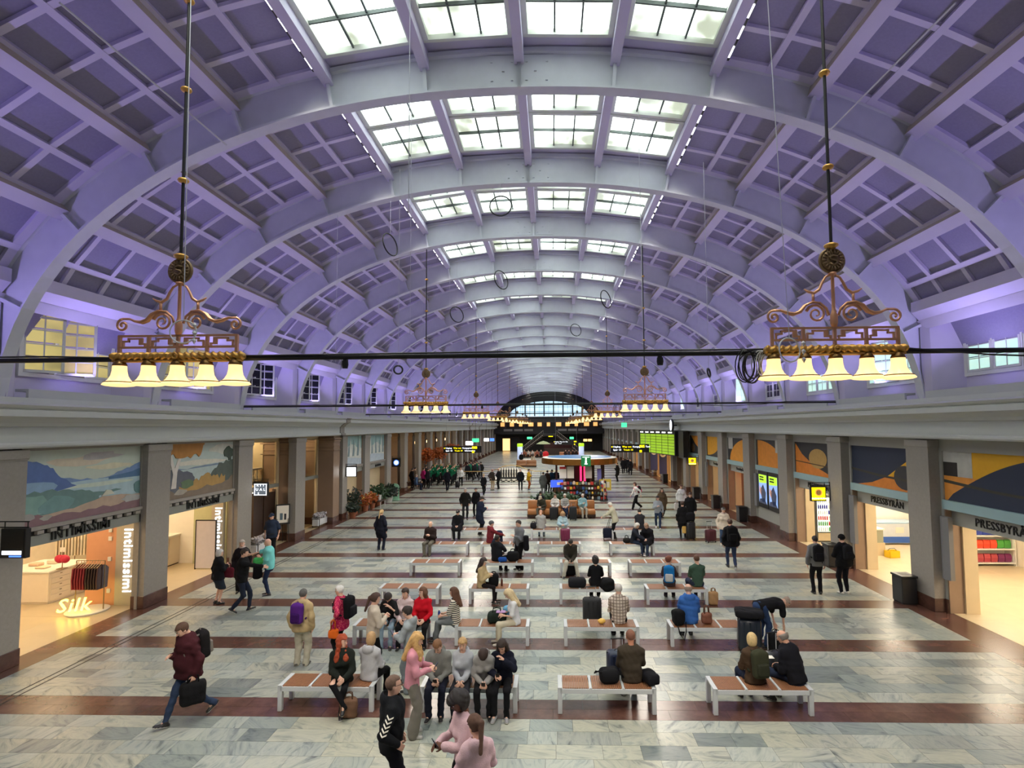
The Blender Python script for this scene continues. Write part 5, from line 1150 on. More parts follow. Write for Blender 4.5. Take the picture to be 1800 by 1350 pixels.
MB().b2((1.2, -1.8, 1.3), (1.5, -1.76, 2.1)).build('blue_notice', cmat((120,120,190)), t)
t = thing('information_sign', 'square green sign with white letter i before the kiosk roof', 'sign', (KX+.32, KY-2.98, 2.38)); MB().b2((-.34, -.04, 0), (.34, .04, .74), .01).build('green_panel', cmat((20,120,66), .4), t); MB().ell((0,-.05,.53), (.06,.02,.06)).build('letter_dot', 'white_lit', t); MB().b2((-.06, -.06, .17), (.05, -.04, .43)).build('letter_stem', 'white_lit', t); MB().b2((-.11, -.06, .15), (.11, -.04, .19)).build('letter_foot', 'white_lit', t); MB().b2((-.25, -.05, .63), (.25, -.04, .67)).build('caption', 'sign_white', t); MB().b2((-.2, .04, .3), (.2, .1, .5)).build('mount', 'black_metal', t)
t = thing('merchandise_stand', 'tiered merchandise stand crowded with souvenirs at the kiosk front', 'display stand', (KX+.2, KY-2.35, 0))
for z, d in ((.05, .75), (.4, .55), (.72, .36), (1.02, .2)): MB().b2((-1.7, -d, z-.02), (1.6, 0, z)).build('tier', 'iron', t)
for x in (-1.7, -.05, 1.6): MB().b2((x-.02, -.74, 0), (x+.02, 0, .07)).build('foot', 'iron', t); MB().b2((x-.02, -.03, 0), (x+.02, 0, 1.15)).build('upright', 'iron', t)
SC = [(190,60,50), (214,196,170), (60,90,140), (230,230,225), (40,40,44), (200,140,120), (120,140,150), (230,180,60), (150,40,50), (90,110,90)]
scn = ['red', 'beige', 'blue', 'white', 'black', 'pink', 'grey-blue', 'golden', 'crimson', 'olive']
sm = {}
for i, c in enumerate(SC):
    m_ = MB(); m_.b2((-.09, -.05, 0), (.09, .05, .16), .01); me = m_.mesh('souvenir_box'); me.materials.append(cmat(c, .5)); sm[0, i] = me
    m_ = MB(); m_.lathe([(.05,0), (.1,.05), (.09,.13), (.05,.19), (.0001,.21)], n=8); me = m_.mesh('souvenir_toy'); me.materials.append(cmat(c, .8)); sm[1, i] = me
r2 = random.Random(11)
for zi, (z, d) in enumerate(((.05, .62), (.4, .45), (.72, .28), (1.02, .12))):
    for j in range(15):
        i = r2.randrange(10); k = r2.randrange(2); s3 = .9+r2.random()*.5; o = ob(('souvenir_box', 'souvenir_toy')[k], sm[k, i], None, (KX+.2-1.58+j*.215, KY-2.35-d, z), r2.uniform(-.5, .5)); o.scale = (s3*.82, s3, s3); tag(o, '%s %s on the %s tier of the kiosk souvenir stand' % (scn[i], ('boxed souvenir', 'soft souvenir toy')[k], ('bottom', 'second', 'third', 'top')[zi]), 'souvenir', 'souvenirs on the kiosk stand')
t = thing('promo_screen', 'tilted blue promotional panel at the kiosk left corner', 'panel', (KX-1.75, KY-2.3, .85), .25); MB().b2((-.45, -.03, 0), (.45, .03, .5)).build('panel', mat('promo_blue', (50,80,220), .4, emit=.8, ecol=(60,90,240)), t); MB().b2((0, -.04, .15), (.35, -.03, .35)).build('caption', 'shop_white', t); MB().b2((-.05, -.02, -.85), (.05, .02, 0)).build('post', 'iron', t)
t = thing('poster_board', 'yellow poster board at the kiosk right corner', 'board', (KX+1.75, KY-2.15, .6)); MB().b2((-.42, -.03, 0), (.42, .03, .8)).build('board', cmat((206,180,70)), t); MB().b2((-.3, -.04, .2), (.3, -.03, .6)).build('poster', cmat((220,214,190)), t); MB().b2((-.05, -.02, -.6), (.05, .02, 0)).build('post', 'iron', t)
t = thing('postcard_spinner', 'wire postcard spinner standing before the kiosk', 'rack', (KX+1.5, KY-3.5, 0)); MB().tube([(0,0,0), (0,0,1.6)], .02, 6).build('pole', 'wire', t); m_ = MB(); m_.lathe([(.3,0), (.3,.03), (.05,.06)], n=14); m_.build('base', 'iron', t)
for j in range(4):
    for i in range(6): a = 2*PI*i/6; MB().box((.2*math.cos(a), .2*math.sin(a), .5+.28*j), (.12, .02, .17), a+PI/2).build('postcard', cmat(SC[(i+j*3) % 10]), t)
def sofa(lb, x, y, rz, w_, c, name='sofa'):
    m = cmat(c, .45, bump=.05); t = thing(name, lb, 'sofa', (x, y, 0), rz); n = max(2, int(w_/.95))
    for j in range(n): u0 = -w_/2+w_*j/n; MB().b2((u0+.01, -.45, .18), (u0+w_/n-.01, .25, .46), .05).build('seat_cushion', m, t, True); MB().b2((u0+.01, .2, .2), (u0+w_/n-.01, .42, .92), .06).build('back_cushion', m, t, True)
    MB().b2((-w_/2, -.4, .06), (w_/2, .4, .2)).build('base', 'dark_wood', t)
    for sx in (-1, 1):
        for sy in (-1, 1): MB().b2((sx*w_*.45-.03, sy*.33-.03, 0), (sx*w_*.45+.03, sy*.33+.03, .07)).build('leg', 'black_metal', t)
    return t
sofa('tan leather sofa before the kiosk planter, four people seated on it', 1.15, 31.6, 0, 3.9, (178,118,66))
t = thing('kiosk_planter', 'long dark planter of green plants behind the tan sofa', 'planter', (.9, 33.6, 0)); MB().b2((-1.5, -.35, 0), (1.5, .35, .62), .02).build('trough', 'iron', t); stuff(leaves(900, (0,0,.8), (1.55,.4,.3), .2, 31).build('foliage', 'leaf_green', t))
CHX, CHY = at(893, 840, Y=53.).x, 53.
t = thing('giant_chess_platform', 'low platform with giant chessboard edge in black and white', 'platform', (CHX, CHY, 0)); t.scale = (.5, .5, .9); MB().b2((-3.3, -3., 0), (3.6, 3., .25)).build('deck', 'shop_white', t)
for i in range(14):
    for j in range(2): MB().b2((-3.3+.49*i, -3.06-.0*j, .02+j*.11), (-3.3+.49*(i+1), -3., .13+j*.11)).build('chequer', 'letter_black' if (i+j) % 2 else 'shop_white', t)
for i in range(8):
    for j in range(8):
        if (i+j) % 2: MB().b2((-2+.5*i, -2+.5*j, .25), (-1.5+.5*i, -1.5+.5*j, .262)).build('board_square', 'letter_black', t)
pw = MB(); pw.smooth = True; pw.lathe([(.2,0), (.2,.06), (.1,.14), (.07,.4), (.12,.44), (.07,.48), (.12,.56), (.12,.64), (.0001,.74)], n=10); kg = MB(); kg.smooth = True; kg.lathe([(.24,0), (.24,.08), (.12,.2), (.09,.65), (.17,.7), (.1,.76), (.16,1.0), (.08,1.04), (.05,1.2), (.0001,1.22)], n=10)
for c, mm, ys in (('black', 'letter_black', (-1.75, -1.25)), ('white', 'shop_white', (1.25, 1.75))):
    a, b = pw.mesh('chess_pawn'), kg.mesh('chess_king'); a.materials.append(MAT[mm]); b.materials.append(MAT[mm])
    for i in range(8):
        for q, y in enumerate(ys): cp_ = tag(ob(('chess_pawn', 'chess_piece')[q], (a, b)[q], None, (CHX+(-1.75+.5*i)*.5, CHY+y*.5, .236)), 'giant %s chess %s standing on the chess platform' % (c, ('pawn', 'piece')[q]), 'chess piece', 'giant %s chess %ss' % (c, ('pawn', 'piece')[q])); cp_.scale = (.6, .6, .8)
t = thing('platform_railing', 'black and brass railing with arched gate around the chess platform', 'railing', (CHX+.5, 50.9, 0))
for x in np.arange(-4.6, 4.7, .92): MB().tube([(float(x),0,0), (float(x),0,1.05)], .03, 6).build('post', 'black_metal', t)
mat('brass_rail', (200,170,110), .35, metal=.6)
MB().tube([(-4.6,0,1.05), (-2.2,0,1.05), (-1.5,0,1.2), (-.8,0,1.5), (0,0,1.62), (.8,0,1.5), (1.5,0,1.2), (2.2,0,1.05), (4.6,0,1.05)], .035, 6).build('top_rail', 'brass_rail', t); MB().tube([(-4.6,0,.5), (4.6,0,.5)], .02, 5).build('middle_rail', 'black_metal', t)
tag(MB().b2((.9, 78., 0), (4.2, 90., .012)).build('red_carpet', cmat((190,60,70), .8), None), 'red carpet laid before the far brown sofas', 'carpet')
for j, (px_, Y, c, lb) in enumerate(((935, 92., (140,90,60), 'brown leather sofa left of the far red carpet'), (1005, 92., (150,100,66), 'brown leather sofa right of the far stair'), (925, 70., (150,104,66), 'brown sofa block past the chess platform'))):
    p = at(px_, 792, Y=Y); sofa(lb, p.x, Y, 0, 4.2 if j < 2 else 2.6, c)
t = thing('red_armchair', 'rounded bright red armchair beside the carpet', 'armchair', (-.4, 88., 0)); MB().b2((-.45, -.45, .12), (.45, .35, .45), .06).build('seat', cmat((214,30,40), .5), t, True); MB().ell((0,.35,.75), (.5,.16,.5), 14, 8).build('back', cmat((214,30,40), .5), t, True)
for sx in (-1, 1): MB().b2((sx*.3-.03, -.3, 0), (sx*.3+.03, .3, .12)).build('leg', 'black_metal', t)
for px_, Y, lb in ((914, 88., 'left of the far sofas'), (1022, 88., 'right of the far sofas')):
    p = at(px_, 800, Y=Y); t = thing('advertising_pillar', 'white advertising pillar with yellow-green top, '+lb, 'pillar', (p.x, Y, 0)); m_ = MB(); m_.lathe([(.42,0), (.42,2.0)], n=16); m_.build('shaft', mat('pillar_lit', (190,205,235), .5, emit=.5), t, True); m_ = MB(); m_.lathe([(.45,2.0), (.45,2.45), (.4,2.5)], n=16); m_.build('top_band', 'screen_green', t, True)
t = thing('sun_umbrella', 'pale green umbrella over the far cafe', 'umbrella', (-.9, 96., 0)); MB().tube([(0,0,0), (0,0,2.6)], .03, 6).build('pole', 'dark_wood', t); m_ = MB(); m_.lathe([(1.3,2.15), (.7,2.5), (.0001,2.7)], n=10); m_.build('canopy', cmat((150,160,120), .8), t)
t = thing('cafe_bar', 'dark wooden cafe bar with glowing spots below the stair', 'bar', (1.8, 101., 0)); MB().b2((-2.6, -.6, 0), (2.6, .6, 1.15)).build('counter', 'dark_wood', t); MB().b2((-2.6, .4, 1.15), (2.6, .6, 2.2)).build('back_shelf', cmat((70,30,28)), t); MB().b2((-2.5, .35, 2.0), (-1.6, .4, 2.1)).build('lamp_strip', 'door_glow', t)
for px_, py_, Y, lb in ((712, 855, 44.5, 'at the colonnade edge beside seated guests'), (735, 850, 47., 'deeper in the colonnade crowd')):
    p = at(px_, py_, Y=Y); t = thing('cafe_table', 'small square cafe table '+lb, 'table', (p.x, Y, 0)); MB().b2((-.4, -.4, .72), (.4, .4, .75)).build('top', 'dark_wood', t); MB().tube([(0,0,0), (0,0,.72)], .04, 6).build('column', 'black_metal', t); MB().b2((-.25, -.25, 0), (.25, .25, .03)).build('foot', 'black_metal', t)
# ================================================================ people: signed-distance bodies and clothes
def V3(*a): return np.array(a, float)
def nrm(v): return v/(np.linalg.norm(v)+1e-9)
def s_cap(P, a, b, ra, rb):
    pa = P-a; ba = b-a; h = np.clip((pa@ba)/(ba@ba+1e-9), 0, 1)
    return np.sqrt(((pa-h[:, None]*ba)**2).sum(1))-(ra+(rb-ra)*h)
def s_ell(P, c, r, R=None):
    q = P-c
    if R is not None: q = q@R
    k0 = np.sqrt(((q/r)**2).sum(1)); k1 = np.sqrt(((q/(np.array(r)**2))**2).sum(1)); return k0*(k0-1)/np.maximum(k1, 1e-6)
def s_box(P, c, r, rd, R=None):
    q = P-c
    if R is not None: q = q@R
    d = np.abs(q)-(np.array(r)-rd); return np.sqrt((np.maximum(d, 0)**2).sum(1))+np.minimum(d.max(1), 0)-rd
def smin(a, b, k):
    h = np.clip(.5+.5*(b-a)/k, 0, 1); return b*(1-h)+a*h-k*h*(1-h)
def smax(a, b, k): return -smin(-a, -b, k)
def folds(P, amp, seed, fr=1.):
    r_ = np.random.RandomState(seed); o = 0
    for i in range(4):
        d = nrm(r_.randn(3)*np.array([1, 1, .8])); f = (20+16*i)*fr; o = o+np.sin(P@d*f+r_.rand()*6.3+1.5*np.sin(P[:, 2]*13+i))/(1+.5*i)
    return amp*.5*o
def netmesh(fn, lo, hi, h):
    """surface nets of fn=0 in the box lo..hi with cell h"""
    lo = np.array(lo)-1.5*h; n = np.maximum(3, np.ceil((np.array(hi)+1.5*h-lo)/h).astype(int)+1)
    g = np.stack(np.meshgrid(*[lo[i]+h*np.arange(n[i]) for i in range(3)], indexing='ij'), -1).reshape(-1, 3)
    B = 4; nb = -(-n//B); cc = np.stack(np.meshgrid(*[lo[i]+h*(B*np.arange(nb[i])+(B-1)/2) for i in range(3)], indexing='ij'), -1).reshape(-1, 3)
    dc = fn(cc).reshape(nb); ac = np.abs(dc) < h*B*1.35+.02
    big = lambda a: a.repeat(B, 0).repeat(B, 1).repeat(B, 2)[:n[0], :n[1], :n[2]]
    d = big(dc).copy(); am = big(ac); d[am] = fn(g[am.ravel()]); s = d < 0
    cnt = np.zeros(n-1); pos = np.zeros((*(n-1), 3))
    c = [(i, j, k) for i in (0, 1) for j in (0, 1) for k in (0, 1)]
    sl = lambda o: tuple(slice(o[i], n[i]-1+o[i]) for i in range(3))
    for a in c:
        for ax in range(3):
            if a[ax]: continue
            b = list(a); b[ax] = 1; da, db = d[sl(a)], d[sl(b)]; m = (da < 0) != (db < 0)
            if not m.any(): continue
            t = np.where(m, da/np.where(m, da-db, 1), 0); p = np.zeros((*(n-1), 3))
            for q in range(3): p[..., q] = a[q]+(t if q == ax else 0)
            pos += p*m[..., None]; cnt += m
    act = cnt > 0; idx = -np.ones(act.shape, int); idx[act] = np.arange(act.sum())
    ijk = np.argwhere(act); v = lo+h*(ijk+pos[act]/cnt[act][:, None]); F = []
    for ax in range(3):
        b, e = (ax+1) % 3, (ax+2) % 3; s1 = [slice(None)]*3; s2 = [slice(None)]*3; s1[ax] = slice(0, -1); s2[ax] = slice(1, None)
        ed = np.argwhere(s[tuple(s1)] != s[tuple(s2)]); ed = ed[(ed[:, b] > 0) & (ed[:, e] > 0) & (ed[:, b] < n[b]-1) & (ed[:, e] < n[e]-1)]
        if not len(ed): continue
        q = []
        for ob_, oe in ((0, 0), (1, 0), (1, 1), (0, 1)):
            c_ = ed.copy(); c_[:, b] -= ob_; c_[:, e] -= oe; q.append(idx[c_[:, 0], c_[:, 1], c_[:, 2]])
        q = np.stack(q, 1); fl = s[ed[:, 0], ed[:, 1], ed[:, 2]]; q[~fl] = q[~fl][:, ::-1]; F.append(q)
    F = np.concatenate(F) if F else np.zeros((0, 4), int); F = F[(F >= 0).all(1)]
    return v, F
def npmesh(name, parts, mats, smooth=True):
    """parts: list of (verts, quads, material index)"""
    V, Q, M_ = [], [], []; o = 0
    for v, f, mi in parts:
        V.append(v); Q.append(np.asarray(f)+o); M_.append(np.full(len(f), mi) if np.isscalar(mi) else mi); o += len(v)
    V = np.concatenate(V); Q = np.concatenate(Q); M_ = np.concatenate(M_)
    me = bpy.data.meshes.new(name); me.vertices.add(len(V)); me.vertices.foreach_set('co', V.astype(np.float32).ravel())
    me.loops.add(4*len(Q)); me.loops.foreach_set('vertex_index', Q.astype(np.int32).ravel()); me.polygons.add(len(Q)); me.polygons.foreach_set('loop_start', np.arange(0, 4*len(Q), 4, dtype=np.int32))
    me.polygons.foreach_set('material_index', M_.astype(np.int32)); me.polygons.foreach_set('use_smooth', np.full(len(Q), smooth)); me.update(calc_edges=True)
    for m in mats: me.materials.append(MAT[m] if isinstance(m, str) else m)
    return me
def ik(a, t, l1, l2, hint):
    d = t-a; L_ = np.linalg.norm(d); L2 = min(L_, (l1+l2)*.999); u = d/(L_+1e-9); x = (l1*l1-l2*l2+L2*L2)/(2*L2); r_ = math.sqrt(max(0, l1*l1-x*x)); hv = hint-u*(hint@u)
    return a+u*x+nrm(hv)*r_, a+u*L2
def rot(ax, a):
    c, s = math.cos(a), math.sin(a); return np.array({'x': [[1,0,0],[0,c,-s],[0,s,c]], 'y': [[c,0,s],[0,1,0],[-s,0,c]], 'z': [[c,-s,0],[s,c,0],[0,0,1]]}[ax])
def cloth(c, pat=None):
    n = 'cloth_%02x%02x%02x%s' % (*c, pat or '')
    if n in MAT: return MAT[n]
    m = mat(n, c, .9, var=.16, scale=9., bump=.25, bscale=70., spec=.15)
    if pat:
        N, L, p = nodes(m); tc = N.new('ShaderNodeTexCoord'); sx = N.new('ShaderNodeSeparateXYZ'); L.new(tc.outputs['Object'], sx.inputs[0])
        def wave(o, f, th):
            a = N.new('ShaderNodeMath'); a.operation = 'MULTIPLY'; a.inputs[1].default_value = f; L.new(sx.outputs[o], a.inputs[0]); b = N.new('ShaderNodeMath'); b.operation = 'FRACT'; L.new(a.outputs[0], b.inputs[0]); q = N.new('ShaderNodeMath'); q.operation = 'LESS_THAN'; q.inputs[1].default_value = th; L.new(b.outputs[0], q.inputs[0]); return q.outputs[0]
        mx = N.new('ShaderNodeMix'); mx.data_type = 'RGBA'; mx.inputs['A'].default_value = (*lin(c), 1)
        if pat == 'stripe': mx.inputs['B'].default_value = (*lin((36,36,44)), 1); L.new(wave(2, 22, .45), mx.inputs['Factor'])
        elif pat == 'floral':
            nz = N.new('ShaderNodeTexNoise'); nz.inputs['Scale'].default_value = 30; L.new(tc.outputs['Object'], nz.inputs[0]); r = ramp(N, [(.52, (0,0,0)), (.56, (255,255,255))]); L.new(nz.outputs['Fac'], r.inputs[0]); mx.inputs['B'].default_value = (*lin((214,90,110)), 1); L.new(r.outputs[0], mx.inputs['Factor'])
        else:
            mx.inputs['B'].default_value = (*lin((120,104,96)), 1); a = N.new('ShaderNodeMath'); a.operation = 'MAXIMUM'; L.new(wave(0, 14, .22), a.inputs[0]); L.new(wave(2, 14, .22), a.inputs[1]); L.new(a.outputs[0], mx.inputs['Factor'])
        L.new(mx.outputs['Result'], p.inputs['Base Color'])
    return m
mat('eye_white', (226,222,216), .3); mat('eye_iris', (40,30,24), .3); mat('lip', (150,84,76), .5)
def skin(c): return mat('skin_%02x%02x%02x' % c, c, .55, var=.06, scale=14., bump=.04)
def hairm(c): return mat('hair_%02x%02x%02x' % c, c, .6, var=.35, scale=40., bump=.5, bscale=160.)
SK1, SK2, SK3, SK4 = (224,178,154), (206,156,130), (120,80,60), (168,120,94)
PEOPLE = 0
ARM = {'down': (.25, .03, -.07), 'lap': (.09, .33, .06), 'phone': (.07, .30, .20), 'chest': (.06, .25, .28), 'hip': (.25, .06, .06), 'pocket': (.23, .1, -.03), 'forward': (.16, .5, .25), 'face': (.05, .2, .46), 'strap': (.13, .14, .34), 'swingf': (.22, .26, .0), 'swingb': (.23, -.2, .0), 'back': (.05, -.17, .05), 'knee': (.14, .4, .0), 'handle': (.26, .02, -.06), 'reach': (.2, .62, .32), 'side': (.4, .1, .05), 'prop': (.28, -.1, -.05)}
def person(label, x, y, face, h=1.72, sit=None, walk=0., lean=.04, side=0., twist=0., head=(0, .1), arms=('down', 'down'), feet=None, top=('jacket', (40,40,44)), bot=('trousers', (40,44,56)), shoe=(34,32,32), hair=('short', (60,46,36)), sk=SK1, fem=False, build=1., hat=None, extra=(), sole=(210,206,200), cross=False, lod=None, sleeve=1., hood=None, pat=None, z0=0.):
    """face: degrees, 0 looks down the hall, 90 to the right wall, 180 towards the gallery"""
    global PEOPLE; PEOPLE += 1; seed = PEOPLE*13
    s = h/1.75; dist = y; L_ = lod if lod is not None else 0 if dist < 16.6 else 1 if dist < 34 else 2
    vc, vh, vf = ((.018, .0105, .0085), (.026, .017, .0125), (.04, .028, .028))[L_]
    root = thing('person', label, 'person', (x, y, z0), -math.radians(face))
    J = {}
    up = nrm(V3(side, math.sin(lean), math.cos(lean))); rt = nrm(V3(math.cos(twist), math.sin(twist), -side*.6)); fw = nrm(np.cross(up, rt)); rt = np.cross(fw, up)
    pel = V3(0, 0, (.95*s if sit is None else sit+.085*s)); 
    if sit is None and walk: pel[2] -= .02*s
    wS = (.145 if fem else .168)*s*(1+.4*(build-1)); N_ = pel+up*.53*s; C_ = pel+up*.34*s
    sh = {-1: pel+up*.435*s-rt*wS, 1: pel+up*.435*s+rt*wS}; hipw = (.09 if not fem else .084)*s
    hp = {q: pel+V3(q*hipw, 0, -.02*s) for q in (-1, 1)}
    if feet is None:
        if sit is not None: feet = {-1: (-.11, .42, 0, 0), 1: (.11, .44, 0, 0)}
        elif walk: feet = {-1: (-.07, .30*walk, 0, .25), 1: (.08, -.34*walk, .10*abs(walk), -.6)} if walk > 0 else {1: (.07, -.30*walk, 0, .25), -1: (-.08, .34*walk, .10*abs(walk), -.6)}
        else: feet = {-1: (-.1, .0, 0, 0), 1: (.1, .03, 0, 0)}
        if cross: feet = {-1: (-.05, .42, 0, 0), 1: (-.12, .52, .17, -.5)}
    kn, an, ft = {}, {}, {}
    for q in (-1, 1):
        fx, fy, fz, fp = feet[q]; t = V3(fx*s, fy*s, (fz+.085)*s) if sit is None else V3(fx*s, fy*s, fz*s+.085*s)
        hint = V3(q*.15 if sit is None else q*.1, 1, .25); kn[q], an[q] = ik(hp[q], t, .44*s, .43*s, hint)
        yaw = q*.15; fd = nrm(V3(math.sin(yaw), math.cos(yaw), math.sin(fp))); ft[q] = fd
    el, wr, hd = {}, {}, {}
    for i, q in enumerate((-1, 1)):
        a = arms[i]; a = ARM[a] if isinstance(a, str) else a
        t = pel+rt*q*a[0]*s+fw*a[1]*s+up*a[2]*s
        if sit is not None and isinstance(arms[i], str) and arms[i] == 'lap': t[2] = max(t[2], pel[2]+.10*s)
        el[q], wr[q] = ik(sh[q], t, .285*s, .255*s, rt*q*.7-fw*.8-up*.35); hd[q] = nrm(wr[q]-el[q])
    hy, hpi = head; Rh = np.stack([rt, fw, up], 1)@rot('z', -hy)@rot('x', -hpi); hc = N_+up*.085*s+fw*(.015+.05*max(0, hpi))*s+(Rh@V3(0, .0, .06))*s
    J.update(hc=hc, N=N_, C=C_, pel=pel, rt=rt, fw=fw, up=up, sh=sh, el=el, wr=wr, hd=hd, kn=kn, an=an, Rh=Rh, s=s, root=root)
    J['hand'] = {q: wr[q]+hd[q]*.085*s for q in (-1, 1)}
    RT = np.stack([rt, fw, up], 1); bw = build
    def torso(P, inf, low=-.02):
        q = (P-pel)@RT; q2 = q*np.array([1, 1.42/ (0.6+.4*bw), 1]); z_ = V3(0, 0, 1)
        wid = (.155 if fem else .16)*s*bw
        d = s_cap(q2, V3(0, 0, low*s), V3(0, 0, .2*s), wid*(1.09 if fem else 1.0), wid*(.86 if fem else .97)); d = smin(d, s_cap(q2, V3(0, 0, .2*s), V3(0, .01*s, .385*s), wid*(.86 if fem else .97), wid*(.98 if fem else 1.05)), .05*s)
        if bw > 1.12: d = smin(d, s_ell(q, V3(0, .05*s, .13*s), np.array([.14, .13, .15])*s*bw*.95), .06)
        if fem:
            for e in (-1, 1): d = smin(d, s_ell(q, V3(e*.07*s, .09*s, .31*s), np.array([.06, .055, .06])*s), .03)
        
        for e in (-1, 1): d = smin(d, s_cap(P, sh[e], N_-up*.035*s, .046*s, .045*s), .05*s)
        return d-inf
    def arm(P, inf, q, e1=1., fine=False):
        d = s_cap(P, sh[q], el[q], .053*s, .043*s)
        if e1 >= .45: b = el[q]+(wr[q]-el[q])*max(.02, (e1-.45)/.55); d = smin(d, s_cap(P, el[q], b, .043*s, .043*s-.011*s*(e1-.45)/.55), .015)
        else: d = s_cap(P, sh[q], sh[q]+(el[q]-sh[q])*(e1/.45), .06*s, .056*s)
        return d-inf
    allp = [pel, N_, hc]+[d_[q] for d_ in (sh, el, wr, kn, an, hp) for q in (-1, 1)]; lo = np.min(allp, 0)-.22; hi = np.max(allp, 0)+.22
    # ---- skin body: coarse trunk and limbs, fine head, fine hands, one mesh
    def f_body(P):
        d = torso(P, -.022)
        for q in (-1, 1): d = smin(d, arm(P, -.012, q), .02); d = smin(d, s_cap(P, hp[q], kn[q], .075*s, .05*s), .03); d = smin(d, s_cap(P, kn[q], an[q], .05*s, .036*s), .02); d = smin(d, s_cap(P, an[q], an[q]+ft[q]*.06*s-V3(0, 0, .035*s), .03*s, .026*s), .02)
        return smin(d, s_cap(P, N_-up*.04*s, hc-(Rh@V3(0, .012, .06))*s, .052*s, .048*s), .03)
    parts = [(*netmesh(f_body, lo, hi, max(vc*1.25, .024)), 0)]
    def f_head(P):
        q = (P-hc)@Rh/s; d = s_ell(q, V3(0, -.006, .022), (.075, .094, .095)); d = smin(d, s_ell(q, V3(0, .022, -.048), (.056, .066, .072)), .03); d = smin(d, s_cap(q, V3(0, .092, .014), V3(0, .108, -.02), .008, .014), .012)
        for e in (-1, 1): d = smin(d, s_ell(q, V3(e*.077, -.004, -.006), (.010, .024, .034)), .008); d = smax(d, -s_ell(q, V3(e*.031, .098, .014), (.02, .016, .012)), .012)
        d = smin(d, s_cap(q, V3(0, -.02, -.06), V3(0, -.03, -.17), .05, .056), .03); return d*s
    parts.append((*netmesh(f_head, hc-.2*s, hc+.16*s, vh), 0))
    mats = [skin(sk), 'eye_white', 'eye_iris', 'lip', hairm(tuple(int(v*.8) for v in hair[1]))]
    if L_ < 2:
        def eball(c, r_, mi):
            m_ = MB(); m_._ell((0, 0, 0), (1, 1, 1), 8, 5); v = np.array(m_.v)*np.array(r_); v = hc+(v+np.array(c))@Rh.T*s; f = np.array([q if len(q) == 4 else (*q, q[2]) for q in m_.f if len(q) == 4]); parts.append((v, f, mi))
        for e in (-1, 1): eball((e*.031, .085, .014), (.014, .009, .0075), 1); eball((e*.031, .0925, .014), (.0065, .004, .0065), 2); eball((e*.032, .094, .034), (.02, .006, .0045), 4)
        eball((0, .0905, -.06), (.024, .007, .0065), 3)
    for q in (-1, 1):
        xd = hd[q]; inw = -rt*q*.7-up*.4+fw*.1; zd = nrm(inw-xd*(inw@xd)); yd = np.cross(zd, xd); th = 1 if (yd@(fw+up*.3)) > 0 else -1
        Hm = np.stack([xd, yd, zd], 1); curl = .55
        def f_hand(P):
            p = (P-wr[q])@Hm/s; d = s_box(p, V3(.05, 0, 0), (.048, .04, .014), .012); d = smin(d, s_cap(p, V3(-.05, 0, 0), V3(.01, 0, 0), .028, .026), .015)
            if L_ == 2: return smin(d, s_ell(p, V3(.12, 0, .02), (.05, .035, .016)), .02)*s
            for i, (yy, ln_) in enumerate(((-.03, .058), (-.0105, .07), (.0105, .076), (.03, .066))):
                a = V3(.09, yy, 0); b = a+V3(math.cos(curl*.6), 0, math.sin(curl*.6))*ln_*.55; c = b+V3(math.cos(curl*1.7), 0, math.sin(curl*1.7))*ln_*.55; d = np.minimum(d, np.minimum(s_cap(p, a-V3(.015, 0, 0), b, .0095, .009), s_cap(p, b, c, .009, .0078)))
            a = V3(.03, th*.034, .0); b = V3(.065, th*.062, .016); c = V3(.092, th*.064, .03); return smin(d, np.minimum(s_cap(p, a, b, .013, .0105), s_cap(p, b, c, .0105, .0085)), .008)*s
        c = wr[q]+xd*.06*s; parts.append((*netmesh(f_hand, c-.12*s, c+.12*s, vf), 0))
    ob('body', npmesh('body', parts, mats), root)
    # ---- upper garment
    kind, tc_ = top; inf = {'tshirt': .014, 'sweater': .024, 'hoodie': .028, 'jacket': .034, 'coat': .036, 'vest': .04, 'puffer': .045, 'blouse': .018, 'shirt': .018}[kind]*s
    hem = {'tshirt': -.12, 'sweater': -.1, 'hoodie': -.11, 'jacket': -.15, 'coat': -.1, 'vest': -.12, 'puffer': -.13, 'blouse': -.2, 'shirt': -.1}[kind]*s
    if sit is not None: hem = max(hem, -.085*s)
    sl = {'tshirt': .38, 'vest': 0, 'blouse': .6}.get(kind, 1.)*sleeve; fo = {'tshirt': .010, 'puffer': .010}.get(kind, .015)*s
    def f_top(P):
        d = torso(P, inf, -.13)
        if sl > .05:
            for q in (-1, 1): d = smin(d, arm(P, inf*.75, q, min(sl, .97)), .025*s)
        if kind in ('coat', 'blouse') or (kind == 'jacket' and sit is None):
            ln_ = .75 if kind == 'coat' else .3
            for q in (-1, 1): d = smin(d, s_cap(P, hp[q], hp[q]+(kn[q]-hp[q])*ln_*1.15, .10*s+inf*.4, .105*s+inf*.6), .12*s)
        if kind == 'puffer' or kind == 'vest': d = d+.007*np.abs(np.sin((P-pel)@up*38))
        d = d+folds(P, fo, seed); t = (P-pel)@up
        if kind == 'coat' or (kind == 'blouse'):
            ln_ = .42 if kind == 'coat' else .2; zc = pel[2]-ln_*s if sit is None else pel[2]-.12*s; d = np.maximum(d, zc-P[:, 2])
        else: d = np.maximum(d, hem-t)
        d = np.maximum(d, -(s_cap(P, N_+up*.03*s, N_+up*.2*s, .058*s, .085*s)))
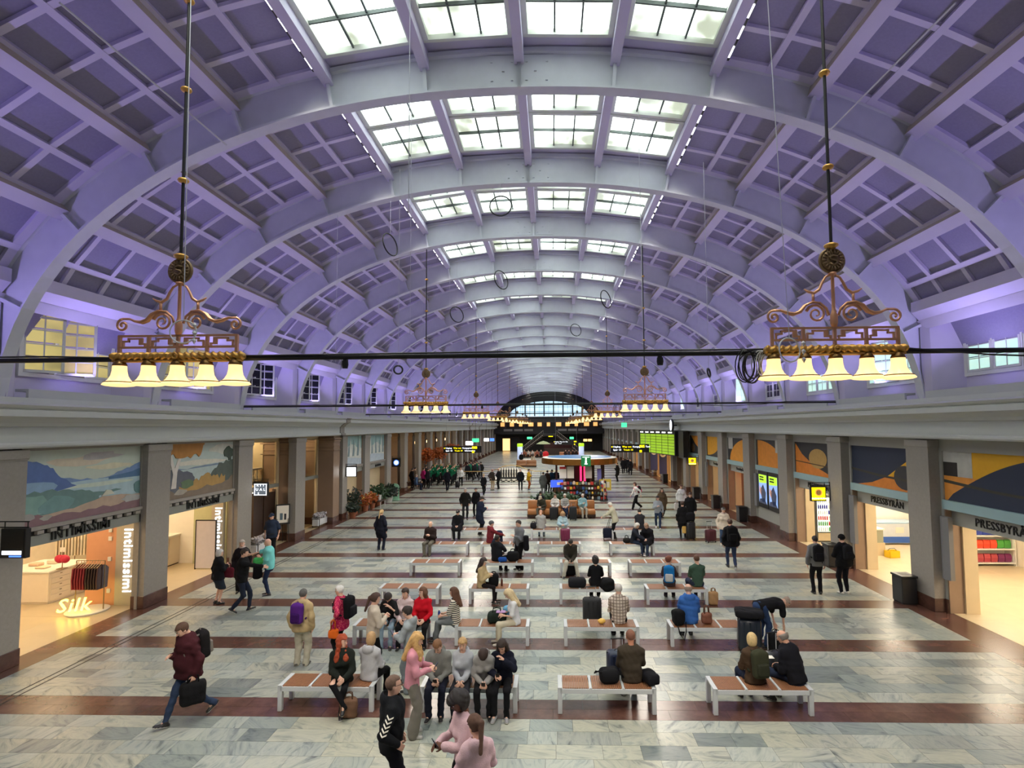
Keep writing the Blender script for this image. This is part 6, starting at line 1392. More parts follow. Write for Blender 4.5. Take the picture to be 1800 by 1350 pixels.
        if kind in ('hoodie',) or hood: d = smin(d, smin(s_ell(P, N_-fw*.085*s-up*.015*s, np.array([.125, .075, .1])*s, RT), s_cap(P, N_-fw*.05*s-up*.005*s, N_+fw*.085*s-up*.095*s, .088*s, .035*s), .04*s), .02*s); d = np.maximum(d, -s_ell(P, N_-fw*.035*s+up*.085*s, np.array([.088, .085, .09])*s, RT)); d = np.maximum(d, -s_cap(P, N_-up*.05*s+fw*.02*s, hc, .05*s, .085*s))
        elif kind in ('jacket', 'coat', 'shirt', 'puffer', 'vest'): d = np.minimum(d, np.abs(s_cap(P, N_-up*.05*s, N_+up*.045*s, .074*s, .07*s))-.009*s+np.maximum(0, np.abs((P-N_)@up-.0)-.045*s))
        return d
    go = ob({'tshirt': 'tee_shirt', 'blouse': 'tunic_top'}.get(kind, kind), npmesh('top', [(*netmesh(f_top, np.minimum(lo, lo), hi, vc), 0)], [cloth(tc_, pat)]), root)
    # ---- lower garment
    bk, bc = bot; fl = {'wide': .028, 'flare': .02}.get(bk, 0.)*s; bi = {'leggings': .0, 'jeans': .008, 'trousers': .013, 'wide': .022, 'flare': .008, 'skirt': .01, 'shorts': .02, 'loose': .03}[bk]*s
    def f_bot(P):
        q = (P-pel)@RT; q2 = q*np.array([1, 1.35/(0.6+.4*bw), 1]); d = s_cap(q2, V3(0, 0, -.05*s), V3(0, 0, .06*s), (.15 if fem else .152)*s*bw, .138*s*bw)
        if bk == 'skirt':
            for e in (-1, 1): d = smin(d, s_cap(P, hp[e], kn[e], .1*s, .11*s), .16*s)
            return np.maximum(np.maximum(d, (P-pel)@up-.1*s), kn[1][2]-.02-P[:, 2] if sit is None else -((P-pel)@fw*-1+.42*s))
        for e in (-1, 1):
            d = smin(d, s_cap(P, hp[e], kn[e], (.076 if fem else .082)*s*(.6+.4*bw)+bi, .056*s+bi), .03*s)
            if bk != 'shorts': k2 = an[e]-(kn[e]-an[e])*(.06 if sit is None else .09); d = smin(d, s_cap(P, kn[e], k2, .056*s+bi, .042*s+bi+fl), .02*s)
        if bk != 'leggings': d = d+folds(P, .012*s, seed+5)
        return np.maximum(d, np.minimum((P-pel)@up-.09*s, P[:, 2]-pel[2]-.07*s))
    ob({'skirt': 'skirt', 'leggings': 'leggings', 'jeans': 'jeans'}.get(bk, 'trousers'), npmesh('bottom', [(*netmesh(f_bot, lo, hi, vc), 0)], [cloth(bc)]), root)
    # ---- shoes
    for q in (-1, 1):
        A_, fd = an[q], ft[q]; dn = nrm(V3(0, 0, -1)-fd*(-fd[2])); so = A_+dn*.083*s
        sd = np.cross(fd, dn)
        def f_shoe(P):
            p = np.stack([(P-so)@sd, (P-so)@fd, -(P-so)@dn], 1)/s; d = smin(s_cap(p*np.array([1, 1, 1.15]), V3(0, -.045, .042), V3(0, .135, .028), .042, .038), s_cap(p, V3(0, 0, .05), V3(0, -.005, .1), .044, .046), .03); return np.maximum(np.maximum(d, -p[:, 2]), p[:, 2]-.105)*s
        v, f = netmesh(f_shoe, so+fd*.05*s-.16*s, so+fd*.05*s+.16*s, max(vh, .013)); hgt = -(v[f].mean(1)-so)@dn
        ob('shoe', npmesh('shoe', [(v, f, (hgt < .024*s).astype(int))], [mat('shoe_%02x%02x%02x' % shoe, shoe, .5, var=.1), mat('sole_%02x%02x%02x' % sole, sole, .6, var=.1)]), root)
    # ---- hair
    hk, hcol = hair
    if hk != 'bald':
        def f_hair(P):
            q = (P-hc)@Rh/s; g = {'short': .0, 'curly': .02, 'afro': .05}.get(hk, .008); d = s_ell(q, V3(0, -.008, .032), (.088+g, .11+g, .104+g)); d = d+.5*folds(q, .008 if hk not in ('curly', 'afro') else .022, seed+9, 2.2)
            face_ = np.maximum(.045-q[:, 1]-(.25*np.clip(q[:, 2]-.03, 0, .05)*6)*.03, q[:, 2]-.075); d = np.maximum(d, -np.maximum(.03-q[:, 1], q[:, 2]-.062)); d = np.maximum(d, -np.maximum(-.012-q[:, 1]+.0*face_, q[:, 2]+.0)) if hk in ('short', 'shaved') else np.maximum(d, -np.maximum(.012-q[:, 1], q[:, 2]-.03))
            if hk == 'fringe_bald' or hk == 'balding': d = np.maximum(d, q[:, 2]-.05)
            if hk in ('short', 'balding', 'shaved', 'ponytail', 'bun'): d = np.maximum(d, -.055-q[:, 2])
            else: d = np.maximum(d, -.12-q[:, 2])
            if hk == 'shaved': d = d+.012
            d = d*s
            if hk in ('long', 'longwavy'):
                w_ = .012 if hk == 'longwavy' else .004; b = N_-fw*.15*s-up*.17*s
                d = smin(d, s_cap(P, hc-(Rh@V3(0, .075, .02))*s, b, .062*s, .052*s), .05*s)
                for e in (-1, 1): d = smin(d, s_cap(P, hc+(Rh@V3(e*.068, -.015, -.01))*s, N_+rt*e*.085*s+fw*(.125 if hk == 'longwavy' else -.06)*s-up*(.15 if hk == 'longwavy' else .1)*s, .05*s, .05*s), .05*s)
                d = d+folds(P, w_, seed+3, 1.8)
            elif hk == 'ponytail': b = hc+(Rh@V3(0, -.13, .03))*s; d = smin(d, smin(s_cap(P, hc+(Rh@V3(0, -.09, .04))*s, b, .025*s, .03*s), s_cap(P, b, N_-fw*.185*s-up*.08*s, .036*s, .026*s), .03*s), .02*s)
            elif hk == 'bun': d = smin(d, s_ell(P, hc+(Rh@V3(0, -.1, .06))*s, np.array([.045, .045, .045])*s), .02)
            elif hk in ('bob', 'curly', 'afro'): d = smin(d, s_ell(P, hc+(Rh@V3(0, -.045, -.04))*s, np.array([.09, .07, .09])*s, Rh), .04*s)
            return d
        l2, h2 = hc-.17*s, hc+.17*s
        if hk in ('long', 'longwavy', 'ponytail'): l2 = np.minimum(l2, N_-.26*s); h2 = np.maximum(h2, N_+.2*s)
        ob('hair', npmesh('hair', [(*netmesh(f_hair, l2, h2, vh*1.15), 0)], [hairm(hcol)]), root)
    if hat:
        hk2, hcl = hat
        def f_hat(P):
            q = (P-hc)@Rh/s; d = s_ell(q, V3(0, -.008, .035), (.092, .11, .1)); d = np.maximum(d, (.03 if hk2 != 'beanie' else .02)-q[:, 2]+(0 if hk2 != 'beanie' else .15*q[:, 1]))
            if hk2 == 'cap': d = np.minimum(d, np.maximum(np.maximum(s_ell(q, V3(0, .1, .04), (.075, .09, .02)), -.02-q[:, 2]), .05-q[:, 1]))
            if hk2 == 'beanie': d = d-.006
            return d*s
        ob({'cap': 'cap', 'beanie': 'knit_hat'}[hk2], npmesh('hat', [(*netmesh(f_hat, hc-.05*s-.14*s, hc+.2*s, vh), 0)], [cloth(hcl)]), root)
    if 'beard' in extra:
        ob('beard', npmesh('beard', [(*netmesh(lambda P: np.maximum(s_ell((P-hc)@Rh/s, V3(0, .028, -.06), (.062, .072, .07)), -.01-((P-hc)@Rh/s)[:, 1])*s, hc-.16*s, hc+.12*s, vh), 0)], [hairm(hcol)]), root)
    if 'glasses' in extra:
        m_ = MB()
        for e in (-1, 1): c = hc+(Rh@V3(e*.032, .1, .012))*s; m_.torus(c, .021*s, .003, Rh@V3(0, 1, 0), 14, 5); m_.tube([hc+(Rh@V3(e*.053, .098, .014))*s, hc+(Rh@V3(e*.082, .0, .014))*s], .003, 5)
        m_.tube([hc+(Rh@V3(-.012, .102, .014))*s, hc+(Rh@V3(.012, .102, .014))*s], .003, 5); m_.build('glasses', 'black_metal', root)
    if 'scarf' in extra: m_ = MB(); m_.torus(Vector(N_+up*.03*s), .075*s, .035*s, Vector(up), 20, 8); m_.build('scarf', cloth((196,176,170)), root, True)
    if 'belt' in extra: m_ = MB(); m_.torus((0, 0, pel[2]+.05*s), .155*s*bw, .02*s, (0, 0, 1), 24, 6); m_.build('belt', 'black_metal', root, True)
    J['w'] = lambda p: Vector((x, y, z0))+Vector(rot('z', -math.radians(face))@np.array(p, float)); J['face'] = face; J['xy'] = (x, y)
    return J
# ---------------------------------------------------------------- things people carry
def sdf_part(name, fn, lo, hi, h, m, parent): return ob(name, npmesh(name, [(*netmesh(fn, lo, hi, h), 0)], [m]), parent)
def backpack(J, label, c, c2=None, sc_=1., vox=.022):
    s = J['s']*sc_; o = J['pel']+J['up']*.3*J['s']-J['fw']*.235*J['s']; R = np.stack([J['rt'], J['fw'], J['up']], 1); w0 = J['w'](o)
    t = thing('backpack', label, 'backpack', w0, -math.radians(J['face']))
    sdf_part('main_bag', lambda P: smin(s_box(P, V3(0, 0, 0), (.15*s, .085*s, .23*s), .06*s, R), s_ell(P, R@V3(0, -.0, .2*s), (.12*s, .075*s, .07*s), R), .03)+folds(P, .006, 3), V3(-.22, -.22, -.32)*s, V3(.22, .22, .32)*s, vox, cloth(c), t)
    sdf_part('front_pocket', lambda P: s_box(P, R@V3(0, -.1*s, -.07*s), (.11*s, .04*s, .11*s), .03*s, R), V3(-.2, -.25, -.3)*s, V3(.2, .2, .2)*s, vox, cloth(c2 or c), t)
    for q in (-1, 1):
        pts = [R.T.T@V3(q*.07*s, .06*s, .2*s)]; S = J['sh'][q]*.62+J['N']*.38-o; pts += [S+J['up']*.045*s-J['fw']*.03, S+J['up']*.04*s+J['fw']*.06*s, S+J['fw']*.135*s-J['up']*.07*s, J['sh'][q]*.85+J['N']*.15-o+J['fw']*.11*s-J['up']*.22*s, R@V3(q*.165*s, .1*s, -.14*s)]
        MB().tube([Vector(p) for p in pts], .018*s, 6).build('shoulder_strap', cloth(c2 or c), t, True)
    MB().tube([Vector(R@V3(-.03*s, .02*s, .25*s)), Vector(R@V3(0, .02*s, .29*s)), Vector(R@V3(.03*s, .02*s, .25*s))], .009*s, 5).build('carry_loop', cloth(c2 or c), t)
    return t
def bag(label, x, y, z, w_, d_, h_, c, rz=0., handle=.12, name='bag', cat='bag', seed=1, vox=.022, strap=None):
    t = thing(name, label, cat, (x, y, z), rz); v = vox if y < 17 else vox*1.5
    sdf_part('bag_body', lambda P: np.maximum(s_box(P, V3(0, 0, h_/2), (w_/2, d_/2, h_/2), min(w_, d_, h_)*.36)+folds(P, .012, seed), -P[:, 2]+.0), V3(-w_/2, -d_/2, 0)-.03, V3(w_/2, d_/2, h_)+.03, v, cloth(c), t)
    if handle:
        for e in (-1, 1): MB().tube([(-w_*.22, e*d_*.22, h_*.9), (-w_*.18, e*d_*.15, h_+handle*.8), (0, e*d_*.1, h_+handle), (w_*.18, e*d_*.15, h_+handle*.8), (w_*.22, e*d_*.22, h_*.9)], .011, 6).build('handle', cloth(tuple(int(v_*.8) for v_ in c)), t, True)
    if strap: MB().tube([Vector(p) for p in strap], .012, 6).build('strap', cloth(tuple(int(v_*.8) for v_ in c)), t, True)
    return t
def suitcase(label, x, y, c, rz=0., w_=.42, d_=.26, h_=.66, pole=.4, tilt=0., hard=True):
    t = thing('suitcase', label, 'suitcase', (x, y, 0), rz); m = mat('case_%02x%02x%02x' % c, c, .35 if hard else .8, var=.1, bump=.05)
    if tilt: t.rotation_euler = (tilt, 0, rz)
    MB().b2((-w_/2, -d_/2, .06), (w_/2, d_/2, h_), .05).build('shell', m, t, True)
    for i in range(3): MB().b2((-w_*.3+w_*.26*i, -d_/2-.008, .12), (-w_*.3+w_*.26*i+.04, -d_/2, h_-.06)).build('rib', m, t)
    MB().b2((-w_/2-.004, -.008, .08), (w_/2+.004, .008, h_-.02)).build('zip_band', 'black_metal', t)
    for sx in (-1, 1):
        for sy in (-1, 1):
            q = MB(); q.lathe([(.0001,-.018), (.03,-.018), (.03,.018), (.0001,.018)], (sx*(w_/2-.05), sy*(d_/2-.05), .03), 10, 'x'); q.build('wheel', 'black_metal', t)
    if pole:
        for e in (-1, 1): MB().tube([(e*w_*.25, d_*.3, h_), (e*w_*.25, d_*.3, h_+pole)], .009, 5).build('pole', 'wire', t)
        MB().tube([(-w_*.25-.02, d_*.3, h_+pole), (w_*.25+.02, d_*.3, h_+pole)], .016, 6).build('grip', 'black_metal', t)
    MB().tube([(-.07, 0, h_), (-.05, 0, h_+.03), (.05, 0, h_+.03), (.07, 0, h_)], .01, 5).build('top_handle', 'black_metal', t)
    return t
def phone(J, q, label):
    p = J['w'](J['hand'][q]+J['fw']*.02+J['up']*.02); t = thing('phone', label, 'phone', p, -math.radians(J['face'])); t.rotation_euler = (-.6, 0, -math.radians(J['face']))
    MB().b2((-.036, -.005, -.06), (.036, .005, .085), .003).build('case', 'black_metal', t); MB().b2((-.032, -.0065, -.052), (.032, -.005, .077)).build('screen', 'screen_dark', t)
# ================================================================ the people of the photograph
def SX(px_, r_, dy=.26): return at(px_, 1000, Y=10.12+3.02*r_+dy).x
def seat(px_, r_, label, face=180, **k):
    back = math.cos(math.radians(face)) > .3; dy = .30 if back else .2
    return person(label, SX(px_, r_, dy), 10.12+3.02*r_+dy, face, sit=.462, **k)
def foot(px_, py_, label, face, **k): p = at(px_, py_); return person(label, p.x, p.y, face, **k)
def headtop(px_, py_, label, face, h=1.7, **k): p = at(px_, py_, Z=h); return person(label, p.x, p.y, face, h=h, **k)
BLK, NVY, JEAN, DJEAN, GRY = (24,24,27), (28,31,46), (66,82,112), (40,48,68), (118,118,120)
BRN, DK, BLD, WHT, RED = (84,56,40), (40,30,26), (200,164,112), (214,208,200), (164,66,30)
# -- first row of benches
J = seat(604, 0, 'red-haired woman in a dark green jacket sitting cross-legged on a bench', 168, h=1.7, fem=True, build=1.06, cross=True, head=(-1.0, .0), arms=('lap', (.02, .3, .14)), top=('jacket', (34,38,34)), bot=('leggings', BLK), hair=('longwavy', RED), sole=(230,228,224))
seat(651, 0, 'blonde in a pale grey hoodie sitting back to back with the redhead', 15, h=1.66, fem=True, head=(-.5, .2), arms=('lap', 'lap'), top=('hoodie', (182,182,186)), bot=('trousers', BLK), hair=('bob', (186,150,106)))
bag('small brown tote bag on the floor below the redhead', at(612, 1262).x, 9.95, 0, .3, .18, .34, (120,90,72), .2, .1, 'tote_bag')
J = seat(772, 0, 'youth in a mid grey hoodie looking down at a phone', 178, h=1.7, head=(.05, .6), lean=.12, arms=((.06, .28, .12), (.05, .28, .12)), top=('hoodie', (122,122,118)), bot=('trousers', (32,34,48)), hair=('short', (124,86,54))); phone(J, 1, 'dark phone held by the youth in mid grey hoodie')
seat(814, 0, 'fair-haired girl in a light grey hoodie with hands between her knees', 180, h=1.62, fem=True, head=(.0, .12), arms=((.02, .3, .08), (.02, .3, .08)), top=('hoodie', (172,175,182)), bot=('trousers', (44,44,50)), hair=('ponytail', (190,154,104)))
J = seat(851, 0, 'dark-haired girl in a grey hoodie bowing over her phone', 175, h=1.64, fem=True, head=(.1, 1.0), lean=.32, arms=((.05, .3, .16), (.05, .3, .16)), top=('hoodie', (150,148,146)), bot=('trousers', BLK), hair=('bob', (52,34,28)), sole=(235,235,232)); phone(J, 1, 'phone held by the bowed girl in grey hoodie')
J = seat(884, 0, 'girl in a navy hoodie touching her mouth on the bench end', 182, h=1.68, fem=True, head=(.15, .5), lean=.1, arms=('face', (.1, .3, .22)), top=('hoodie', (26,28,42)), bot=('trousers', BLK), hair=('long', (48,34,28)), shoe=(150,150,152)); phone(J, 1, 'phone held by the girl in navy hoodie')
seat(1107, 0, 'shaven-headed man in a dark brown sweater sitting with his back turned', 0, h=1.8, build=1.05, head=(0, .1), arms=('lap', 'lap'), top=('sweater', (66,58,48)), bot=('trousers', BLK), hair=('shaved', (130,84,64)), sk=(196,134,106), shoe=(150,150,150))
bag('black shoulder bag lying on the bench beside the brown sweater man', SX(1068, 0), 10.38, .465, .36, .3, .24, BLK, .1, 0, 'shoulder_bag', seed=4, strap=[(-.12, -.1, .2), (-.26, -.05, .22), (-.27, .05, .14), (-.1, .1, .18)])
bag('rumpled black jacket lying on the bench end by the brown sweater man', SX(1138, 0), 10.36, .465, .26, .4, .2, (26,26,30), .4, 0, 'folded_jacket', 'jacket', 6)
suitcase('navy suitcase standing beyond the brown sweater man', at(1086, 1140, Y=11.1).x, 11.1, (32,42,66), .1, .44, .28, .74, .2)
J = seat(1322, 0, 'short-haired blonde in a brown coat sitting with a green rucksack', -8, h=1.68, fem=True, build=1.08, lean=.1, head=(.5, .1), arms=('lap', 'lap'), top=('jacket', (72,56,42)), bot=('trousers', DJEAN), hair=('bob', (212,184,130)))
backpack(J, 'olive green rucksack on the back of the seated blonde', (58,60,44), (48,50,38), 1.05)
seat(1394, 0, 'balding man in a black coat leaning towards the rucksack woman', -38, h=1.8, build=1.1, lean=.32, head=(-.2, .2), arms=('lap', 'phone'), top=('jacket', (26,26,32)), bot=('jeans', DJEAN), hair=('balding', (130,122,114)), sk=SK2)
tag(MB().b2((SX(1365, 0)-.08, 10.85, .7), (SX(1365, 0)+.1, 10.99, .704)).xf(Matrix.Identity(4)).build('paper_sheet', 'shop_white', None), 'white paper sheet held out before the black coat man', 'paper')
suitcase('small dark trolley case between the bench and the bent man', at(1362, 1165, Y=11.5).x, 11.5, (40,42,46), .3, .4, .24, .58, .35)
# -- standing in front
J = headtop(689, 1187, 'man in glasses and black hooded sweater with white sleeve chevrons', 72, 1.84, build=1.1, lean=.02, head=(-.1, -.05), arms=('pocket', 'hip'), top=('hoodie', (26,28,32)), bot=('trousers', (24,25,32)), hair=('shaved', (108,84,70)), sk=SK1, extra=('glasses',))
a, b = J['sh'][1], J['el'][1]; ax = nrm(b-a); out = nrm(np.cross(ax, J['fw'])); out = out if out@J['rt'] > 0 else -out; tn = np.cross(out, ax)
for i in range(5):
    c = a+(b-a)*(.3+.17*i)+out*.085; ch = []
    for u, v in ((-.045, -.02), (0, .02), (.045, -.02), (.045, .0), (0, .04), (-.045, .0)): ch.append(c+tn*u+ax*v-out*abs(u)*.35)
    m_ = MB(); m_.add([*ch, *[p-out*.025 for p in ch]], [(0,1,4,5), (1,2,3,4), (5,4,10,11), (4,3,9,10), (0,6,7,1), (1,7,8,2)]); m_.build('sleeve_chevron', 'shop_white', J['root'])
J = foot(724, 1293, 'curly blonde in a fluffy pink sweater and wide grey trousers holding phone', 82, h=1.7, fem=True, head=(.1, .35), arms=('phone', 'phone'), top=('sweater', (206,142,156)), bot=('wide', (122,118,110)), hair=('longwavy', (206,164,104)), shoe=(170,168,164)); phone(J, 1, 'dark phone held by the curly blonde in pink')
J = headtop(816, 1215, 'dark-skinned girl in a pale pink sweatshirt holding a phone', -118, 1.7, fem=True, head=(.0, .35), arms=('phone', (.05, .34, .2)), top=('sweater', (208,176,182)), bot=('trousers', BLK), hair=('afro', (30,24,24)), sk=(104,64,48)); phone(J, -1, 'phone held by the girl in pale pink sweatshirt')
headtop(839, 1262, 'girl in a pale pink hoodie with brown ponytail seen from behind', -22, 1.68, fem=True, head=(-.5, .3), arms=('phone', 'phone'), top=('hoodie', (214,182,190)), bot=('trousers', BLK), hair=('ponytail', (84,54,38)))
J = foot(330, 1268, 'stout man in a maroon jacket striding with a backpack and bag', -148, h=1.8, build=1.18, walk=-1.1, lean=.1, head=(.0, .45), arms=('down', 'chest'), top=('jacket', (66,30,36)), bot=('jeans', (52,66,92)), hair=('short', (84,58,42)), sk=SK1)
backpack(J, 'black backpack with pale trim on the striding man', (30,28,30), (120,114,108))
p = J['w'](J['hand'][-1]); bag('black carrier bag in the hand of the striding man', p.x, p.y, .38, .4, .22, .4, (24,24,26), .6, .12, seed=8)
# -- group by the second shop
JW = foot(381, 1062, 'white-haired woman in black jacket and dark skirt facing the shop', 40, h=1.6, fem=True, build=1.12, arms=('down', 'chest'), top=('jacket', (24,24,28)), bot=('skirt', (44,52,64)), hair=('bob', (206,202,196)), sole=(30,30,30))
foot(424, 1076, 'man in a black sweater reaching out to the turquoise shirt man', 72, h=1.8, build=1.12, walk=.6, arms=('down', 'reach'), top=('sweater', (22,22,25)), bot=('jeans', (36,42,58)), hair=('short', (50,36,30)), sole=(236,236,234))
p = at(404, 1052); person('woman in a dark coat half hidden between the greeting friends', p.x, p.y+.6, 155, h=1.66, fem=True, top=('coat', (30,26,30)), bot=('trousers', BLK), hair=('bob', (190,180,168)), extra=('scarf',))
p = JW['w'](JW['hand'][-1]); p = JW['w'](JW['hand'][1]); bag('dark red handbag hanging among the greeting friends', p.x, p.y, p.z-.43, .3, .16, .3, (90,28,40), .3, .14, 'handbag')
J = foot(472, 1047, 'bald man in a turquoise polo shirt shaking hands', -112, h=1.76, build=1.2, arms=('chest', 'reach'), top=('tshirt', (122,206,204)), bot=('jeans', (42,54,80)), hair=('bald', (150,130,110)), sole=(236,236,234))
p = J['w'](J['hand'][-1]); bag('black jacket draped over the turquoise man arm', p.x, p.y, .55, .26, .2, .5, (22,22,24), .3, 0, 'draped_jacket', 'jacket', 3); bag('bright green cloth bag tucked on the black jacket', p.x+.05, p.y-.05, 1.02, .32, .22, .2, (70,170,90), .5, 0, 'cloth_bag', 'bag', 5)
# -- second row
J = foot(529, 1170, 'grey-haired person in a tan coat with purple backpack', 4, h=1.64, build=1.05, arms=('down', 'down'), top=('jacket', (182,160,120)), bot=('loose', (182,176,158)), hair=('short', (92,90,88)), hood=True, shoe=(90,86,80)); backpack(J, 'purple backpack worn over the tan coat', (84,38,124), (60,24,92), .95)
J = headtop(600, 1029, 'white-haired woman in a raspberry tunic with a black backpack', -78, 1.66, fem=True, build=1.1, arms=('hip', 'strap'), top=('blouse', (178,34,82)), pat='floral', bot=('trousers', BLK), hair=('short', (228,222,216)), sk=SK1); backpack(J, 'big black backpack worn over the raspberry tunic', (24,24,28), (34,34,38), 1.05)
p = J['w'](J['pel']+J['rt']*-.22+J['fw']*.1); bag('small orange handbag at the hip of the raspberry tunic woman', at(587, 1115, Y=p.y-.1).x, p.y-.15, .62, .22, .1, .2, (224,104,34), .2, .2, 'handbag')
headtop(656, 1043, 'girl in a cream fleece with a dark plait standing by the bench', 58, 1.7, fem=True, build=1.05, arms=('chest', 'chest'), top=('sweater', (196,184,168)), bot=('trousers', BLK), hair=('ponytail', (70,46,36)))
seat(686, 1, 'dark-haired girl in a black tee bowing over pale jeans', 176, h=1.66, fem=True, lean=.2, head=(.0, .8), arms=('face', 'lap'), top=('tshirt', (30,30,32)), sleeve=1.4, bot=('jeans', (132,152,168)), hair=('bob', (40,30,28)))
seat(713, 1, 'dark-haired girl in a pale rose hoodie on the shared bench', 172, h=1.66, fem=True, head=(.4, .1), arms=('lap', 'lap'), top=('hoodie', (206,186,188)), bot=('trousers', BLK), hair=('ponytail', (60,42,34)))
J = headtop(722, 1066, 'girl with dark bun and grey-blue hoodie standing with a phone', -78, 1.64, fem=True, head=(0, .35), arms=('phone', 'phone'), top=('hoodie', (150,158,162)), bot=('wide', (128,138,144)), hair=('bun', (44,34,30))); phone(J, -1, 'pale phone held by the girl with dark bun')
seat(744, 1, 'girl with long brown hair in a bright red hoodie', 178, h=1.7, fem=True, head=(.8, .0), arms=('lap', 'lap'), top=('hoodie', (192,22,38)), bot=('trousers', BLK), hair=('long', (104,68,44)), sole=(236,236,234))
J = seat(801, 1, 'long-haired girl in a striped top sitting on the bench end', -82, h=1.68, fem=True, arms=((.1, .34, .12), (.1, .34, .12)), head=(.0, .05), top=('tshirt', (222,216,198)), pat='stripe', bot=('flare', (112,118,120)), hair=('long', (96,62,42)), feet={-1: (-.1, .5, 0, 0), 1: (.1, .55, 0, 0)})
p = J['w'](J['hand'][1]); t = thing('water_bottle', 'small blue water bottle held by the striped top girl', 'bottle', (p.x-.03, p.y-.04, p.z-.06)); m_ = MB(); m_.lathe([(.03,0), (.032,.02), (.032,.13), (.018,.16), (.018,.18)], n=10); m_.build('bottle', cmat((40,70,150), .3), t, True); m_ = MB(); m_.lathe([(.02,.18), (.02,.2)], n=8); m_.build('cap', 'shop_white', t)
seat(906, 1, 'blonde woman in a white tee and cream trousers writing on her lap', -100, h=1.68, fem=True, lean=.16, head=(.0, .5), arms=('phone', 'phone'), top=('tshirt', (224,224,226)), bot=('trousers', (206,196,172)), hair=('long', (224,200,156)), shoe=(206,198,184))
bag('dark green holdall on the bench beside the blonde', SX(873, 1), 13.4, .465, .46, .3, .26, (34,44,38), .05, .1, 'holdall', seed=11)
bag('pale blue bundle resting behind the green holdall', SX(892, 1), 13.55, .465, .24, .2, .34, (110,170,206), .3, 0, 'clothing_bundle', 'clothing', 12)
tag(MB().b2((SX(880, 1)-.1, 13.27, .73), (SX(880, 1)+.12, 13.42, .745)).build('notebook', cmat((190,150,200)), None), 'lilac notebook lying on the green holdall', 'notebook')
seat(1087, 1, 'white-haired man in a plaid shirt sitting with his back turned', 2, h=1.78, build=1.05, arms=('lap', 'lap'), top=('shirt', (200,186,172)), pat='plaid', bot=('trousers', BLK), hair=('short', (206,200,192)))
suitcase('large black suitcase standing before the plaid shirt man', at(1041, 1090, Y=14.3).x, 14.3, (34,35,38), .1, .46, .3, .78, .25, hard=False)
t = thing('snack_packet', 'crumpled yellow snack packet on the plaid shirt bench', 'packet', (SX(1056, 1), 13.36, .467)); sdf_part('packet', lambda P: s_ell(P, V3(0, 0, .05), (.08, .06, .05))+folds(P, .02, 4, 2), V3(-.1, -.1, 0), V3(.1, .1, .13), .015, cmat((236,190,90), .4), t)
seat(1210, 1, 'bald man in a bright blue hoodie sitting between two bags', 3, h=1.78, build=1.08, arms=('lap', 'lap'), head=(0, .3), top=('hoodie', (58,104,176)), bot=('trousers', BLK), hair=('balding', (150,130,116)), sk=SK1)
bag('slumped black bag left of the blue hoodie man', SX(1189, 1), 13.3, .465, .3, .3, .36, (22,22,24), .2, 0, 'bag', seed=13, strap=[(-.1, -.14, .1), (-.05, -.2, -.15), (.05, -.2, -.3), (.1, -.2, -.1), (.12, -.14, .1)])
bag('brown leather handbag right of the blue hoodie man', SX(1239, 1), 13.36, .465, .26, .16, .26, (128,84,68), .1, .18, 'handbag', seed=14)
foot(1340, 1138, 'bald man in a black tee bending over his luggage', 75, h=1.78, lean=1.5, head=(0, .1), arms=((.16, .53, .42), (.12, .54, .46)), top=('tshirt', (24,24,27)), bot=('jeans', (48,66,100)), hair=('balding', (150,130,116)))
suitcase('dark blue hard suitcase beside the bending man', at(1318, 1130, Y=12.9).x, 12.9, (28,36,48), -.2, .5, .3, .76, 0); bag('black coat thrown over the dark blue suitcase', at(1318, 1130, Y=12.9).x, 12.9, .80, .62, .44, .16, (28,28,32), -.2, 0, 'thrown_coat', 'coat', 15)
bag('small black rucksack on the floor at the bending man hands', at(1362, 1150).x, 12.7, 0, .3, .24, .5, (20,20,22), .3, .08, 'rucksack', 'rucksack', 16)
# -- third row
J = seat(846, 2, 'girl in a beige cap and tan jacket with bare-patterned tights', 100, h=1.68, fem=True, head=(.1, .3), arms=('chest', 'chest'), top=('jacket', (188,166,124)), bot=('leggings', (34,28,30)), hair=('long', (44,30,28)), hat=('cap', (180,168,152)))
bag('black backpack standing on the bench beside the cap girl', SX(868, 2), 16.4, .465, .3, .24, .36, (22,22,26), .2, .06, 'backpack', 'backpack', 17)
t = thing('drink_bottle', 'slim brown drink bottle on the cap girl bench', 'bottle', (SX(882, 2), 16.42, .462)); m_ = MB(); m_.lathe([(.032,0), (.032,.17), (.016,.21), (.016,.24)], n=10); m_.build('bottle', cmat((96,50,34), .3), t, True); m_ = MB(); m_.lathe([(.019,.24), (.019,.262)], n=8); m_.build('cap', 'letter_black', t)
seat(1047, 2, 'curly dark-haired woman in a black tee sitting with her back turned', 0, h=1.7, fem=True, arms=('lap', 'lap'), top=('tshirt', (24,24,27)), bot=('trousers', BLK), hair=('curly', (36,28,26)))
bag('black bags heaped on the bench left of the curly woman', SX(1014, 2), 16.36, .465, .52, .4, .26, (30,30,34), 0, 0, 'bag', seed=18); bag('black puffy coat hanging over the bench right of the curly woman', SX(1066, 2), 16.28, .36, .4, .4, .38, (24,24,26), .3, 0, 'puffy_coat', 'coat', 19)
J = seat(1176, 2, 'auburn-haired person in a brown tee glancing aside with blue backpack', 12, h=1.7, fem=True, head=(.9, .05), arms=('lap', 'lap'), top=('tshirt', (74,60,60)), bot=('trousers', (40,32,44)), hair=('bun', (120,62,40))); backpack(J, 'bright blue backpack with white flap worn on the bench', (30,112,176), (190,190,190), 1.05)
seat(1226, 2, 'brown-haired man in a green tee sitting beside the blue backpack', -8, h=1.76, arms=('lap', 'lap'), top=('tshirt', (64,88,74)), bot=('trousers', DJEAN), hair=('short', (92,60,42)))
